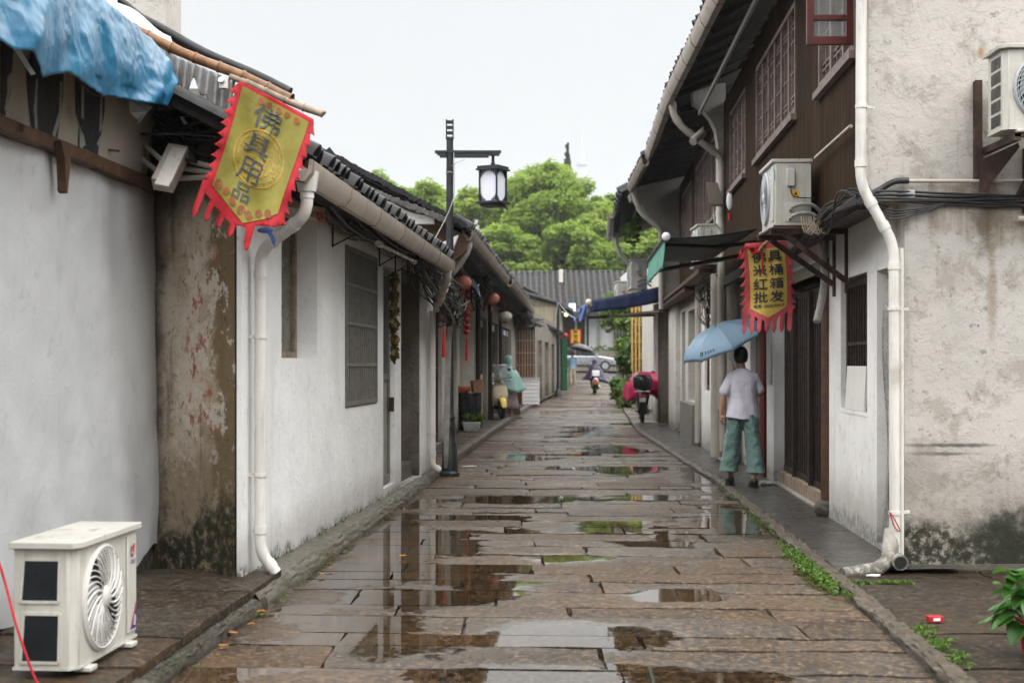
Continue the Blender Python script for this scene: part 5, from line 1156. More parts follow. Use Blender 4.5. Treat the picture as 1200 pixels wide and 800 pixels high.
# ---- things on the left pavement
t = thing('rubbish_bin', 'bin wrapped in a black plastic bag beside the pale pier', 'bin', (-.86, 28.8, .115)); b0 = Vector((-.86, 28.8, .115))
m = MB(); n = 28
m.loft([[b0+Vector(((.19+.06*z+.018*math.sin(j*2.1+z*4)+.012*math.sin(j*5))*math.cos(2*math.pi*j/n)*1.05, (.17+.04*z+.02*math.sin(j*1.7+z*6))*math.sin(2*math.pi*j/n), z)) for j in range(n)] for z in (0, .08, .2, .35, .5, .62, .72, .77)]); m.build('bag', MAT['bag'], t, smooth=180)
t2 = MB(); t2.box(-.80, 28.62, .87, -.58, 28.9, 1.12); cb = t2.build('cardboard_box', MAT['card'], None, label='brown cardboard box standing on the black bagged bin', cat='box'); cb.rotation_euler = (0, R(-4), R(12))
m = MB(); m.box(-.70, 28.6, 1.121, -.60, 28.75, 1.128); m.build('flap', MAT['card'], cb)
m = MB(); m.loft([[(-1.0+.16*s_*math.cos(a), 28.7+.12*s_*math.sin(a), z) for a in [2*math.pi*i/14 for i in range(14)]] for s_, z in ((.8, .865), (1, .89), (1, .98), (.9, 1.0))]); tag(m.build('orange_basin', MAT['orange'], smooth=50), 'orange basin sitting on top of the black bagged bin', 'basin')
t = thing('planter', 'pale trough planter with short grass in front of the black bagged bin', 'planter', (-.80, 28.15, .115))
m = MB(); m.hexa([(-.95, 28.05, .115), (-.65, 28.05, .115), (-.65, 28.3, .115), (-.95, 28.3, .115), (-.98, 28.02, .30), (-.62, 28.02, .30), (-.62, 28.33, .30), (-.98, 28.33, .30)]); tr_ = m.build('trough', MAT['render_far'], t, bevel=.012)
m = MB(); m.box(-.96, 28.04, .301, -.64, 28.31, .31); m.build('soil', MAT['soil'], t)
leaf_mesh('grass', MAT['weed'], t, [(-.9+.05*i, 28.17, .36, .05, .1, .07, 40) for i in range(6)], .05, 3, aspect=4, upbias=0)
for i in range(7):
    t = thing('plastic_crate', ('bottom white crate of the stack by the brown plank screen', 'second white crate from the bottom of the stack by the plank screen', 'third white crate from the bottom of the stack by the plank screen', 'middle white crate of the stack by the plank screen', 'third white crate from the top of the stack by the plank screen', 'second white crate from the top of the stack by the plank screen', 'topmost white crate of the stack by the brown plank screen')[i], 'crate', (.62, 46.9, .12+i*.125), 'white crates stacked by the plank screen')
    z = .12+i*.125; m = MB()
    m.box(.34, 46.7, z, .90, 46.73, z+.085); m.box(.34, 47.07, z, .90, 47.1, z+.085); m.box(.34, 46.731, z, .37, 47.069, z+.085); m.box(.87, 46.731, z, .90, 47.069, z+.085); m.box(.371, 46.731, z, .869, 47.069, z+.015); m.build('shell', MAT['white_plastic'], t)
    m = MB(); m.box(.325, 46.69, z+.086, .915, 47.11, z+.108); m.build('rim', MAT['white_plastic'], t)
m = MB()
for i in range(9): y = 46.7; m.box(.15+i*.09, 46.66, .9, .165+i*.09, 46.68, 2.55)
for z in (1.0, 1.4, 1.8, 2.2): m.box(.14, 46.645, z, .9, 46.659, z+.015)
tag(m.build('wire_rack', MAT['cable_grey']), 'thin wire display rack in front of the brown plank screen', 'rack')
m = MB(); m.box(-.18, 37.2, .12, .22, 37.6, .36); tag(m.build('stone_block', MAT['rough_stone'], bevel=.03), 'low dark stone block on the kerb behind the scooter', 'stone block')
rg = random.Random(5)
m = MB(); m.prism([(-.10, 0), (.05, -.03), (.11, .02), (0, .06)], lambda a, b: (XL(19.8)+.28+a, 19.9+b, .012), (0, 0, .012)); tag(m.build('litter', MAT['paper']), 'white scrap of litter on the lane right of the lamp post', 'litter')
m = MB(); m.prism([(-.06, 0), (.05, -.02), (.06, .03), (-.03, .05)], lambda a, b: (XL(19.9)+.62+a, 20.0+b, .012), (0, 0, .012)); tag(m.build('litter', MAT['pale_wall']), 'small tan scrap of litter farther out on the lane', 'litter')
for i, (px, py) in enumerate(((305, 716), (294, 731), (272, 741), (377, 672), (386, 665), (262, 756), (472, 651), (541, 611), (390, 648))):
    Y = (CAMZ-.02)*FPX/(py-426); c = W(px, py, Y); m = MB(); rg2 = random.Random(i)
    s_ = .022+.012*rg2.random(); m.prism([(-1, 0), (-.4, .5), (.5, .45), (1, 0), (.4, -.5), (-.5, -.4)], lambda a, b: (c.x+a*s_, c.y+b*s_*1.3, .022+.004*math.sin(a*3+i)), (0, 0, .003))
    tag(m.build('fallen_leaf', basic('yellow fallen leaf', (.28, .12, .02), .6, .2, 20, 0) if i == 0 else bpy.data.materials['yellow fallen leaf']), 'small yellowed fallen leaf lying wet on the left side of the lane', 'leaf', 'fallen leaves along the left kerb')
# ================================================================== RIGHT SIDE
FL_ = Fr(2.23, .052, -1); FU = Fr(1.98, .052, -1)
# ---- corner house: stained end wall, white ground floor, boarded upper floor
r1 = thing('corner_house', 'tall corner house with a stained plaster end wall and dark boarded upper floor', 'house', (2.9, 10, 0))
EP = [(FL_.x(9.95), -.05), (8.5, -.05), (8.5, 5.2), (5.5, 7.1), (FU.x(9.95), 5.2), (FU.x(9.95), 2.70), (FU.x(9.95)+.03, 2.64), (FL_.x(9.95), 2.58)]
m = MB(); m.prism(EP, lambda a, b: (a, 9.95, b), (0, .32, 0)); m.build('end_wall', MAT['end_wall'], r1, label='stained cream end wall with black moss at its foot')
m = MB(); m.box(FL_.x(9.95)+.01, 9.925, -.05, 8.5, 9.949, .05); m.build('plinth', MAT['concrete'], r1)
NI = (10.43, 10.9, .08, 2.16); WI = (11.28, 12.45, 1.06, 2.18); SD = (13.04, 16.87, .06, 2.30); GD = (18.1, 19.3, .06, 2.3)
m = MB(); FL_.wall(m, 10.275, 20.45, -.05, 2.62, .35, [NI, WI, SD, GD]); m.build('wall', MAT['white_wall_right'], r1)
m = MB(); FL_.box(m, 10.28, 20.4, -5, -.36, -.05, 5.1); m.build('back_room', MAT['grey_wall'], r1)
m = MB(); FL_.box(m, NI[0], NI[1], -.13, -.10, NI[2], NI[3]); m.build('niche_back', basic('grey beige sheet', (.34, .32, .27), .6, .1, 3, .1, 30, dirt=(.30, .17, .08), dscale=3, dlo=.6, dhi=.75), r1)
m = MB(); m.grid(4, 40, lambda u, v: FL_.P(lerp(10.62+.03*math.sin(v*9)+.05*math.sin(v*4+1), 10.89, u), -.06+.02*math.sin(v*7+u*2), lerp(.1, 1.9, v))); m.build('loose_sheet', MAT['corrug'], r1, smooth=180, solid=.005)
barred(r1, FL_, 11.30, 12.43, 1.08, 2.16, -.055, 9, (1.62,), 'wood_dark', .03, .06, 'window', 'dark', 'pane', -.28)
boxpart('sill', 'white_wall_right', r1, FL_, WI[0], WI[1], -.34, .004, 1.03, 1.062)
m = MB(); m.hexa([FL_.P(11.42, -.02, 1.065), FL_.P(12.25, -.02, 1.065), FL_.P(12.25, .0, 1.065), FL_.P(11.42, .0, 1.065), FL_.P(11.42, -.040, 1.43), FL_.P(12.25, -.040, 1.43), FL_.P(12.25, -.020, 1.43), FL_.P(11.42, -.020, 1.43)])
tag(m.build('notice_board', MAT['paper']), 'white notice board with faint ruled lines leaning in the barred ground window', 'notice board')
# wooden slatted doorway
d = MB()
for i in range(24): y = lerp(13.45, 16.75, i/23); FL_.box(d, y-.028, y+.028, -.16, -.11, .2, 2.22)
for z in (.20, 2.16): FL_.box(d, 13.4, 16.8, -.165, -.105, z, z+.06)
d = d.build('slatted_door', MAT['wood_dark'], r1, bevel=.004)
m = MB(); FL_.box(m, 13.05, 16.86, -.34, -.30, .06, 2.3); m.build('door_back', MAT['dark'], d)
for y in (13.42, 14.6, 15.75): boxpart('stile', 'wood_dark', d, FL_, y, y+.08, -.10, -.06, .2, 2.2)
m = MB(); FL_.box(m, 13.06, 16.85, -.2, -.05, .061, .19); m.build('threshold', MAT['wood_old'], d)
m = MB(); FL_.box(m, 13.06, 16.85, -.2, .03, 2.30, 2.42); m.build('lintel', MAT['concrete'], r1)
m = MB(); FL_.box(m, 13.9, 13.93, -.105, -.10, 1.30, 1.62); m.build('door_plate', MAT['blue_paint'], d)
m = MB(); m.tube([FL_.P(13.18, -.03, .2), FL_.P(13.18, -.03, 2.6)], [.085, .075], 12); m.build('pillar', MAT['wood_brown'], r1, smooth=50)
m = MB(); m.ell(FL_.P(13.18, -.02, .11), .14, .14, .10, 16, 8); m.build('pillar_base', MAT['rough_stone'], r1, smooth=180)
m = MB(); FL_.box(m, 17.55, 17.95, -.02, .03, .05, 2.3); m.build('door_post', MAT['door_red'], r1)
m = MB(); FL_.box(m, 17.0, 17.42, .003, .02, 1.2, 2.3); m.build('metal_strip', MAT['ac_grey'], r1)
d = boxpart('door', 'door_grey', r1, FL_, 18.12, 19.28, -.12, -.07, .07, 2.28)
for z in (.1, 1.15, 2.14): boxpart('door_rail', 'door_grey', d, FL_, 18.15, 19.25, -.069, -.05, z, z+.1)
# upper floor
UW = [(10.43, 12.07, 3.74, 4.86), (13.4, 16.5, 3.80, 4.88), (17.6, 19.5, 3.80, 4.88)]
m = MB(); FU.wall(m, 10.275, 20.45, 2.68, 5.2, .14, UW); m.build('boarded_wall', MAT['clad'], r1)
m = MB(); FU.box(m, 10.275, 20.45, -.40, -.005, 2.60, 2.675); FU.box(m, 10.275, 20.45, -.06, .02, 2.56, 2.68); m.build('jetty_beam', MAT['wood_dark'], r1)
def lattice(parent, fr, ya, yb, za, zb, n, mat='lattice', o=-.02):
    m = MB(); f = .05
    for (a, b, c, d_) in ((ya, ya+f, za, zb), (yb-f, yb, za, zb), (ya+f, yb-f, za, za+.07), (ya+f, yb-f, zb-f, zb)): fr.box(m, a, b, o-.05, o+.03, c, d_)
    sash = max(2, round((yb-ya)/.52))
    for i in range(1, sash): y = lerp(ya, yb, i/sash); fr.box(m, y-.035, y+.035, o-.04, o+.02, za+.07, zb-f)
    for i in range(n+1):
        y = lerp(ya+f, yb-f, i/n); fr.box(m, y-.008, y+.008, o-.03, o+.005, za+.07, zb-f)
    for z in (za+.17, za+.22, lerp(za, zb, .42), lerp(za, zb, .70), zb-.2, zb-.15): fr.box(m, ya+f, yb-f, o-.028, o+.003, z-.008, z+.008)
    w = m.build('window', MAT[mat], parent)
    boxpart('pane', 'glass', w, fr, ya+.01, yb-.01, o-.08, o-.06, za+.01, zb-.01)
    m = MB(); fr.box(m, ya-.03, yb+.03, o-.03, o+.075, za-.06, za-.002); m.build('sill', MAT[mat], w); return w
for (a, b, c, d_) in UW: lattice(r1, FU, a+.005, b-.005, c+.005, d_-.005, max(6, int((b-a)*6)))
m = MB(); x0, x1, y_ = 2.175, FU.x(10.5)-.01, 10.5
for (a, b, c, d_) in ((x0, x0+.05, 3.80, 5.0), (x1-.05, x1, 3.80, 5.0), (x0+.05, x1-.05, 3.80, 3.86), (x0+.05, x1-.05, 3.98, 4.02), (x0+.05, x1-.05, 4.93, 5.0)): m.box(a, y_-.02, c, b, y_+.02, d_)
sash = m.build('open_casement', MAT['frame_red'], r1, bevel=.003)
m = MB(); m.box(x0+.045, y_-.004, 3.85, x1-.045, y_+.004, 4.94)
gb = NB('clear window glass'); gb.done((.8, .85, .85), .03, None, Transmission_Weight=.85, IOR=1.2); m.build('pane', gb.m, sash)
tile_roof(r1, (2.12, 9.7, 5.36), (2.33, 20.45, 5.36), (3.4, .0, 1.9), .24, .066, seed=21)
gutter(r1, (2.12, 9.7, 5.30), (2.33, 20.45, 5.30), (-1, 0, 0), 'gutter', 1.2, 1.0)
for i in range(14):
    y = 10.3+i*.76; m = MB(); m.bar((2.16+.02*(y-10), y, 5.26), (FU.x(y)+.3, y, 5.72), .07, .09); m.build('rafter', MAT['under'], r1)
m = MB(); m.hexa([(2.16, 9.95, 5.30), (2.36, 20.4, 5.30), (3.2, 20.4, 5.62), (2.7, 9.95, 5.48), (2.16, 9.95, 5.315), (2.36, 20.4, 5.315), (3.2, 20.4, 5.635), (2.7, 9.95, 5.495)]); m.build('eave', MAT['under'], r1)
m = MB(); m.bar((2.32, 11, 5.12), (2.62, 19.9, 4.95), .03, .06); m.build('strut', MAT['cable_grey'], r1)
# bracket wall between the corner house and its neighbour
def corbel(parent, X, y, th, pts, mat, name='party_wall'):
    m = MB(); m.prism(pts, lambda a, b: (a, y, b), (0, th, 0)); return m.build(name, MAT[mat], parent, bevel=.01)
q = lambda px, py: ((px-600)*20.5/FPX, CAMZ+(426-py)*20.5/FPX)
corbel(r1, 0, 20.47, .22, [q(811, 108), q(843, 98), q(850, 98), q(850, 480), q(841, 480), q(841, 170), q(838, 152), q(832, 140), q(822, 128), q(812, 122)], 'pale_wall')
drainpipe(r1, [(2.30, 20.38, 5.2), (2.31, 20.38, 5.02), (2.42, 20.36, 4.84), (3.0, 20.36, 4.4), (3.02, 20.36, .2)], .05, 'pipe_dirty')
drainpipe(r1, [(3.14, 20.30, 4.2), (3.14, 20.3, .2)], .075, 'pipe_dirty')
# street-corner drainpipe
drainpipe(r1, [(2.425, 9.85, 5.3), (2.415, 9.85, 2.69), (2.64, 9.83, 2.27), (2.645, 9.83, .14)], .037, clips=((Vector((2.42, 9.85, 3.23)), (.1, .06, 0)), (Vector((2.64, 9.83, 1.83)), (.12, .08, 0)), (Vector((2.645, 9.83, .42)), (.12, .08, 0))), label='white drainpipe with a bend running down the street corner')
m = MB(); m.tube([(2.70, 9.86, 2.25), (2.70, 9.86, .05)], .018, 8); m.build('thin_pipe', MAT['pipe'], r1, smooth=50)
m = MB(); m.tube([(2.635, 9.86, .30), (2.60, 9.80, .10), (2.50, 9.74, .045), (2.25, 9.68, .02)], [.055, .06, .05, .045], 12); m.tube([(2.66, 9.93, .1), (2.65, 9.70, .095)], [.06, .055], 14); m.build('pipe_fillet', MAT['pale_wall'], r1, smooth=60)
m = MB(); m.tube([(2.65, 9.70, .095), (2.65, 9.694, .095)], .042, 14); m.build('pipe_mouth', MAT['dark'], r1)
m = MB(); m.tube(curve_pts([(2.60, 9.79, .43), (2.63, 9.77, .38), (2.67, 9.78, .30), (2.63, 9.78, .33), (2.60, 9.79, .43)], 5), .004, 5); tag(m.build('red_string', MAT['red'], smooth=60), 'red string looped round the foot of the corner drainpipe', 'string')
# things fixed on the end wall
m = MB(); m.tube(elbow([(2.75, 9.9, 2.72), (4.6, 9.9, 2.72)], .02), .014, 10); tag(m.build('wall_pipe', MAT['pipe_dirty'], smooth=50), 'thin white pipe running level across the stained end wall', 'pipe')
m = MB(); m.tube([FU.P(10.3, .06, 3.17), FU.P(11.9, .06, 3.17)], .014, 8); tag(m.build('wall_pipe', MAT['pipe_dirty'], smooth=50), 'short white pipe on the dark boards beside the corner drainpipe', 'pipe')
m = MB(); rg = random.Random(12)
m.tube(curve_pts([(2.45, 9.86, 2.60), (2.56, 9.9, 2.66), (2.66, 9.9, 2.715), (2.76, 9.9, 2.722)], 5), .022, 8)
for i in range(7):
    z = 2.635-.012*i; m.tube(curve_pts([(2.35, 10.3, 2.55+.02*rg.random()), (2.5, 9.88, z+rg.uniform(-.02, .02)), (3.0, 9.92-.01*(i % 2), z+rg.uniform(-.015, .01)), (3.6, 9.92, z-.01+rg.uniform(-.01, .01)), (4.8, 9.92, z)], 8), .009, 6)
for i in range(4): m.tube(curve_pts([(2.48, 9.88, 2.62), (2.6, 9.88, 2.52-.02*i), (2.85, 9.9, 2.53-.01*i), (3.1, 9.92, 2.60)], 6), .006, 5)
tag(m.build('cable_bundle', MAT['cable'], smooth=60), 'thick black cables running along the stained end wall', 'cables')
m = MB(); m.box(2.68, 9.875, 2.60, 2.80, 9.905, 2.655); tag(m.build('junction_box', MAT['ac_grey'], bevel=.006), 'small grey junction box on the black cables of the end wall', 'junction box')
m = MB()
for i in range(34):
    y0_ = rg.uniform(10.2, 11.0); y1_ = rg.uniform(11.6, 13.6)
    m.tube(curve_pts([(2.44+rg.uniform(-.03, .06), 9.97, 2.60+rg.uniform(-.03, .05)), FU.P(y0_, rg.uniform(.03, .14), 2.63+rg.uniform(-.06, .07)), FU.P((y0_+y1_)/2, rg.uniform(.03, .16), 2.57+rg.uniform(-.1, .06)), FU.P(y1_, rg.uniform(.02, .1), 2.50+rg.uniform(-.08, .1))], 5), rg.uniform(.004, .008), 5)
tag(m.build('cable_bundle', MAT['cable'], smooth=60), 'shaggy bundle of black cables below the boards left of the corner drainpipe', 'cables')
m = MB()
for i in range(9): c = FU.P(11.3, .15, 2.58); m.tube(curve_pts([c+Vector((-.12+.02*i, 0, .04)), c+Vector((-.09+.02*i, -.02, -.09-.01*(i % 3))), c+Vector((.0+.012*i, 0, .03))], 5), .005, 5)
tag(m.build('rope_loop', MAT['bamboo_pale'], smooth=60), 'tan cord coiled in loops on the black cable bundle', 'cord')
m = MB(); m.box(3.225, 9.90, 2.74, 3.265, 9.95, 3.42); m.box(3.22, 9.885, 2.74, 3.27, 9.90, 3.42); m.prism([(.03, .02), (.04, .24), (.30, .36), (.31, .33), (.07, .02)], lambda a, b: (3.21+a, 9.86, 2.62+b), (0, .012, 0))
tag(m.build('iron_bracket', MAT['rust']), 'rusty iron rail and triangular gusset on the end wall', 'bracket')
m = MB(); m.bar((3.55, 9.94, 2.62), (3.60, 9.60, 2.90), .04, .05); m.bar((3.60, 9.94, 2.93), (3.60, 9.28, 2.93), .045, .045); m.bar((3.30, 9.94, 2.93), (3.30, 9.28, 2.93), .045, .045); m.bar((3.28, 9.30, 2.945), (4.1, 9.30, 2.945), .04, .03); m.bar((3.585, 9.95, 2.5), (3.585, 9.95, 2.95), .05, .03)
tag(m.build('shelf_bracket', MAT['rust']), 'rusty steel shelf carrying the air conditioner on the end wall', 'bracket')
m = MB(); m.tube([(3.50, 9.94, 2.45), (3.5, 9.80, 2.45)], .02, 10) if False else m.tube([(3.52, 9.9, 2.455), (3.9, 9.9, 2.455)], .022, 10); tag(m.build('pipe_stub', MAT['pipe_dirty'], smooth=50), 'short dirty pipe stub low on the end wall under the air conditioner', 'pipe')
m = MB()
for px, py in ((1121, 103), (1122, 140), (1055, 197), (1079, 193), (1108, 196), (1042, 68), (1152, 186)):
    c = W(px, py, 9.95); m.tube([c, c+Vector((0, -.006, 0))], .011, 8)

# ---- air conditioners
def air_conditioner(label, group=None, logo=False, w=.78, d=.30, h=.54, slats='openings', grille='ac_grille', sticker=False):
    t = thing('air_conditioner', label, 'air conditioner', (0, 0, 0), group); x0, x1, y0_, y1_ = -w/2, w/2, -d/2, d/2
    m = MB(); c = .035
    m.loft([[(x0, y0_+c, z), (x0+c, y0_, z), (x1-.012, y0_, z), (x1, y0_+.012, z), (x1, y1_, z), (x0, y1_, z)] for z in (.03, h-.03)])
    body = m.build('casing', MAT['ac_white'], t, bevel=.006)
    m = MB(); m.loft([[(x0-.03, y0_+c-.03, z), (x0+c-.015, y0_-.025, z), (x1+.01, y0_-.025, z), (x1+.012, y1_+.01, z), (x0-.03, y1_+.01, z)] for z in (h-.029, h-.005, h)]); m.build('lid', MAT['ac_lid'], t, bevel=.004)
    m = MB(); m.loft([[(x0-.004, y0_+c-.004, z), (x0+c, y0_-.004, z), (x1+.004, y0_-.004, z), (x1+.004, y1_+.004, z), (x0-.004, y1_+.004, z)] for z in (.022, .034)]); m.build('base_pan', MAT['ac_white'], t)
    for px in (x0+.12, x1-.12):
        for py in (y0_+.0, y1_-.03): m = MB(); m.box(px-.04, py-.035, 0, px+.04, py+.04, .021); m.build('foot', MAT['ac_white'], t, bevel=.004)
    fr_ = min(.225, h*.43); fx = x0+c+.02+fr_+.015; fz = h*.51-.0; yf = y0_
    m = MB(); m.tube([(fx, yf-.0005, fz), (fx, yf-.004, fz)], fr_, 48); fan = m.build('fan_opening', MAT['dark'], t)
    m = MB()
    for k in range(3):
        a0 = 2*math.pi*k/3
        P_ = [(.05, a0), (.05, a0+.9), (fr_*.9, a0+1.3), (fr_*.92, a0+.5)]
        m.prism([(r_*math.cos(a), r_*math.sin(a)) for r_, a in P_], lambda a, b: (fx+a, yf-.006, fz+b), (0, .001, 0))
    m.build('fan_blade', MAT['ac_grey'], fan)
    m = MB(); yr = yf-.016
    def ring(r_, th, yy): m.tube([(fx+r_*math.cos(a), yy, fz+r_*math.sin(a)) for a in [2*math.pi*i/48 for i in range(49)]], th, 6, caps=False)
    ring(fr_, .011, yf-.006); ring(fr_*.985, .006, yr)
    for i in range(2, 13):
        if grille == 'ac_grille': 
            r_ = fr_*(.24+.74*i/13)
            for (a0, a1) in ((R(62), R(118)), (R(242), R(298))): m.tube([(fx+r_*math.cos(lerp(a0, a1, k/10)), yr, fz+r_*math.sin(lerp(a0, a1, k/10))) for k in range(11)], .003, 5)
        else: ring(fr_*i/13, .0028, yr)
    nsp = 36
    for i in range(nsp):
        a0 = 2*math.pi*i/nsp; wide = not (R(58) < a0 % math.pi < R(122)) 
        P_ = []
        for k in range(9):
            r_ = lerp(fr_*(.22 if i % 2 == 0 else .5), fr_*.985, k/8); a = a0+.75*(r_/fr_)**1.2; P_.append((fx+r_*math.cos(a), yr-.008*math.sin(math.pi*r_/fr_), fz+r_*math.sin(a)))
        m.tube(P_, .0065 if (wide and i % 2 == 0 and grille == 'ac_grille') else .0035, 5)
    m.lathe((fx, yr+.004, fz), [(fr_*.22, 0), (fr_*.22, .012), (fr_*.16, .022), (.001, .026)], 20, ax=(0, -1, 0)); m.build('fan_guard', MAT[grille], t, smooth=50)
    m = MB(); m.box(x1-.145, y0_-.010, .06, x1-.025, y0_-.001, h-.05); m.build('front_panel', MAT['ac_white'], t, bevel=.006)
    # coil side (left end): openings through which the dark fins show
    if slats == 'openings':
        for (z0, z1) in ((.055, h*.46), (h*.55, h-.075)):
            m = MB(); m.prism([(y0_+.075, z0), (y1_-.03, z0), (y1_-.045, z1), (y0_+.07, z1)], lambda a, b: (x0-.002, a, b), (.001, 0, 0)); op = m.build('coil_opening', basic('dark coil fins', (.012, .018, .026), .35, .3, 60, .3, 90) if 'dark coil fins' not in bpy.data.materials else bpy.data.materials['dark coil fins'], t)
            m = MB()
            for k in range(34): y = lerp(y0_+.078, y1_-.05, k/33); m.box(x0-.0045, y-.0008, z0+.004, x0-.002, y+.0008, z1-.004)
            m.build('fins', MAT['iron'], op)
            m = MB(); m.bar((x0-.004, y0_+.072, z0), (x0-.004, y1_-.03, z0), .008, .012); m.bar((x0-.004, y0_+.07, z1), (x0-.004, y1_-.045, z1), .008, .012); m.bar((x0-.004, y1_-.031, z0), (x0-.004, y1_-.046, z1), .008, .012); m.bar((x0-.004, y0_+.073, z0), (x0-.004, y0_+.068, z1), .008, .012); m.build('opening_rim', MAT['ac_white'], op)
    else:
        for k in range(5):
            for j in range(2):
                y = lerp(y0_+.06, y1_-.16, j); z = lerp(.06, h-.14, k/4); m = MB(); m.box(x0-.003, y, z, x0-.001, y+.09, z+.075); m.build('coil_opening', MAT['blue_paint'] if False else MAT['iron'], t)
    # valve side (right end)
    m = MB(); m.box(x1+.001, y0_+.10, h*.60, x1+.028, y0_+.17, h*.86); m.build('terminal_cover', MAT['ac_white'], t, bevel=.006)
    m = MB(); m.box(x1+.001, y0_+.115, h*.865, x1+.006, y0_+.165, h*.92); m.build('handle_recess', MAT['ac_grey'], t)
    m = MB(); m.box(x1+.0005, y0_+.09, .05, x1+.01, y1_-.03, h*.36); m.build('valve_plate', MAT['ac_white'], t, bevel=.004)
    for z in (h*.15, h*.28):
        m = MB(); m.tube([(x1+.008, y0_+.13, z-.02), (x1+.05, y0_+.13, z)], .014, 8); m.tube(elbow([(x1+.05, y0_+.13, z), (x1+.05, y0_+.2, z+.03), (x1+.05, y1_+.0, z+.03), (x1+.0, y1_+.08, z-.03)], .05), .016, 8); m.build('valve_pipe', MAT['cable_grey'], t, smooth=50)
    m = MB(); m.tube(curve_pts([(x1+.02, y0_+.135, h*.60), (x1+.02, y0_+.14, h*.5), (x1+.025, y0_+.18, h*.44), (x1+.03, y1_+.02, h*.42)], 6), .005, 6); m.build('wire', MAT['cable'], t, smooth=60)
    if sticker:
        m = MB(); m.box(x1+.0005, y0_+.15, h*.43, x1+.0016, y0_+.21, h*.54); st_ = m.build('warning_sticker', MAT['plank_yellow'], t)
        m = MB(); A_ = lambda a, b: (x1+.0022, y0_+.15+.06*a, h*.43+h*.11*b); m.add([A_(.25, .4), A_(.75, .4), A_(.5, .9)], [(0, 1, 2)]); m.add([A_(.15, .1), A_(.85, .1), A_(.85, .25), A_(.15, .25)], [(0, 1, 2, 3)]); m.build('warning_mark', MAT['ink'], st_)
        m = MB(); m.box(x0+.62, y0_-.0030, h*.72, x0+.655, y0_-.0012, h*.84) if False else m.box(x1-.024, y0_-.0022, h*.70, x1-.003, y0_-.0008, h*.85); m.build('blue_label', basic('blue label', (.10, .38, .75), .4, .05, 5, 0), t)
        for k in range(4): m = MB(); m.bar((x1-.024, y0_-.003, h*(.36+.06*k)), (x1-.004, y0_-.003, h*(.385+.06*k)), .004, .006); m.build('louvre', MAT['ac_white'], t)
    if logo:
        m = MB(); fx0 = x1-.105; zb = h-.155
        g = lambda a, b, o=.0116: (fx0+a*.055, y0_-o, zb+b*.055)
        blue = basic('logo blue', (.03, .04, .22), .4, .05, 5, 0); redm = basic('logo red', (.55, .03, .03), .4, .05, 5, 0)
        put_text(m, 'GREE', lambda a, b: g(a*1.15-.07, b*.36-.55), 0, 0, 1, 1, 0, 0)
        ring_ = [(.05+.5*math.cos(t)*.9+.3, .5+.5*math.sin(t)) for t in [R(20+14*i) for i in range(24)]]
        inner = [(.05+.27*math.cos(t)*.9+.3, .5+.27*math.sin(t)) for t in [R(20+14*i) for i in range(24)]]
        for i in range(23):
            mi = 0 if 4 < i < 17 else 1
            m.add([g(*ring_[i]), g(*ring_[i+1]), g(*inner[i+1]), g(*inner[i])], [(0, 1, 2, 3)], mi)
        m.add([g(.35, .45), g(.95, .45), g(.95, .62), g(.35, .62)], [(0, 1, 2, 3)], 1); m.add([g(.72, .70), g(.98, .70), g(.98, 1.1), g(.5, 1.1)], [(0, 1, 2, 3)], 1)
        m.build('logo', [blue, redm], t)
        m = MB(); k = lambda a, b, o=.0116: (x1-.115+a*.085, y0_-o, .075+b*.13)
        m.add([k(0, 0), k(.12, 0), k(1, .85), k(1, 1)], [(0, 1, 2, 3)], 1); m.add([k(.16, 0), k(.86, 0), k(1, .12), k(1, .80)], [(0, 1, 2, 3)], 0); m.add([k(.90, 0), k(1, 0), k(1, .09)], [(0, 1, 2)], 1)
        m.add([k(.5, .12, .0122), k(.62, .12, .0122), k(.8, .5, .0122), k(.68, .5, .0122)], [(0, 1, 2, 3)], 2); m.add([k(.72, .1, .0122), k(.82, .1, .0122), k(.93, .42, .0122), k(.83, .42, .0122)], [(0, 1, 2, 3)], 2)
        m.build('corner_sticker', [blue, redm, MAT['white_plastic']], t)
    return t
ac = air_conditioner('cream air conditioner with a white spiral fan guard standing on the stone ledge', 'air conditioner units', logo=True, w=.76, d=.27, h=.565); ac.location = (-1.735-.21, 6.38, .135); ac.rotation_euler = (0, 0, R(90-4))
ac2 = air_conditioner('air conditioner with a yellow warning sticker on a bracket over the slatted door', 'air conditioner units', w=.78, d=.31, h=.58, grille='ac_grey', sticker=True); ac2.location = (2.39, 12.42, 2.60); ac2.rotation_euler = (0, 0, R(-90-2))
ac3 = air_conditioner('air conditioner cut by the right edge of the picture on the stained end wall', 'air conditioner units', w=.80, d=.32, h=.58, slats='grid', grille='ac_grey'); ac3.location = (3.62, 9.46, 2.96); ac3.rotation_euler = (0, 0, R(-1))
dup(ac2, (3.17, 36.0, 3.30), R(-90), 'upper small air conditioner high on the far right wall beyond the party wall', 1.3)
dup(ac2, (2.98, 38.2, 2.95), R(-90), 'lower small air conditioner at the far right behind the blue awning', 1.2)
dup(ac2, (2.86, 20.95, 2.86), R(-90), 'air conditioner half hidden behind the dark green awning', 1.05)
m = MB()
for y in (12.12, 12.72):
    m.bar((2.20, y, 2.575), (FL_.x(y), y, 2.575), .05, .045); m.bar((2.32, y, 2.55), (FL_.x(y)-.02, y, 2.16), .035, .045); m.bar((FL_.x(y)-.012, y, 2.05), (FL_.x(y)-.012, y, 2.56), .05, .02)
m.bar((2.22, 12.05, 2.595), (2.22, 12.8, 2.595), .04, .015); m.bar((2.55, 12.05, 2.595), (2.55, 12.8, 2.595), .04, .015)
tag(m.build('shelf_bracket', MAT['rust']), 'dark iron brackets holding the air conditioner over the slatted door', 'bracket')
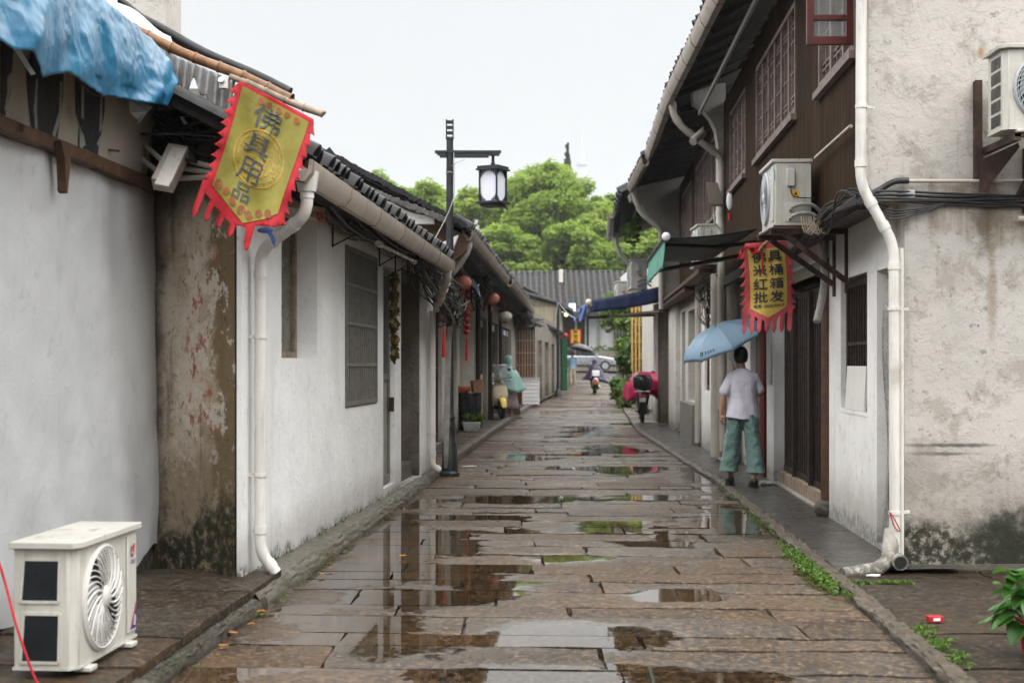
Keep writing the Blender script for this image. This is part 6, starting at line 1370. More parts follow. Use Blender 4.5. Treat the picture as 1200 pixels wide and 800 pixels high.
m = MB(); P_ = curve_pts([W(965, 280, 13.1), W(966, 325, 13.0), W(963, 350, 13.0), W(957, 377, 12.9)], 14); m.tube(P_, [.032+.004*(i % 2) for i in range(len(P_))], 10); tag(m.build('flexible_hose', MAT['cable_grey'], smooth=40), 'grey ribbed hose dangling beside the slatted door', 'hose')

# ---- red and yellow banner on the right
def fr2(a, b, lift):
    return W(876+43*a+2.5*math.sin(b*2.2)+4*b*.3, 293+66*b-4*a*(1-b*.3), 13.15+.03*math.sin(a*5+b*2)*(.3+b)+.035*nz(a*2.5, b*2.5, 11)-lift)
lE = teeth_side(-.04, -.08, .0, .98, 6, -.22); rE = teeth_side(1.05, 1.06, .02, 1.0, 6, .20)
bt = [(-.22, 1.05)]
for i in range(7):
    a = -.20+i*.205; y = 1.16+.16*(1-abs(a+.07-.5)/.7) if False else lerp(1.1, 1.30, max(0, 1-abs(a+.07-.5)/.62))
    bt += [(a+.005, y), (a+.01, 1.42), (a+.07, 1.50), (a+.125, 1.43), (a+.13, y+.01)]
bt += [(1.24, 1.05)]
OR2 = [(-.05, -.12)]+lE+bt+list(reversed(rE))+[(1.06, -.10)]
OG2 = [(0, 0), (.0, 1.04), (.5, 1.22), (1.0, 1.04), (1.0, 0)]
def txtR(m, fn):
    for r_, row in enumerate(('佛具', '米桶', '红箱', '批发')):
        for c, ch in enumerate(row):
            a = .09+.44*c; b = .05+.235*r_; put_text(m, ch, fn, a, b+.19, a+.38, b, .005)
    put_text(m, '电话: 13656755417', fn, .10, 1.035, .93, .98, .003)
_r = banner('banner', OR2, OG2, txtR, fr2, 'yellow banner with pink flame fringe and four rows of bold black characters on the right', [MAT['red_faded'], MAT['flag_yellow'], MAT['ink']])
m = MB(); knotted(m, W(890, 294, 13.0), W(908, 276, 12.9), .018, 3); tag(m.build('bamboo_pole', MAT['bamboo'], smooth=50), 'short bamboo stick holding up the yellow banner', 'pole')
m = MB(); rg = random.Random(2)
for i in range(7): m.grid(8, 2, lambda u, v, i=i: W(lerp(872+i*2, 884+i*2.2, u), 291-4*math.sin(u*3+i)+v*3, 13.05+.03*math.sin(u*6+i*2)+.01*i))
m.grid(2, 14, lambda u, v: W(892.5+2.0*u, 291+v*30, 13.06+.01*math.sin(v*9))); m.grid(3, 8, lambda u, v: W(864+3*u+4*v, 304-v*12, 13.06+.02*math.sin(v*9+u)))
tag(m.build('red_ribbon', MAT['red'], smooth=180, solid=.002), 'bright red ribbon tied to the stick above the yellow banner', 'ribbon')

# ---- awnings
t = thing('awning', 'dark green retractable awning with a scalloped green edge on the right house', 'awning', (2.3, 18, 2.8))
A0, A1, B0, B1 = W(888, 268, 16.0), W(783, 279, 16.0), W(833, 304, 20.3), W(763, 306, 20.3)
m = MB(); m.grid(12, 24, lambda u, v: (A0.lerp(A1, u)).lerp(B0.lerp(B1, u), v)+Vector((0, 0, -.035*math.sin(math.pi*u)*(.6+.4*math.sin(v*6))))); m.build('canopy', MAT['awning_green'], t, smooth=180, solid=.006)
m = MB(); m.grid(40, 8, lambda u, v: A1.lerp(B1, u)+Vector((-.03-.03*v+.012*math.sin(u*60), 0, -.02-(.30+.02*abs(math.sin(u*40)))*v))); m.build('valance', MAT['awning_trim'], t, smooth=180, solid=.004)
m = MB(); m.tube([A1+Vector((-.03, -.05, 0)), B1+Vector((-.03, 0, 0))], .035, 12); m.build('front_bar', MAT['iron'], t, smooth=50)
m = MB(); m.ell(A1+Vector((-.03, -.06, .01)), .05, .03, .05); m.build('end_cap', MAT['white_plastic'], t, smooth=180)
m = MB(); m.tube([A1+Vector((0, .3, -.05)), W(838, 290, 17.5), W(884, 284, 16.6)], .025, 8); m.tube([W(766, 318, 19.9), W(884, 297, 16.9)], .03, 8); m.build('arm', MAT['iron'], t, smooth=50)
t = thing('awning', 'navy blue awning stretched out over the lane on the right', 'awning', (3, 35, 3))
A0, A1, B0, B1 = W(803, 333, 33), W(692, 352, 33), W(785, 345, 37), W(676, 362, 36.5)
A0.z += .12
m = MB(); m.grid(14, 14, lambda u, v: (A0.lerp(A1, u)).lerp(B0.lerp(B1, u), v)+Vector((0, 0, -.05*math.sin(math.pi*u)))); m.build('canopy', MAT['awning_blue'], t, smooth=180, solid=.01)
m = MB(); m.grid(30, 4, lambda u, v: A0.lerp(A1, u)+Vector((0, -.03+.01*math.sin(u*50), -.05*math.sin(math.pi*u)-.40*v*(1-.3*u)))); m.grid(20, 4, lambda u, v: A1.lerp(B1, u)+Vector((-.02+.02*math.sin(u*30)*v, 0, -.30*v))); m.build('valance', MAT['awning_blue'], t, smooth=180, solid=.006)
m = MB(); m.tube([A1+Vector((0, -.05, -.1)), B1+Vector((0, 0, -.1))], .04, 10); m.tube([W(801, 362, 33), W(712, 371, 33.2)], .035, 8); m.tube([W(795, 368, 36), W(690, 372, 36)], .035, 8); m.build('arm', MAT['gutter_old'], t, smooth=50)
m = MB(); a_ = W(799, 344, 32.9); m.box(a_.x, a_.y-.1, a_.z-.14, a_.x+.24, a_.y+.1, a_.z+.17); m.build('housing', MAT['white_plastic'], t, bevel=.02)
m = MB(); c = W(690, 354, 33); m.ell(c, .075, .075, .075); m.build('end_cap', MAT['cream_paint'], t, smooth=180)
m = MB(); m.grid(8, 10, lambda u, v: W(lerp(680, 687.5, u)-1.5*v, lerp(361, 356, u)+v*17, 33+.06*math.sin(u*5+v*3))); tag(m.build('blue_cloth', MAT['blue_cloth'], smooth=180, solid=.006), 'bright blue cloth hanging from the street end of the navy awning', 'cloth')
m = MB(); m.grid(4, 8, lambda u, v: W(672.5+1.6*u, 368+v*9, 40+.05*math.sin(v*5))); tag(m.build('blue_cloth', MAT['blue_cloth'], smooth=180, solid=.006), 'narrow blue rag hanging on the cable left of the navy awning', 'cloth')

# ---- second right house
F6 = Fr(1.97, .052, -1)
r2 = thing('timber_house', 'boarded two storey house with a dark red street door beyond the green awning', 'house', (3.5, 21, 0))
RD = (20.85, 22.1, .05, 2.75); RW_ = (22.65, 23.6, 1.0, 2.35)
m = MB(); F6.wall(m, 20.72, 24.4, -.05, 2.95, .35, [RD, RW_]); m.build('wall', MAT['white_wall_right'], r2)
m = MB(); F6.box(m, 20.75, 33.4, -5, -.37, -.05, 5.0); m.build('back_room', MAT['grey_wall'], r2)
d = boxpart('door', 'door_red', r2, F6, RD[0]+.01, RD[1]-.01, -.10, -.04, .05, 2.74)
for y in (20.9, 21.45): boxpart('stile', 'frame_red', d, F6, y, y+.08, -.039, -.015, .06, 2.7)
barred(r2, F6, 22.67, 23.58, 1.02, 2.33, -.05, 4, (1.6, 2.0), 'frame_red', .04, .08, 'window', 'glass', 'pane', -.12)
m = MB(); FU.wall(m, 20.72, 26.05, 2.98, 5.2, .14, [(21.0, 22.3, 3.7, 4.95), (22.9, 25.6, 3.7, 4.95)]); m.build('boarded_wall', MAT['clad_red'], r2)
for a, b in ((21.0, 22.3), (22.9, 25.6)): lattice(r2, FU, a+.005, b-.005, 3.705, 4.945, int((b-a)*5))
m = MB(); FU.wall(m, 26.06, 30.1, 2.98, 5.2, .14, [(26.6, 29.5, 3.6, 4.9)]); m.build('boarded_wall', MAT['clad'], r2)
lattice(r2, FU, 26.61, 29.49, 3.61, 4.89, 14)
m = MB(); FU.box(m, 20.72, 30.1, -.4, .0, 2.86, 2.97); FU.box(m, 20.72, 30.1, -.05, .03, 2.80, 2.99); m.build('jetty_beam', MAT['wood_dark'], r2)
tile_roof(r2, (2.34, 20.5, 5.36), (2.60, 26.2, 5.36), (3.4, 0, 1.9), .26, .07, seed=22); gutter(r2, (2.34, 20.5, 5.32), (2.60, 26.2, 5.32), (-1, 0, 0), 'gutter', 1.2, .9)
tile_roof(r2, (2.52, 26.15, 5.26), (2.60, 30.1, 5.26), (3.4, 0, 1.9), .26, .07, seed=23); gutter(r2, (2.52, 26.1, 5.2), (2.60, 30.1, 5.2), (-1, 0, 0), 'gutter_old', 1.2, .9)
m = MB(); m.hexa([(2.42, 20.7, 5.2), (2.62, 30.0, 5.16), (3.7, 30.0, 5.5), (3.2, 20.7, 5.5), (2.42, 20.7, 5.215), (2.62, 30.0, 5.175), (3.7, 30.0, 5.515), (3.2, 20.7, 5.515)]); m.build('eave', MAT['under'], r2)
for i in range(11):
    y = 20.9+i*.85; m = MB(); m.bar((2.46+.02*(y-21), y, 5.16), (FU.x(y)+.2, y, 5.40), .07, .09); m.build('rafter', MAT['under'], r2)
m = MB(); F6.box(m, 20.75, 33.0, .0, .32, 2.78, 2.84); F6.box(m, 24.4, 33, .03, .28, 2.70, 2.77); m.build('canopy_board', MAT['wood_brown'], r2)
q = lambda px, py: ((px-600)*30.2/FPX, CAMZ+(426-py)*30.2/FPX)
corbel(r2, 0, 30.15, .4, [q(737, 228), q(745, 219), q(790, 190), q(830, 190), q(830, 505), q(800, 505), q(800, 352), q(775, 346), q(775, 283), q(773, 268), q(768, 258), q(760, 253), q(755, 247), q(752, 240), q(745, 237), q(739, 236)], 'grey_wall')
drainpipe(r2, [(2.56, 30.05, 5.15), (2.60, 30.05, 4.9), (2.72, 30.04, 4.62), (3.14, 30.04, 4.28), (3.15, 30.04, 2.6)], .05, 'pipe_dirty')
# ground floor further on: shutter bay, low panel, dark doorway, grey pilaster
m = MB(); F6.wall(m, 24.41, 33.4, -.05, 2.95, .35, [(24.7, 27.4, .75, 2.45), (28.2, 29.2, .05, 2.5)]); m.build('wall', MAT['pale_wall'], r2)
sh = MB()
for i in range(17): z = .77+i*.098; F6.box(sh, 24.72, 27.38, -.2-(.01 if i % 2 else 0), -.16, z, z+.09)
sh.build('roller_shutter', MAT['grey_metal'], r2, bevel=.01)
boxpart('dark_doorway', 'dark', r2, F6, 28.2, 29.2, -.36, -.30, .05, 2.5)
m = MB(); F6.box(m, 24.6, 27.7, .02, .14, .03, .74); m.build('low_panel', MAT['grey_metal'], r2, bevel=.01)
m = MB(); F6.box(m, 29.7, 32.2, .0, .10, .0, 2.9); m.build('pilaster', MAT['pale_wall'], r2)
m = MB(); m.box(3.55, 34.0, -.05, 3.82, 34.6, 2.95); m.build('pilaster', MAT['rough_stone'], r2)
m = MB(); m.box(3.60, 35.6, -.05, 4.6, 36.2, 2.95); m.build('side_wall', MAT['white_wall_right'], r2)
drainpipe(r2, [(2.98, 20.62, 2.75), (2.98, 20.62, .1)], .10, 'pipe_dirty'); drainpipe(r2, [F6.P(24.3, .06, 2.9), F6.P(24.3, .06, .1)], .05, 'pipe_dirty')
m = MB(); m.tube(elbow([W(800, 382, 34), W(783, 382, 34.5), W(783, 388, 34.5)], .1), .07, 8); m.build('pipe_stub', MAT['gutter_old'], r2, smooth=50)
m = MB(); rg = random.Random(31)
for k in range(7):
    c = W(837+rg.uniform(-5, 5), 358+rg.uniform(-18, 14), 21.6); rr = rg.uniform(.12, .26); m.tube([c+Vector((rr*math.cos(a)*(.8+.2*math.sin(3*a+k)), .04*math.sin(2*a+k), rr*math.sin(a)*1.1)) for a in [2*math.pi*i/24 for i in range(25)]], rg.uniform(.006, .011), 5)
for k in range(26): m.tube(curve_pts([W(850+rg.uniform(-12, 14), 318+rg.uniform(-10, 6), 20.5), W(842+rg.uniform(-14, 12), 340+rg.uniform(-8, 8), 21), W(838+rg.uniform(-12, 14), 372+rg.uniform(-12, 14), 21.3), W(838+rg.uniform(-14, 14), 400+rg.uniform(-10, 10), 21.6)], 5), rg.uniform(.005, .012), 5)
tag(m.build('cable_coil', MAT['cable'], smooth=60), 'tangled coil of black cables beside the dark red door', 'cables')
m = MB()
for k in range(4): c = W(838, 362, 21.4); rr = .16+.03*k; m.tube([c+Vector((rr*math.cos(a), .05*k, rr*math.sin(a)*.9-.05)) for a in [2*math.pi*i/24 for i in range(25)]], .008, 5)
tag(m.build('cable_coil', MAT['bamboo_pale'], smooth=60), 'loop of pale cable hanging over the dark red door', 'cables')
t = thing('gourd_string', 'string of red gourd lanterns hanging under the white awning box', 'lantern string', W(815, 345, 30))
for i in range(3): m = MB(); c = W(813+i*1.0, 353+i*12, 29); m.ell(c, .10, .10, .12, 12, 8); m.build('lantern', MAT['red'], t, smooth=180)
m = MB(); m.tube([W(812, 342, 29), W(815, 384, 29)], .015, 5); m.build('cord', MAT['red_lantern'], t)
t = thing('floodlight', 'small floodlight on an arm against the pale pipes under the upper windows', 'floodlight', W(840, 235, 20.2))
m = MB(); a_ = W(838, 228, 20.1); m.hexa([a_+Vector(p) for p in ((-.09, -.1, -.16), (.12, -.1, -.16), (.12, .1, -.16), (-.05, .1, -.16), (-.14, -.1, .16), (.02, -.1, .16), (.02, .1, .16), (-.10, .1, .16))]); m.build('housing', MAT['gutter_old'], t, bevel=.01)
m = MB(); m.tube([a_+Vector((-.02, 0, -.18)), a_+Vector((.0, .05, -.4)), a_+Vector((.1, .1, -.5))], .014, 6); m.build('arm', MAT['pipe'], t)
t = thing('security_camera', 'white bullet camera under the eave beside the bent drainpipe', 'camera', W(815, 163, 20))
m = MB(); m.tube([W(812, 166, 20), W(823, 156, 20.2)], .06, 12); m.build('housing', MAT['pipe_dirty'], t, smooth=50); m = MB(); m.tube([W(820, 157, 20.2), W(824, 150, 20.3)], .02, 8); m.build('mount', MAT['pipe_dirty'], t)
t = thing('paper_charm', 'small white charm with red tassel hanging on the upper boards above the green awning', 'charm', W(855, 240, 17.5))
m = MB(); m.ell(W(855, 236, 17.3), .04, .02, .11, 10, 8); m.build('charm', MAT['white_plastic'], t, smooth=180); m = MB(); m.tube([W(855, 250, 17.3), W(855, 258, 17.3)], .022, 8); m.tube([W(855, 224, 17.3), W(855, 230, 17.3)], .012, 6); m.build('tassel', MAT['red'], t)

# ---- third right building with dark eave, and what follows
r3 = thing('far_right_house', 'far right house with a dark drooping eave beyond the grey party wall', 'house', (4, 31, 0))
m = MB(); FU.wall(m, 30.6, 37, 2.9, 5.1, .2, []); m.build('boarded_wall', MAT['clad'], r3)
tile_roof(r3, (2.40, 30.6, 5.15), (2.66, 37.0, 4.8), (3.4, 0, 1.7), .28, .08, seed=24); gutter(r3, (2.42, 33.5, 5.0), (2.62, 37, 4.75), (-1, 0, 0), 'gutter_old', 1.2, 1.2)
m = MB(); m.hexa([(2.45, 30.6, 5.0), (2.7, 37, 4.7), (4, 37, 5.1), (3.6, 30.6, 5.3), (2.45, 30.6, 5.02), (2.7, 37, 4.72), (4, 37, 5.12), (3.6, 30.6, 5.32)]); m.build('eave', MAT['under'], r3)
drainpipe(r3, [W(723, 272, 36), W(722, 285, 36), W(727, 300, 36), W(745, 318, 36)], .05, 'pipe_dirty')
m = MB(); m.bar(W(748, 238, 32), W(735, 276, 35), .05, .07); m.bar(W(746, 240, 31.8), W(750, 236, 31.8), .2, .2); m.build('strut', MAT['pipe_dirty'], r3)
m = MB(); m.hexa([(3.98, 40, -.05), (8, 40, -.05), (8, 47, -.05), (4.3, 47, -.05), (3.98, 40, 4.3), (8, 40, 5.3), (8, 47, 5.3), (4.3, 47, 4.3)]); m.build('wall', MAT['pale_wall'], r3)
m = MB(); m.hexa([(4.05, 37.2, -.05), (4.6, 37.2, -.05), (4.6, 40, -.05), (4.05, 40, -.05), (4.05, 37.2, 2.9), (4.6, 37.2, 2.9), (4.6, 40, 2.9), (4.05, 40, 2.9)]); m.build('wall', MAT['grey_wall'], r3)
leaf_mesh('creeper', MAT['leaf_bush'], None, [tuple(W(px, py, 33.5))+(.18, .25, .2, 60) for px, py in ((737, 268), (745, 262), (741, 278))], .09, 8)
tag(bpy.data.objects['creeper'], 'straggly creeper hanging under the far right eave', 'creeper')
m = MB(); m.hexa([W(728, 340, 39), W(742, 332, 39), W(742, 332, 39)+Vector((.5, 1, 0)), W(728, 340, 39)+Vector((.5, 1, 0)), W(727, 325, 39), W(742, 312, 39), W(742, 312, 39)+Vector((.5, 1, 0)), W(727, 325, 39)+Vector((.5, 1, 0))]); m.build('pent_roof', MAT['render_far'], r3)
t = thing('trellis', 'golden bamboo trellis standing among the green hedge on the right', 'trellis', (4.6, 50, 0))
m = MB()
for i in range(7): x = lerp(741, 766, i/6); m.bar(W(x, 474, 50), W(x-.3, 356+2*(i % 2), 50), .06, .05, up=(0, 1, 0))
for y in (362, 380, 400, 420, 443, 462): m.bar(W(739, y, 50.06), W(768, y, 50.06), .05, .04)
m.build('slats', MAT['bamboo_gold'], t)
# ================================================================== FAR END
hb = thing('tiled_hall', 'long grey tiled hall closing the far end of the lane', 'hall', (3, 104, .9))
tile_roof(hb, W(560, 358, 102), W(657, 358, 102), (0, 5, 2.75), .42, .13, steps=8, mat='tile_far', ends=True, seed=31)
tile_roof(hb, W(657.5, 361, 101.5), W(800, 361, 101.5), (0, 5, 2.95), .42, .13, steps=8, mat='tile_far', ends=True, seed=32)
m = MB(); m.bar(W(560, 324, 107), W(656, 322, 107), .5, .55); m.bar(W(657, 322, 106.6), W(800, 322, 106.6), .5, .6); m.build('ridge', MAT['tile_far'], hb, bevel=.05)
m = MB(); m.bar(W(657.5, 319, 106.4), W(657.5, 334, 104.6), .3, .5); m.build('gable_wall', MAT['grey_wall'], hb)
m = MB(); m.hexa([(-4, 104, .8), (5.6, 104, .8), (5.6, 108, .8), (-4, 108, .8), (-4, 104, 5.9), (5.6, 104, 5.9), (5.6, 108, 5.9), (-4, 108, 5.9)]); m.build('wall', MAT['wood_dark'], hb)
m = MB(); m.hexa([(5.61, 103.9, .8), (13, 103.9, .8), (13, 108, .8), (5.61, 108, .8), (5.61, 103.9, 5.9), (13, 103.9, 5.9), (13, 108, 5.9), (5.61, 108, 5.9)]); m.build('wall', MAT['render_far'], hb, label='pale rendered right part of the hall wall')
m = MB()
for x, mt in ((5.0, 0), (5.45, 0), (6.6, 0), (7.6, 0)): m.box(x, 103.75, .9, x+.14, 103.895, 5.2)
m.build('post', MAT['cable_grey'], hb) if False else None
for x in (4.6, 5.3, 6.25): m = MB(); m.box(x, 103.7, .9, x+.15, 103.89, 5.0); m.build('post', MAT['cable_grey'], hb)
m = MB(); m.box(7.4, 103.6, 2.6, 8.3, 103.89, 4.6); m.build('window', MAT['grey_metal'], hb)
m = MB(); m.box(3, 102.3, .95, 16, 102.6, 2.35); tag(m.build('low_wall', MAT['rough_stone'], bevel=.03), 'low dark wall behind the silver car', 'wall')
hg = leaf_mesh('hedge', MAT['leaf_bush'], None, [(3+.8*i, 102.9, 2.3, .6, .4, .45, 90) for i in range(14)], .2, 6); tag(hg, 'dark clipped hedge along the low wall behind the silver car', 'hedge')
# silver car crossing
cy, cz, cx = 96.2, .98, 4.75
car = thing('parked_car', 'silver car standing across the far end of the lane', 'car', (cx, cy, cz))
def cp(x, z): return (cx+x, z+cz)
low = [(-2.35, .32), (-1.95, .25), (2.0, .25), (2.35, .34), (2.40, .62), (2.25, .80), (1.25, .98), (-1.9, 1.02), (-2.33, .92), (-2.42, .6)]
m = MB()
m.loft([[(cx+x*s_, cy+o, cz+.62+(z-.62)*k) for x, z in low] for o, s_, k in ((-.90, .97, .86), (-.86, 1, 1), (.86, 1, 1), (.90, .97, .86))]); m.build('body', MAT['silver'], car, bevel=.03)
cab = [(-1.95, 1.0), (1.20, .96), (.55, 1.42), (-.1, 1.56), (-1.2, 1.55), (-1.75, 1.36)]
m = MB(); m.loft([[(cx+.0+x*s_, cy+o, cz+z) for x, z in cab] for o, s_ in ((-.70, .93), (-.80, 1), (.80, 1), (.70, .93))]); m.build('cabin', MAT['silver'], car, bevel=.05)
for pts in ([(-1.65, 1.05), (-.55, 1.03), (-.55, 1.45), (-1.1, 1.46), (-1.55, 1.3)], [(-.47, 1.03), (.95, 1.0), (.48, 1.32), (.0, 1.45), (-.47, 1.46)]):
    m = MB(); m.prism(pts, lambda a, b: (cx+a, cy-.815, cz+b), (0, .012, 0)); m.build('window', MAT['glass'], car)
for x in (-1.45, 1.5):
    m = MB(); m.tube([(cx+x, cy-.92, cz+.33), (cx+x, cy-.70, cz+.33)], .34, 24); wh = m.build('wheel', MAT['black'], car, smooth=40)
    m = MB(); m.tube([(cx+x, cy-.935, cz+.33), (cx+x, cy-.921, cz+.33)], .22, 16); m.build('rim', MAT['chrome'], wh, smooth=40)
m = MB(); m.box(cx+2.1, cy-.905, cz+.62, cx+2.38, cy-.7, cz+.76); m.build('headlight', MAT['white_plastic'], car, bevel=.02)
m = MB(); m.box(cx-2.44, cy-.905, cz+.68, cx-2.2, cy-.7, cz+.86); m.build('tail_light', MAT['red_lantern'], car, bevel=.02)
m = MB(); m.box(cx+.85, cy-1.05, cz+1.0, cx+1.0, cy-.9, cz+1.12); m.build('mirror', MAT['silver'], car, bevel=.02)
m = MB(); m.box(cx-2.2, cy-.915, cz+.25, cx+2.2, cy-.88, cz+.40); m.build('side_skirt', MAT['black'], car)

# trees behind the hall
def tree(x, y, top, r, label, seed, mat='leaf_tree', n=95, per=520, low=.30, size=.20, base=.8):
    t = thing('broad_tree', label, 'tree', (x, y, base), 'trees behind the hall'); rg = random.Random(seed)
    H = top-base; m = MB()
    m.tube(curve_pts([(x, y, base), (x+.1, y, base+H*.2), (x-.2, y+.1, base+H*.45), (x+.1, y, base+H*.75)], 5), [lerp(.5, .12, i/15) for i in range(16)], 9)
    C = []
    zc = base+H*(low+1)/2; rz = H*(1-low)/2
    for i in range(n):
        u = rg.uniform(-1, 1); a = rg.uniform(0, 2*math.pi); k = rg.uniform(.55, .88); s_ = math.sqrt(1-u*u)
        taper = 1-.25*max(0, u)
        c = Vector((x+r*k*s_*math.cos(a)*taper, y+r*k*s_*math.sin(a)*taper, zc+rz*k*u)); q_ = r*rg.uniform(.12, .25)
        C.append((c.x, c.y, c.z, q_, q_, q_*.72, int(per*(q_/(r*.19))**2)))
        if i % 7 == 0: m.tube(curve_pts([(x, y, base+H*rg.uniform(.25, .55)), (lerp(x, c.x, .5), lerp(y, c.y, .5), lerp(base+H*.45, c.z, .4)), tuple(c)], 4), [.16, .14, .12, .11, .09, .07, .06, .05, .03], 6)
    C.append((x, y, zc, r*.5, r*.5, rz*.6, per*2))
    m.build('trunk', MAT['bark'], t, smooth=60)
    leaf_mesh('crown', MAT[mat], t, C, size, seed, upbias=.9, shell=.35); return t
tree(3.2, 125, 19.9, 6.2, 'tallest bright green tree, centre of the grove behind the hall', 1, n=150)
tree(8.6, 127, 18.2, 4.4, 'bright green tree on the right flank of the tallest tree', 2)
tree(-3.2, 126, 17.4, 4.6, 'bright green tree just right of the lamp post behind the hall', 3)
tree(-8.2, 130, 19.0, 5.0, 'green tree seen just left of the lamp post above the roof', 4)
tree(-13.4, 132, 20.3, 5.0, 'leftmost green tree showing above the pale gable', 5)
tree(5.8, 119, 14.2, 4.6, 'lower green tree standing in front of the tallest tree', 6)
tree(-.9, 118, 13.6, 4.2, 'low rounded green tree above the left end of the hall roof', 7)
tree(12.8, 124, 16.2, 4.4, 'green tree half hidden behind the far right eaves', 8)
tree(10.6, 117, 12.2, 3.6, 'low green tree above the right end of the hall roof', 9)
tree(-10.6, 134, 19.6, 4.6, 'green tree between the lamp post and the leftmost tree', 11)
tree(-6.2, 121, 12.8, 4.0, 'low green tree seen between the lamp post and the gable roof', 10)
t = thing('conifer', 'dark pointed conifer tip rising behind the tallest tree', 'tree', (5.5, 141, .8))
m = MB(); m.tube([(5.5, 141, .8), (5.5, 141, 23.1)], [.3, .03], 8); m.build('trunk', MAT['bark'], t)
leaf_mesh('crown', MAT['leaf_dark'], t, [(5.5, 141, 22.9-.75*i, .10+.12*i, .10+.12*i, .5, 50+20*i) for i in range(10)], .25, 12, shell=.2)
# hazy tower
tw = thing('distant_tower', 'pale tower with a needle spire fading into the mist above the trees', 'tower', (46, 930, 0))
m = MB(); q8 = lambda r_: r_
for r_, z0, z1 in ((5.0, 0, 112), (4.4, 112, 122), (5.6, 122, 124), (3.0, 124, 131), (3.6, 131, 133), (1.6, 133, 139)): m.lathe((46, 930, 0), [(r_, z0), (r_, z1)], 12)
twm = basic('pale far concrete', (.50, .52, .545), .8, .05, .1, 0); m.build('shaft', twm, tw, smooth=40)
m = MB(); m.tube([(46, 930, 139), (46, 930, 166)], [.45, .15], 8); m.build('spire', twm, tw, smooth=40)

# hedge and shrubs by the trellis
for i, (x, y, z, rx, rz, n, lb) in enumerate(((4.35, 54, 1.9, .55, 1.5, 1900, 'tall leafy green shrub left of the bamboo trellis'), (5.0, 52.5, 2.2, .8, 1.5, 1900, 'dense green shrub growing behind the bamboo trellis'), (3.85, 50, .55, .40, .55, 700, 'low round yellow green bush at the foot of the trellis'), (4.6, 60, 3.6, .9, .9, 900, 'dark overhanging shrub beyond the trellis under the navy awning'), (3.75, 46.5, .35, .25, .3, 300, 'small bushy plant in front of the trellis bush'))):
    t = thing('shrub', lb, 'shrub', (x, y, 0), 'shrubs around the trellis'); m = MB()
    for k in range(5): m.tube([(x+.05*k-.1, y, -.02), (x+.12*k-.25, y+.05*k, z*.7), (x+.2*k-.4, y, z)], [.03, .025, .012], 6)
    m.build('stem', MAT['bark'], t); rg = random.Random(i)
    leaf_mesh('foliage', MAT['leaf_bush'], t, [(x+rg.uniform(-.6, .6)*rx, y+rg.uniform(-.5, .5)*rx, z+rg.uniform(-.8, .8)*rz, rx*.55, rx*.55, rx*.5, n//9) for k in range(12)], .13, 40+i)

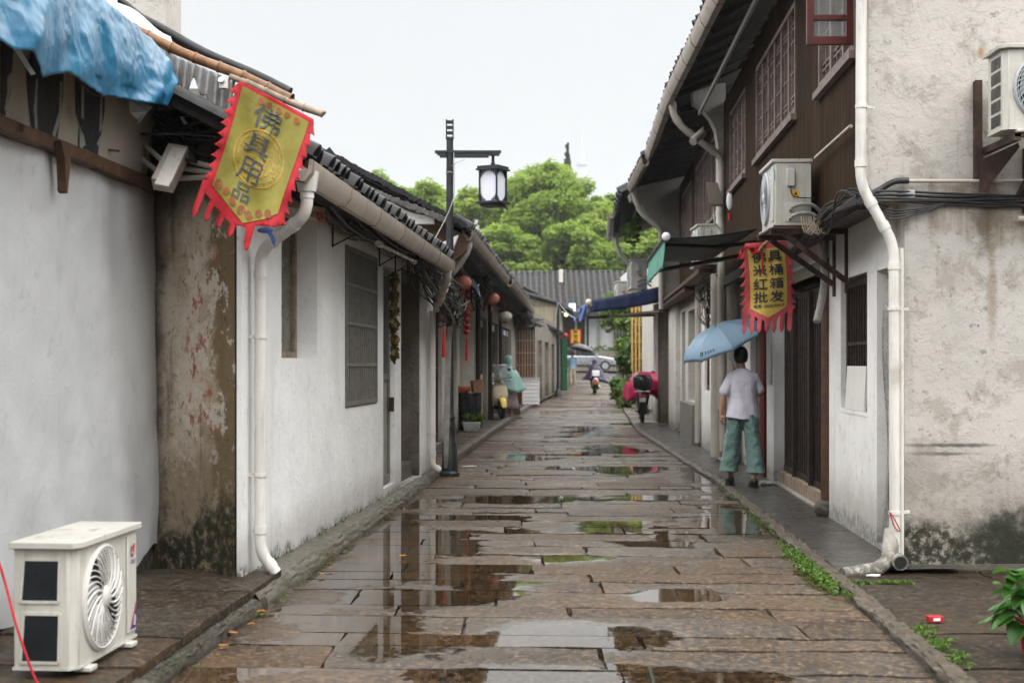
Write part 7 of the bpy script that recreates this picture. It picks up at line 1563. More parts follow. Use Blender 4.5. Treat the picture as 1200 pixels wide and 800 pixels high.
# ================================================================== scooters
def scooter(label, paint, fender, group='motor scooters'):
    t = thing('motor_scooter', label, 'scooter', (0, 0, 0), group)
    for y in (.62, -.58):
        m = MB(); n = 28; m.loft([[(x, y+r_*math.cos(2*math.pi*j/n), .23+r_*math.sin(2*math.pi*j/n)) for j in range(n)] for x, r_ in ((-.035, .15), (-.05, .19), (-.035, .225), (0, .235), (.035, .225), (.05, .19), (.035, .15))], caps=True); wh = m.build('wheel', MAT['black'], t, smooth=50)
        m = MB(); m.tube([(-.04, y, .23), (.04, y, .23)], .145, 20); m.build('rim', MAT['chrome'], wh, smooth=40)
    def ringx(y, z, rx, rz, n=16): return [(rx*math.cos(2*math.pi*j/n), y, z+rz*math.sin(2*math.pi*j/n)) for j in range(n)]
    m = MB(); m.loft([ringx(-.86, .66, .04, .05), ringx(-.78, .62, .10, .12), ringx(-.55, .55, .15, .17), ringx(-.25, .50, .16, .20), ringx(.0, .38, .14, .13), ringx(.1, .30, .10, .05)]); m.build('body', MAT[paint], t, smooth=60)
    m = MB(); m.loft([ringx(-.05, .26, .12, .04), ringx(.15, .25, .17, .045), ringx(.38, .28, .16, .05), ringx(.42, .34, .10, .08)]); m.build('floorboard', MAT['black'], t, smooth=60)
    m = MB()
    def ringz(z, y, rx, ry, n=16): return [(rx*math.cos(2*math.pi*j/n), y+ry*math.sin(2*math.pi*j/n), z) for j in range(n)]
    m.loft([ringz(.30, .40, .08, .06), ringz(.42, .47, .17, .07), ringz(.62, .46, .20, .075), ringz(.78, .42, .17, .075), ringz(.92, .37, .09, .06)]); m.build('leg_shield', MAT[paint], t, smooth=60)
    m = MB(); n = 12; m.loft([[(sx_*(.075 if k not in (0, 8) else .05), .62+.275*math.cos(an)*q_, .23+.275*math.sin(an)*q_) for (sx_, q_) in ((-1, .93), (-1, 1.0), (-.5, 1.06), (.5, 1.06), (1, 1.0), (1, .93))] for k, an in enumerate([lerp(R(10), R(165), i/8) for i in range(9)])]); m.build('front_fender', MAT[fender], t, smooth=60)
    m = MB(); m.tube([(0, .62, .23), (0, .50, .55), (0, .36, .95)], .035, 8); m.tube(curve_pts([(-.34, .22, 1.0), (-.18, .32, .98), (0, .36, .97), (.18, .32, .98), (.34, .22, 1.0)], 4), .016, 8); hbar = m.build('handlebar', MAT['black'], t, smooth=50)
    m = MB(); m.loft([ringz(.88, .40, .06, .06), ringz(.95, .40, .11, .09), ringz(1.03, .36, .10, .09), ringz(1.08, .32, .05, .04)]); m.build('headset', MAT[paint], hbar, smooth=60)
    m = MB(); m.ell((0, .475, .96), .065, .03, .045); m.build('headlight', MAT['white_plastic'], t, smooth=180)
    m = MB(); m.loft([ringx(-.72, .74, .06, .03), ringx(-.60, .76, .14, .05), ringx(-.3, .74, .15, .05), ringx(-.05, .71, .12, .045), ringx(.0, .70, .05, .02)]); m.build('seat', MAT['black'], t, smooth=60)
    for s_ in (-1, 1): m = MB(); m.tube([(s_*.2, .28, 1.0), (s_*.26, .26, 1.15)], .008, 6); m.ell((s_*.27, .25, 1.19), .055, .015, .04); m.build('mirror', MAT['black'], t, smooth=180)
    m = MB(); m.ell((0, -.85, .64), .09, .03, .035); m.build('tail_light', MAT['red_lantern'], t, smooth=180)
    m = MB(); m.hexa([(-.11, -.80, .20), (.11, -.80, .20), (.12, -.60, .28), (-.12, -.60, .28), (-.06, -.88, .52), (.06, -.88, .52), (.08, -.72, .56), (-.08, -.72, .56)]); m.build('mudguard', MAT['black'], t, bevel=.015)
    m = MB(); m.bar((.14, -.1, .22), (.17, -.75, .34), .09, .09); m.build('exhaust', MAT['chrome'], t, bevel=.02)
    return t
s1 = scooter('cream scooter with a yellow front fender parked facing up the left pavement', 'cream_paint', 'yellow_paint'); s1.location = (-.40, 34.9, .118); s1.rotation_euler = (0, 0, R(180+14))
m = MB(); m.grid(10, 10, lambda u, v: (lerp(-.26, .26, u)*(1-.2*v), .47+.12*(1-abs(2*u-1))-.2*v, .90+.42*v)); ws = m.build('windscreen', gb.m, s1, smooth=180, solid=.005)
s2 = scooter('white scooter with an orange plate ridden away down the lane', 'white_plastic', 'white_plastic'); s2.location = (3.84, 66, gz(66)+.01)
m = MB(); m.box(-.11, -.90, .44, .11, -.885, .58); m.build('number_plate', MAT['orange'], s2); m = MB(); m.box(-.17, -.80, .80, .17, -.5, 1.06); m.build('top_box', MAT['white_plastic'], s2, bevel=.03)
s3 = scooter('black scooter with a rear top box parked under a hot pink rain cover', 'black_paint', 'black_paint'); s3.location = (3.16, 34.6, .045); s3.rotation_euler = (0, 0, R(-4))
m = MB(); m.loft([[(.23*math.cos(2*math.pi*j/20)*k, -.72+.19*math.sin(2*math.pi*j/20)*k, z) for j in range(20)] for z, k in ((.80, .75), (.84, .95), (.98, 1.0), (1.06, .96), (1.13, .78), (1.15, .5))]); m.build('top_box', MAT['black_paint'], s3, smooth=60)
m = MB(); m.tube(curve_pts([(-.16, -.5, .72), (-.18, -.8, .74), (0, -.92, .75), (.18, -.8, .74), (.16, -.5, .72)], 5), .014, 8); m.build('grab_rail', MAT['chrome'], s3, smooth=50)
m = MB(); m.box(-.08, -.90, .50, .08, -.885, .60); m.build('number_plate', MAT['ac_grey'], s3)
# pink cover draped over its handlebars
m = MB(); n = 40
def cov(j, k):
    a = 2*math.pi*j/n; t_ = k/9; rr = lerp(.10, 1.0, min(1, t_*1.6)); z = 1.22-.04*rr-.80*max(0, t_-.25)**1.1*(1+.22*math.sin(a*2+1))
    f = 1+.10*math.sin(a*7)*t_+.05*math.sin(a*11+2)*t_
    return Vector((3.16+.10+.46*rr*f*math.cos(a)*(1+.1*t_), 34.9+.42*rr*f*math.sin(a), z+.045))
m.loft([[cov(j, k) for j in range(n)] for k in range(10)], caps=True); pk = m.build('rain_cover', MAT['pink'], None, smooth=180); tag(pk, 'crumpled hot pink rain cover thrown over the front of the black scooter', 'rain cover')

# ================================================================== people
def cap(m, p, q, r0, r1, n=12):
    p, q = Vector(p), Vector(q); d = q-p; pts = []; rs = []
    dn = d.normalized()
    for i in range(5): a = math.pi/2*i/4; pts.append(p-dn*r0*math.cos(a)); rs.append(max(.0008, r0*math.sin(a)))
    for i in range(5): a = math.pi/2*i/4; pts.append(q+dn*r1*math.sin(a)); rs.append(max(.0008, r1*math.cos(a)))
    m.tube(pts, rs, n)
def chain(m, pts, rs, n=12):
    for i in range(len(pts)-1): cap(m, pts[i], pts[i+1], rs[i], rs[i+1], n)
def hand(m, wrist, d, side, palm_n, curl=.35, s=1.0):
    """palm, four bent fingers of different lengths and a thumb leaving the side of the palm"""
    w = Vector(wrist); d = Vector(d).normalized(); nrm = Vector(palm_n); nrm = (nrm-d*nrm.dot(d)).normalized(); x = d.cross(nrm)*side
    cap(m, w+d*.015*s, w+d*.07*s, .024*s, .026*s, 10)
    for o in (-.022, -.008, .008, .022): cap(m, w+d*.03*s+x*o*.8*s, w+d*.082*s+x*o*s, .012*s, .0115*s, 8)
    for o, L in ((-.027, .060), (-.009, .074), (.009, .079), (.027, .070)):
        b = w+d*.085*s+x*o*s; a1 = curl; p1 = b+(d*math.cos(a1)+nrm*math.sin(a1))*L*.45*s; p2 = p1+(d*math.cos(a1*2.1)+nrm*math.sin(a1*2.1))*L*.32*s; p3 = p2+(d*math.cos(a1*3)+nrm*math.sin(a1*3))*L*.25*s
        chain(m, [b, p1, p2, p3], [.0095*s, .009*s, .0082*s, .0068*s], 8)
    b = w+d*.03*s+x*.026*s; p1 = b+(d*.7+x*.6+nrm*.35).normalized()*.038*s; p2 = p1+(d*.9+x*.1+nrm*.45).normalized()*.028*s; chain(m, [b, p1, p2], [.0125*s, .0105*s, .0085*s], 8)
def head(m, c, s=1.0, fwd=(0, 1, 0)):
    c = Vector(c); f = Vector(fwd).normalized(); r_ = f.cross(Vector((0, 0, 1))).normalized()
    def P(a, b, z): return c+r_*a*s+f*b*s+Vector((0, 0, z*s))
    n = 18; rings = []
    for i in range(13):
        a = math.pi*(i+.1)/12.2; z = -.115*math.cos(a); k = math.sin(a)
        wd_ = .074*k*(1 if z > -.03 else 1-.28*min(1, (-.03-z)/.08)); dp_ = .094*k*(1 if z > -.03 else .92)
        rings.append([P(wd_*math.cos(2*math.pi*j/n), .008+dp_*math.sin(2*math.pi*j/n), z) for j in range(n)])
    m.loft(rings)
    cap(m, P(0, .095, .018), P(0, .112, -.018), .010*s, .014*s, 8)            # nose
    cap(m, P(-.02, .092, -.05), P(.02, .092, -.05), .008*s, .008*s, 8); cap(m, P(0, .085, -.085), P(0, .088, -.082), .018*s, .016*s, 8)   # lips, chin
    for sg in (-1, 1): cap(m, P(sg*.077, -.005, .02), P(sg*.074, .0, -.025), .014*s, .010*s, 8); cap(m, P(sg*.015, .086, .032), P(sg*.045, .08, .032), .008*s, .007*s, 8)
    return P
def eyes(parent, P, s=1.0):
    m = MB()
    for sg in (-1, 1): m.ell(P(sg*.030, .0905, .012), .011*s, .005*s, .006*s, 10, 6)
    m.build('eyes', MAT['hair'], parent, smooth=180)
def folds(ob, strength, size=.12, stretch=None):
    tx = bpy.data.textures.new('cloth folds', 'CLOUDS'); tx.noise_scale = size; tx.noise_depth = 2
    md = ob.modifiers.new('folds', 'DISPLACE'); md.texture = tx; md.strength = strength; md.mid_level = .5; md.texture_coords = 'LOCAL'

# ---- the woman under the blue umbrella (built at the origin, facing +Y)
wm = thing('person', 'woman in a pale lilac tee and wide sage green trousers walking away under an umbrella', 'person', (0, 0, 0))
m = MB(); P_h = head(m, (-.02, .035, 1.475), .93, (.06, 1, 0))
cap(m, (-.012, .0, 1.29), (-.018, .018, 1.42), .056, .048)
m.loft([[(c+rx*math.cos(2*math.pi*j/20), .0+ry*math.sin(2*math.pi*j/20), z) for j in range(20)] for z, rx, ry, c in ((.76, .10, .09, 0), (.84, .155, .105, 0), (.95, .14, .095, 0), (1.08, .145, .095, 0), (1.2, .165, .10, 0), (1.27, .15, .085, 0), (1.31, .09, .065, 0), (1.34, .05, .05, -.01))])
chain(m, [(-.150, .0, 1.245), (-.235, -.015, 1.04), (-.262, .02, .835)], [.044, .036, .026])
chain(m, [(.140, .0, 1.240), (.215, .05, 1.06), (.085, .245, 1.125)], [.044, .037, .027])
hand(m, (-.263, .022, .835), (-.03, .06, -1), 1, (.9, .2, 0), .32, .95)
hand(m, (.088, .243, 1.125), (-.75, .55, .25), 1, (-.3, .4, -.8), .95, .95)
chain(m, [(-.085, .0, .80), (-.105, .06, .45), (-.12, .12, .10)], [.085, .055, .036]); chain(m, [(.085, .0, .80), (.10, -.06, .45), (.10, -.15, .10)], [.085, .055, .036])
cap(m, (-.12, .11, .07), (-.122, .24, .04), .036, .028); cap(m, (.10, -.16, .07), (.105, -.03, .04), .036, .028)
wb = remeshed(m, 'body', MAT['skin'], wm, .0042, 3); eyes(wb, P_h, .93)
m = MB(); rings = []
for z, rx, ry, c in ((.79, .212, .160, .0), (.88, .198, .148, .0), (1.0, .178, .130, 0), (1.12, .182, .126, 0), (1.21, .190, .120, 0), (1.27, .170, .102, 0), (1.305, .125, .085, -.006), (1.335, .078, .068, -.01), (1.35, .066, .060, -.012)):
    rings.append([(c+rx*math.cos(2*math.pi*j/32)*(1+.02*math.sin(j*1.9+z*9)), ry*math.sin(2*math.pi*j/32)*(1+.04*math.sin(j*1.2+z*7)), z-(.035*abs(math.cos(2*math.pi*j/32))*-1 if False else .03*(math.sin(2*math.pi*j/32)**2) if z < .85 else 0)) for j in range(32)])
m.loft(rings); chain(m, [(-.145, .0, 1.245), (-.222, -.008, 1.09)], [.062, .072], 16); chain(m, [(.135, .0, 1.24), (.206, .025, 1.10)], [.062, .072], 16)
sh_ = remeshed(m, 'shirt', MAT['shirt'], wm, .008, 6); folds(sh_, .014, .11)
m = MB()
m.ell((0, 0, .80), .160, .12, .07, 24, 12)
for s_, hx, hy in ((-1, -.150, .12), (1, .138, -.15)):
    m.loft([[(c+rx*math.cos(2*math.pi*j/28)*(1+.05*math.sin(j*1.57+z*3)), hy*(1-z)+ry*math.sin(2*math.pi*j/28)*(1+.05*math.sin(j*1.1+z*5)), z) for j in range(28)] for z, c, rx, ry in ((.82, s_*.076, .086, .115), (.72, s_*.088, .100, .125), (.55, lerp(s_*.095, hx, .3), .098, .115), (.38, lerp(s_*.095, hx, .65), .101, .118), (.25, lerp(s_*.095, hx, .85), .107, .124), (.155, hx, .114, .132))])
tr_ = remeshed(m, 'trousers', MAT['trousers'], wm, .008, 5); folds(tr_, .034, .09)
for hx, hy in ((-.12, .15), (.10, -.14)):
    m = MB(); n = 16
    m.loft([[(hx+rx*math.cos(2*math.pi*j/n), hy+y+.0, z+rz*math.sin(2*math.pi*j/n)) for j in range(n)] for y, z, rx, rz in ((-.095, .05, .015, .025), (-.085, .05, .034, .046), (-.03, .055, .040, .050), (.03, .042, .044, .040), (.09, .034, .046, .030), (.135, .03, .036, .024), (.15, .028, .012, .012))]); sh_ = m.build('shoe', MAT['shoe'], wm, smooth=180)
    m = MB(); m.prism([(hx-.04, hy-.09), (hx+.04, hy-.09), (hx+.048, hy+.08), (hx+.02, hy+.15), (hx-.02, hy+.15), (hx-.048, hy+.08)], lambda a, b: (a, b, -.005), (0, 0, .018)); m.build('sole', MAT['black'], sh_)
m = MB(); n = 30
m.loft([[Vector((-.02+rx*math.cos(2*math.pi*j/n)*(1+.035*math.sin(j*2.3+z*60)), .012+(ry if math.sin(2*math.pi*j/n) < 0 else ry*.82)*math.sin(2*math.pi*j/n)*(1+.03*math.sin(j*3.1+z*50)), z-(0 if math.sin(2*math.pi*j/n) < .1 else -.05*math.sin(2*math.pi*j/n)*max(0, (1.53-z)/.1)))) for j in range(n)]
        for z, rx, ry in ((1.415, .060, .074), (1.43, .074, .086), (1.46, .084, .098), (1.50, .088, .106), (1.54, .083, .103), (1.575, .066, .084), (1.597, .040, .052), (1.605, .006, .008))])
hr = m.build('hair', MAT['hair'], wm, smooth=180)
wm.scale = (.93, 1, 1); wm.location = (2.66, 16.4, .048); wm.rotation_euler = (0, 0, R(4))
# umbrella in its own thing (held, so separate)
def umbrella(apex, axis, r, hgt, shaft, mat, label, n=8, loc=None):
    apex, ax = Vector(apex), Vector(axis).normalized(); ref = Vector((0, 1, 0)); e1 = ax.cross(ref).normalized(); e2 = ax.cross(e1)
    t = thing('umbrella', label, 'umbrella', tuple(apex-ax*shaft)); sub = 6; nv = 10
    def pt(a, v, lift=0):
        k = (a*n/(2*math.pi)) % 1; scal = (1-.03*math.sin(math.pi*k)*(v**2))*math.cos(math.pi/n)/math.cos((k-.5)*2*math.pi/n); rr = r*math.sin(v*math.pi*.47)/math.sin(math.pi*.47)*scal; dz = hgt*(1-math.cos(v*math.pi*.47))/(1-math.cos(math.pi*.47))*(1-.02*math.sin(math.pi*k)); dz += -.025*math.sin(math.pi*k)*v*(1-v)*-2
        return apex+(e1*math.cos(a)+e2*math.sin(a))*(rr+lift)-ax*(dz-lift*.6)
    m = MB(); m.grid(n*sub, nv, lambda u, v: pt(u*2*math.pi, max(.005, v))); can = m.build('canopy', MAT[mat], t, smooth=14, solid=.0015)
    for i in range(n):
        m = MB(); m.tube([pt(2*math.pi*i/n, v/8, -.006) for v in range(1, 9)], .003, 5); m.ell(pt(2*math.pi*i/n, 1.01, 0), .006, .006, .006, 8, 5); m.build('rib', MAT['iron'], t)
    m = MB(); m.tube([apex-ax*.005, apex+ax*.035], [.008, .005], 8); m.tube([apex, apex-ax*(shaft-.08)], .005, 8); m.build('shaft', MAT['chrome'], t, smooth=50)
    m = MB(); m.tube([apex-ax*(shaft-.10), apex-ax*(shaft+.02)], [.012, .015], 10); m.build('handle', MAT['black'], t, smooth=50)
    return t, pt
RZ = Matrix.Rotation(R(4), 3, 'Z'); wloc = Vector((2.66, 16.4, .048))
apx = wloc+Vector((-.285, .17, 1.845)); hnd = wloc+RZ @ Vector((.055, .285, 1.14))
um, upt = umbrella(apx, (apx-hnd), .515, .25, (apx-hnd).length+.03, 'umbrella', 'pale blue umbrella tilted to the left in the hands of the woman')
# small printed mark near the rim of the panel that faces us
best = min(range(64), key=lambda i: (upt(i*2*math.pi/64, .8)-Vector((2.15, 15.9, 1.5))).length); a_c = best*2*math.pi/64
sg_ = 1 if upt(a_c+.1, .8).x > upt(a_c, .8).x else -1
m = MB(); fn = lambda a, b, l=.004: upt(a_c+sg_*(a-.5)*.42, .86-.12*b, l)
for (a0, b0_, a1, b1_) in ((0, .1, .07, .9), (.1, .1, .17, .9), (.0, .75, .17, .95), (.0, .1, .17, .25)): m.add([fn(a0, b0_), fn(a1, b0_), fn(a1, b1_), fn(a0, b1_)], [(0, 1, 2, 3)], 0)
rg = random.Random(4)
for i in range(4):
    x = .26+.17*i
    for k in range(4):
        if k % 2: q_ = (x+.02+.03*k*.5, .15, x+.04+.03*k*.5, .85)
        else: q_ = (x, .25+.2*k, x+.12, .34+.2*k)
        m.add([fn(q_[0], q_[1], .0042+.0004*k), fn(q_[2], q_[1], .0042+.0004*k), fn(q_[2], q_[3], .0042+.0004*k), fn(q_[0], q_[3], .0042+.0004*k)], [(0, 1, 2, 3)], 1)
m.build('printed_mark', [MAT['green_paint'], MAT['ink_flag']], um)

def simple_person(label, loc, rz, shirt, legs, hgt=1.7, pose='stand'):
    t = thing('person', label, 'person', (0, 0, 0)); k = hgt/1.7; m = MB(); P = head(m, (0, .03, 1.58*k), 1.0)
    cap(m, (0, 0, 1.38*k), (0, .01, 1.5*k), .058, .05)
    m.loft([[(rx*math.cos(2*math.pi*j/16), ry*math.sin(2*math.pi*j/16), z*k) for j in range(16)] for z, rx, ry in ((.82, .12, .1), (.9, .165, .115), (1.1, .15, .1), (1.28, .18, .11), (1.38, .15, .09), (1.43, .06, .05))])
    chain(m, [(-.19, 0, 1.36*k), (-.25, -.02, 1.1*k), (-.22, .12, .9*k)], [.05, .04, .028]); hand(m, (-.22, .12, .9*k), (0, .3, -1), 1, (1, 0, 0), .3)
    chain(m, [(.19, 0, 1.36*k), (.25, .05, 1.12*k), (.16, .25, 1.25*k)], [.05, .04, .028]); hand(m, (.16, .25, 1.25*k), (-.3, .3, .8), 1, (-.4, -.8, 0), .9)
    chain(m, [(-.09, 0, .84*k), (-.10, .02, .47*k), (-.10, -.05, .09)], [.09, .06, .04]); chain(m, [(.09, 0, .84*k), (.10, .06, .47*k), (.10, .10, .09)], [.09, .06, .04])
    cap(m, (-.10, -.06, .05), (-.10, .10, .035), .045, .032); cap(m, (.10, .09, .05), (.10, .25, .035), .045, .032)
    b = remeshed(m, 'body', MAT['skin'], t, .009, 3); eyes(b, P)
    m = MB(); m.loft([[(rx*math.cos(2*math.pi*j/20), ry*math.sin(2*math.pi*j/20), z*k) for j in range(20)] for z, rx, ry in ((.80, .195, .14), (1.0, .185, .13), (1.25, .205, .13), (1.37, .18, .105), (1.43, .075, .065))]); chain(m, [(-.18, 0, 1.36*k), (-.245, -.015, 1.13*k)], [.07, .07]); chain(m, [(.18, 0, 1.36*k), (.245, .04, 1.15*k)], [.07, .07]); remeshed(m, 'shirt', MAT[shirt], t, .014, 4)
    m = MB(); m.ell((0, 0, .84*k), .175, .13, .12); chain(m, [(-.09, 0, .82*k), (-.10, .02, .47*k), (-.10, -.05, .13)], [.11, .085, .075]); chain(m, [(.09, 0, .82*k), (.10, .06, .47*k), (.10, .10, .13)], [.11, .085, .075]); remeshed(m, 'trousers', MAT[legs], t, .014, 4)
    m = MB(); m.ell((0, .01, 1.63*k), .084, .10, .085); m.build('hair', MAT['hair'], t, smooth=180)
    t.location = loc; t.rotation_euler = (0, 0, rz); return t
mloc = Vector((3.22, 76, gz(76)+.01))
simple_person('man in a light blue shirt and khaki trousers walking this way under a grey umbrella', mloc, R(178), 'blue_shirt', 'khaki', 1.68)
hm = mloc+Vector((.18, -.26, 1.3)); umbrella(hm+Vector((.38, .15, .80)), (.20, .1, 1), .66, .30, .78, 'umbrella_grey', 'dark grey umbrella held over the man at the far end of the lane')

# rider in the purple raincoat (seen from behind)
def rider(label, loc, rz, coat, hood_fwd, legs='black_paint'):
    t = thing('person', label, 'person', (0, 0, 0)); m = MB(); P = head(m, (0, .08, 1.44), .95)
    cap(m, (0, 0, 1.24), (0, .05, 1.36), .058, .05)
    m.loft([[(rx*math.cos(2*math.pi*j/16), y+ry*math.sin(2*math.pi*j/16), z) for j in range(16)] for z, rx, ry, y in ((.74, .15, .12, -.22), (.85, .165, .12, -.20), (1.05, .15, .10, -.10), (1.2, .18, .11, -.03), (1.29, .06, .05, .0))])
    for s_ in (-1, 1):
        chain(m, [(s_*.18, -.02, 1.22), (s_*.26, .12, 1.02), (s_*.30, .30, 1.02)], [.05, .04, .028]); hand(m, (s_*.30, .29, 1.03), (0, 1, -.2), s_, (0, -.3, -1), .9)
        chain(m, [(s_*.10, -.2, .76), (s_*.17, .18, .70), (s_*.13, .16, .36)], [.09, .065, .04]); cap(m, (s_*.13, .13, .34), (s_*.13, .28, .32), .042, .032)
    b = remeshed(m, 'body', MAT['skin'], t, .010, 3); eyes(b, P, .95); return t
rd = rider('rider in a hooded dark purple raincoat on the white scooter seen from behind', None, 0, None, None)
m = MB(); n = 44
def coat(j, k):
    a = 2*math.pi*j/n; t_ = k/11; c, s_ = math.cos(a), math.sin(a)
    prof = [(.02, 1.60, .06), (.085, 1.575, .06), (.115, 1.50, .06), (.118, 1.42, .05), (.10, 1.33, .02), (.21, 1.26, .0), (.27, 1.15, -.02), (.33, 1.02, .0), (.40, .88, .02), (.47, .76, .04), (.53, .66, .05), (.56, .62, .05)]
    rx, z, y = prof[k]; f = 1+(.07*math.sin(a*5)+.06*math.sin(a*9+1))*max(0, (k-5)/6)
    ry = rx*(1.0 if k < 5 else .95)
    wind = .22*max(0, (k-6)/5)**1.3*max(0, c)          # the right hem blown out
    return Vector((rx*f*c+wind, y+ry*f*s_-.04, z-(.22*max(0, c)*max(0, (k-7)/4))+(.10*max(0, -s_)*max(0, (k-7)/4))))
m.loft([[coat(j, k) for j in range(n)] for k in range(12)]); m.build('raincoat', MAT['poncho_purple'], rd, smooth=180)
m = MB(); m.box(-.13, -.44, 1.03, .13, -.43, 1.07); m.build('reflective_strip', MAT['white_plastic'], rd) if False else None
rd.location = (3.84, 66.0, gz(66)+.01)
# figure in the mint raincoat beside the cream scooter
pm = thing('person', 'hooded figure in a mint green raincoat and pale patterned skirt by the cream scooter', 'person', (0, 0, 0))
m = MB(); P = head(m, (0, .03, 1.40), .95); cap(m, (0, 0, 1.2), (0, .02, 1.34), .055, .05)
m.loft([[(rx*math.cos(2*math.pi*j/16), ry*math.sin(2*math.pi*j/16), z) for j in range(16)] for z, rx, ry in ((.70, .12, .1), (.8, .16, .11), (1.0, .145, .1), (1.15, .17, .10), (1.22, .15, .09), (1.27, .06, .05))])
for s_ in (-1, 1):
    chain(m, [(s_*.17, 0, 1.19), (s_*.22, .10, .96), (s_*.17, .27, .94)], [.048, .038, .027]); hand(m, (s_*.17, .26, .94), (0, 1, -.1), s_, (0, 0, -1), .6, .95)
    chain(m, [(s_*.08, 0, .72), (s_*.09, .0, .40), (s_*.09, .0, .08)], [.085, .055, .036]); cap(m, (s_*.09, -.01, .05), (s_*.09, .13, .03), .038, .028)
b = remeshed(m, 'body', MAT['skin'], pm, .010, 3); eyes(b, P, .95)
m = MB(); n = 40
def mint(j, k):
    a = 2*math.pi*j/n; c, s_ = math.cos(a), math.sin(a)
    prof = [(.02, 1.545), (.085, 1.52), (.112, 1.44), (.112, 1.35), (.085, 1.27), (.14, 1.22), (.24, 1.14), (.31, 1.0), (.36, .86), (.41, .74), (.43, .68)]
    rx, z = prof[k]; f = 1+(.06*math.sin(a*6)+.05*math.sin(a*10+1))*max(0, (k-5)/5)
    return Vector((rx*f*c*1.05+.06*max(0, (k-6)/4)*c, rx*f*s_*.8, z+.22*max(0, -c)*max(0, (k-7)/3)*-1.0 + .06*math.sin(a*3)*max(0, (k-7)/3)))
m.loft([[mint(j, k) for j in range(n)] for k in range(11)]); m.build('raincoat', MAT['poncho_mint'], pm, smooth=180)
m = MB(); m.loft([[(rx*math.cos(2*math.pi*j/24)*(1+.06*math.sin(j*1.5)), rx*.7*math.sin(2*math.pi*j/24)*(1+.06*math.sin(j*2.1)), z) for j in range(24)] for z, rx in ((.80, .18), (.6, .23), (.4, .27), (.22, .29))]); m.build('skirt', MAT['poncho_pattern'], pm, smooth=180)
pm.location = (-.10, 35.6, .118); pm.rotation_euler = (0, 0, R(-35))

# ================================================================== small things in front
t = thing('potted_plant', 'broad leaved green plant in a red pot at the right edge of the picture', 'plant', (2.60, 7.0, .02))
m = MB(); m.lathe((2.60, 7.0, .02), [(.085, 0), (.10, .14), (.115, .15), (.115, .175), (.10, .175), (.09, .15)], 24); m.build('pot', MAT['red_pot'], t, smooth=40)
m = MB(); rg = random.Random(8); tones = []
PC = Vector((2.56, 7.0, .20))
for i in range(58):
    a = rg.uniform(0, 2*math.pi); hgt = rg.uniform(-.06, .22); rad = rg.uniform(.04, .17)*(1-.3*abs(hgt-.06)/.2); L = rg.uniform(.085, .125); w_ = L*rg.uniform(.72, .9)
    rd = Vector((math.cos(a), math.sin(a), 0)); base = PC+rd*rad*.75+Vector((-.035, 0, hgt)); tiltv = rg.uniform(-.6, .7)
    d = (rd*math.cos(tiltv)+Vector((0, 0, math.sin(tiltv)))+Vector((rg.uniform(-.5, .5), rg.uniform(-.5, .5), 0))).normalized(); s_ = d.cross(Vector((0, 0, 1))).normalized(); s_ = (s_+Vector((0, 0, rg.uniform(-.5, .5)))).normalized(); u_ = s_.cross(d); dr = rg.uniform(.1, .4)
    def lf(u, v):
        x = v; wd2 = w_*max(0, math.sin(math.pi*(x**.8)))**.8+.001; o = (u-.5)*wd2
        return base+d*L*x+s_*o+u_*(abs(u-.5)*wd2*.30-L*dr*x*x)
    m.grid(4, 9, lf); tones += [rg.random()]*50
    m.tube([base+d*.002, base.lerp(PC-Vector((0, 0, .05)), .6)], .003, 5); tones += [.5]*10
fo = m.build('foliage', MAT['leaf_pot'], t, smooth=60, fix=False); at = fo.data.attributes.new('tone', 'FLOAT', 'POINT'); at.data.foreach_set('value', np.array(tones, np.float32))
m = MB(); m.box(2.305, 7.86, .022, 2.385, 7.92, .052); cpk = m.build('cigarette_packet', MAT['red'], None, bevel=.002, label='small red packet lying on the wet slabs in front of the end wall', cat='packet'); cpk.rotation_euler = (0, 0, R(6))
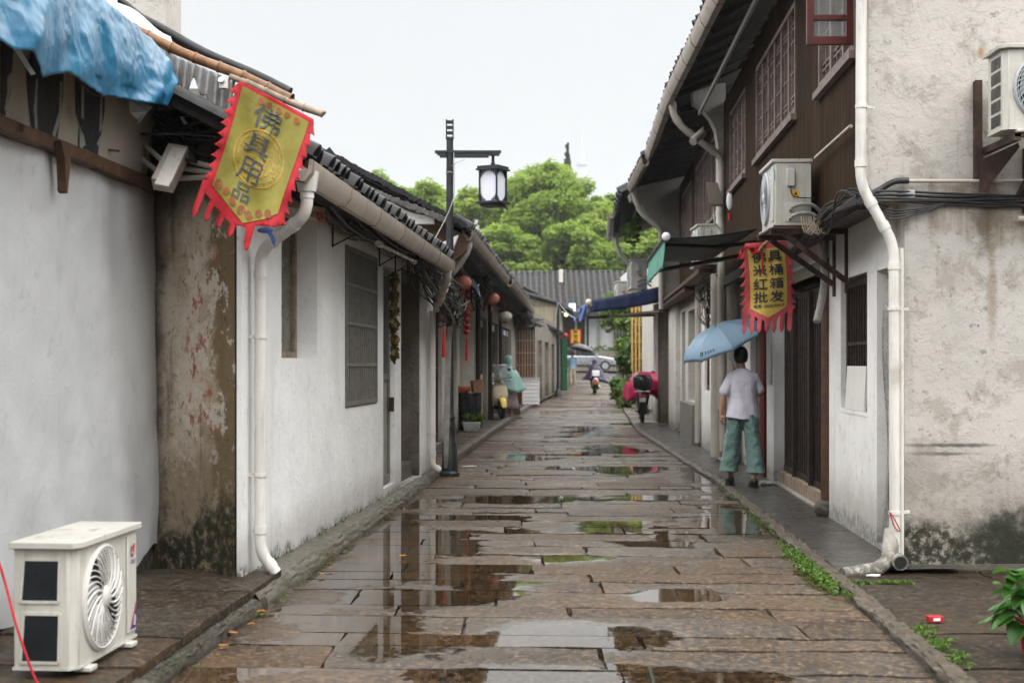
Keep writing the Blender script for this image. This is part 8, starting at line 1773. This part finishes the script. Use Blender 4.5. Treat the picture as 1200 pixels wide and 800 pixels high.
m = MB(); m.box(2.325, 7.8585, .030, 2.365, 7.8596, .046); m.build('white_print', MAT['white_plastic'], cpk)
m = MB(); m.prism([(-.05, 0), (.02, -.02), (.05, .01), (.0, .03)], lambda a, b: (2.42+a, 9.52+b, .03), (0, 0, .01)); tag(m.build('litter', MAT['paper']), 'white scrap beside the mouth of the corner drainpipe', 'litter')
m = MB(); m.loft([[(2.95+.09*r_*math.cos(a)*(1+.25*math.sin(a*3+z*90)), 16.5+.07*r_*math.sin(a)*(1+.2*math.sin(a*4)), .05+z) for a in [2*math.pi*i/16 for i in range(16)]] for r_, z in ((.8, 0), (1, .015), (.7, .04), (.2, .05))]); tag(m.build('crumpled_wrapper', MAT['white_plastic'], smooth=60), 'crumpled white wrapper lying by the slatted door threshold', 'litter')
W_ = []
rg = random.Random(3)
for i in range(150):
    y = rg.triangular(8.6, 11.6, 9.6); W_.append((XR(y)-.05+rg.gauss(0, .025)-.05*(rg.random() < .3), y, .03, .035, .05, .022, 12))
for i in range(40): x = rg.uniform(2.12, 2.62); W_.append((x, 9.22+.10*(x-2.1)+rg.gauss(0, .012), .03, .03, .02, .012, 8))
for i in range(34): y = rg.uniform(6.7, 7.8); W_.append((XR(y)+.16+rg.gauss(0, .04), y, .03, .05, .05, .014, 10))
for i in range(26): y = rg.uniform(12, 17); W_.append((XR(y)-.04+rg.gauss(0, .02), y, .025, .03, .04, .012, 8))
ob = leaf_mesh('weeds', MAT['weed'], None, W_, .014, 5, shell=.1, upbias=.4, aspect=2.2); tag(ob, 'bright green weeds growing in the joint along the right kerb', 'weeds', kind='stuff')
W_ = []
for i in range(26): y = rg.uniform(6.6, 16); W_.append((XL(y)+.05+rg.gauss(0, .02), y, .012, .03, .05, .012, 7))
for i in range(22): y = rg.uniform(8.9, 14); W_.append((F1.x(y)+.02+rg.gauss(0, .01), y, .13, .02, .05, .012, 7))
ob = leaf_mesh('moss_tufts', MAT['weed'], None, W_, .010, 6, shell=.1, upbias=.4, aspect=2); tag(ob, 'small moss tufts along the foot of the white house', 'moss', kind='stuff')
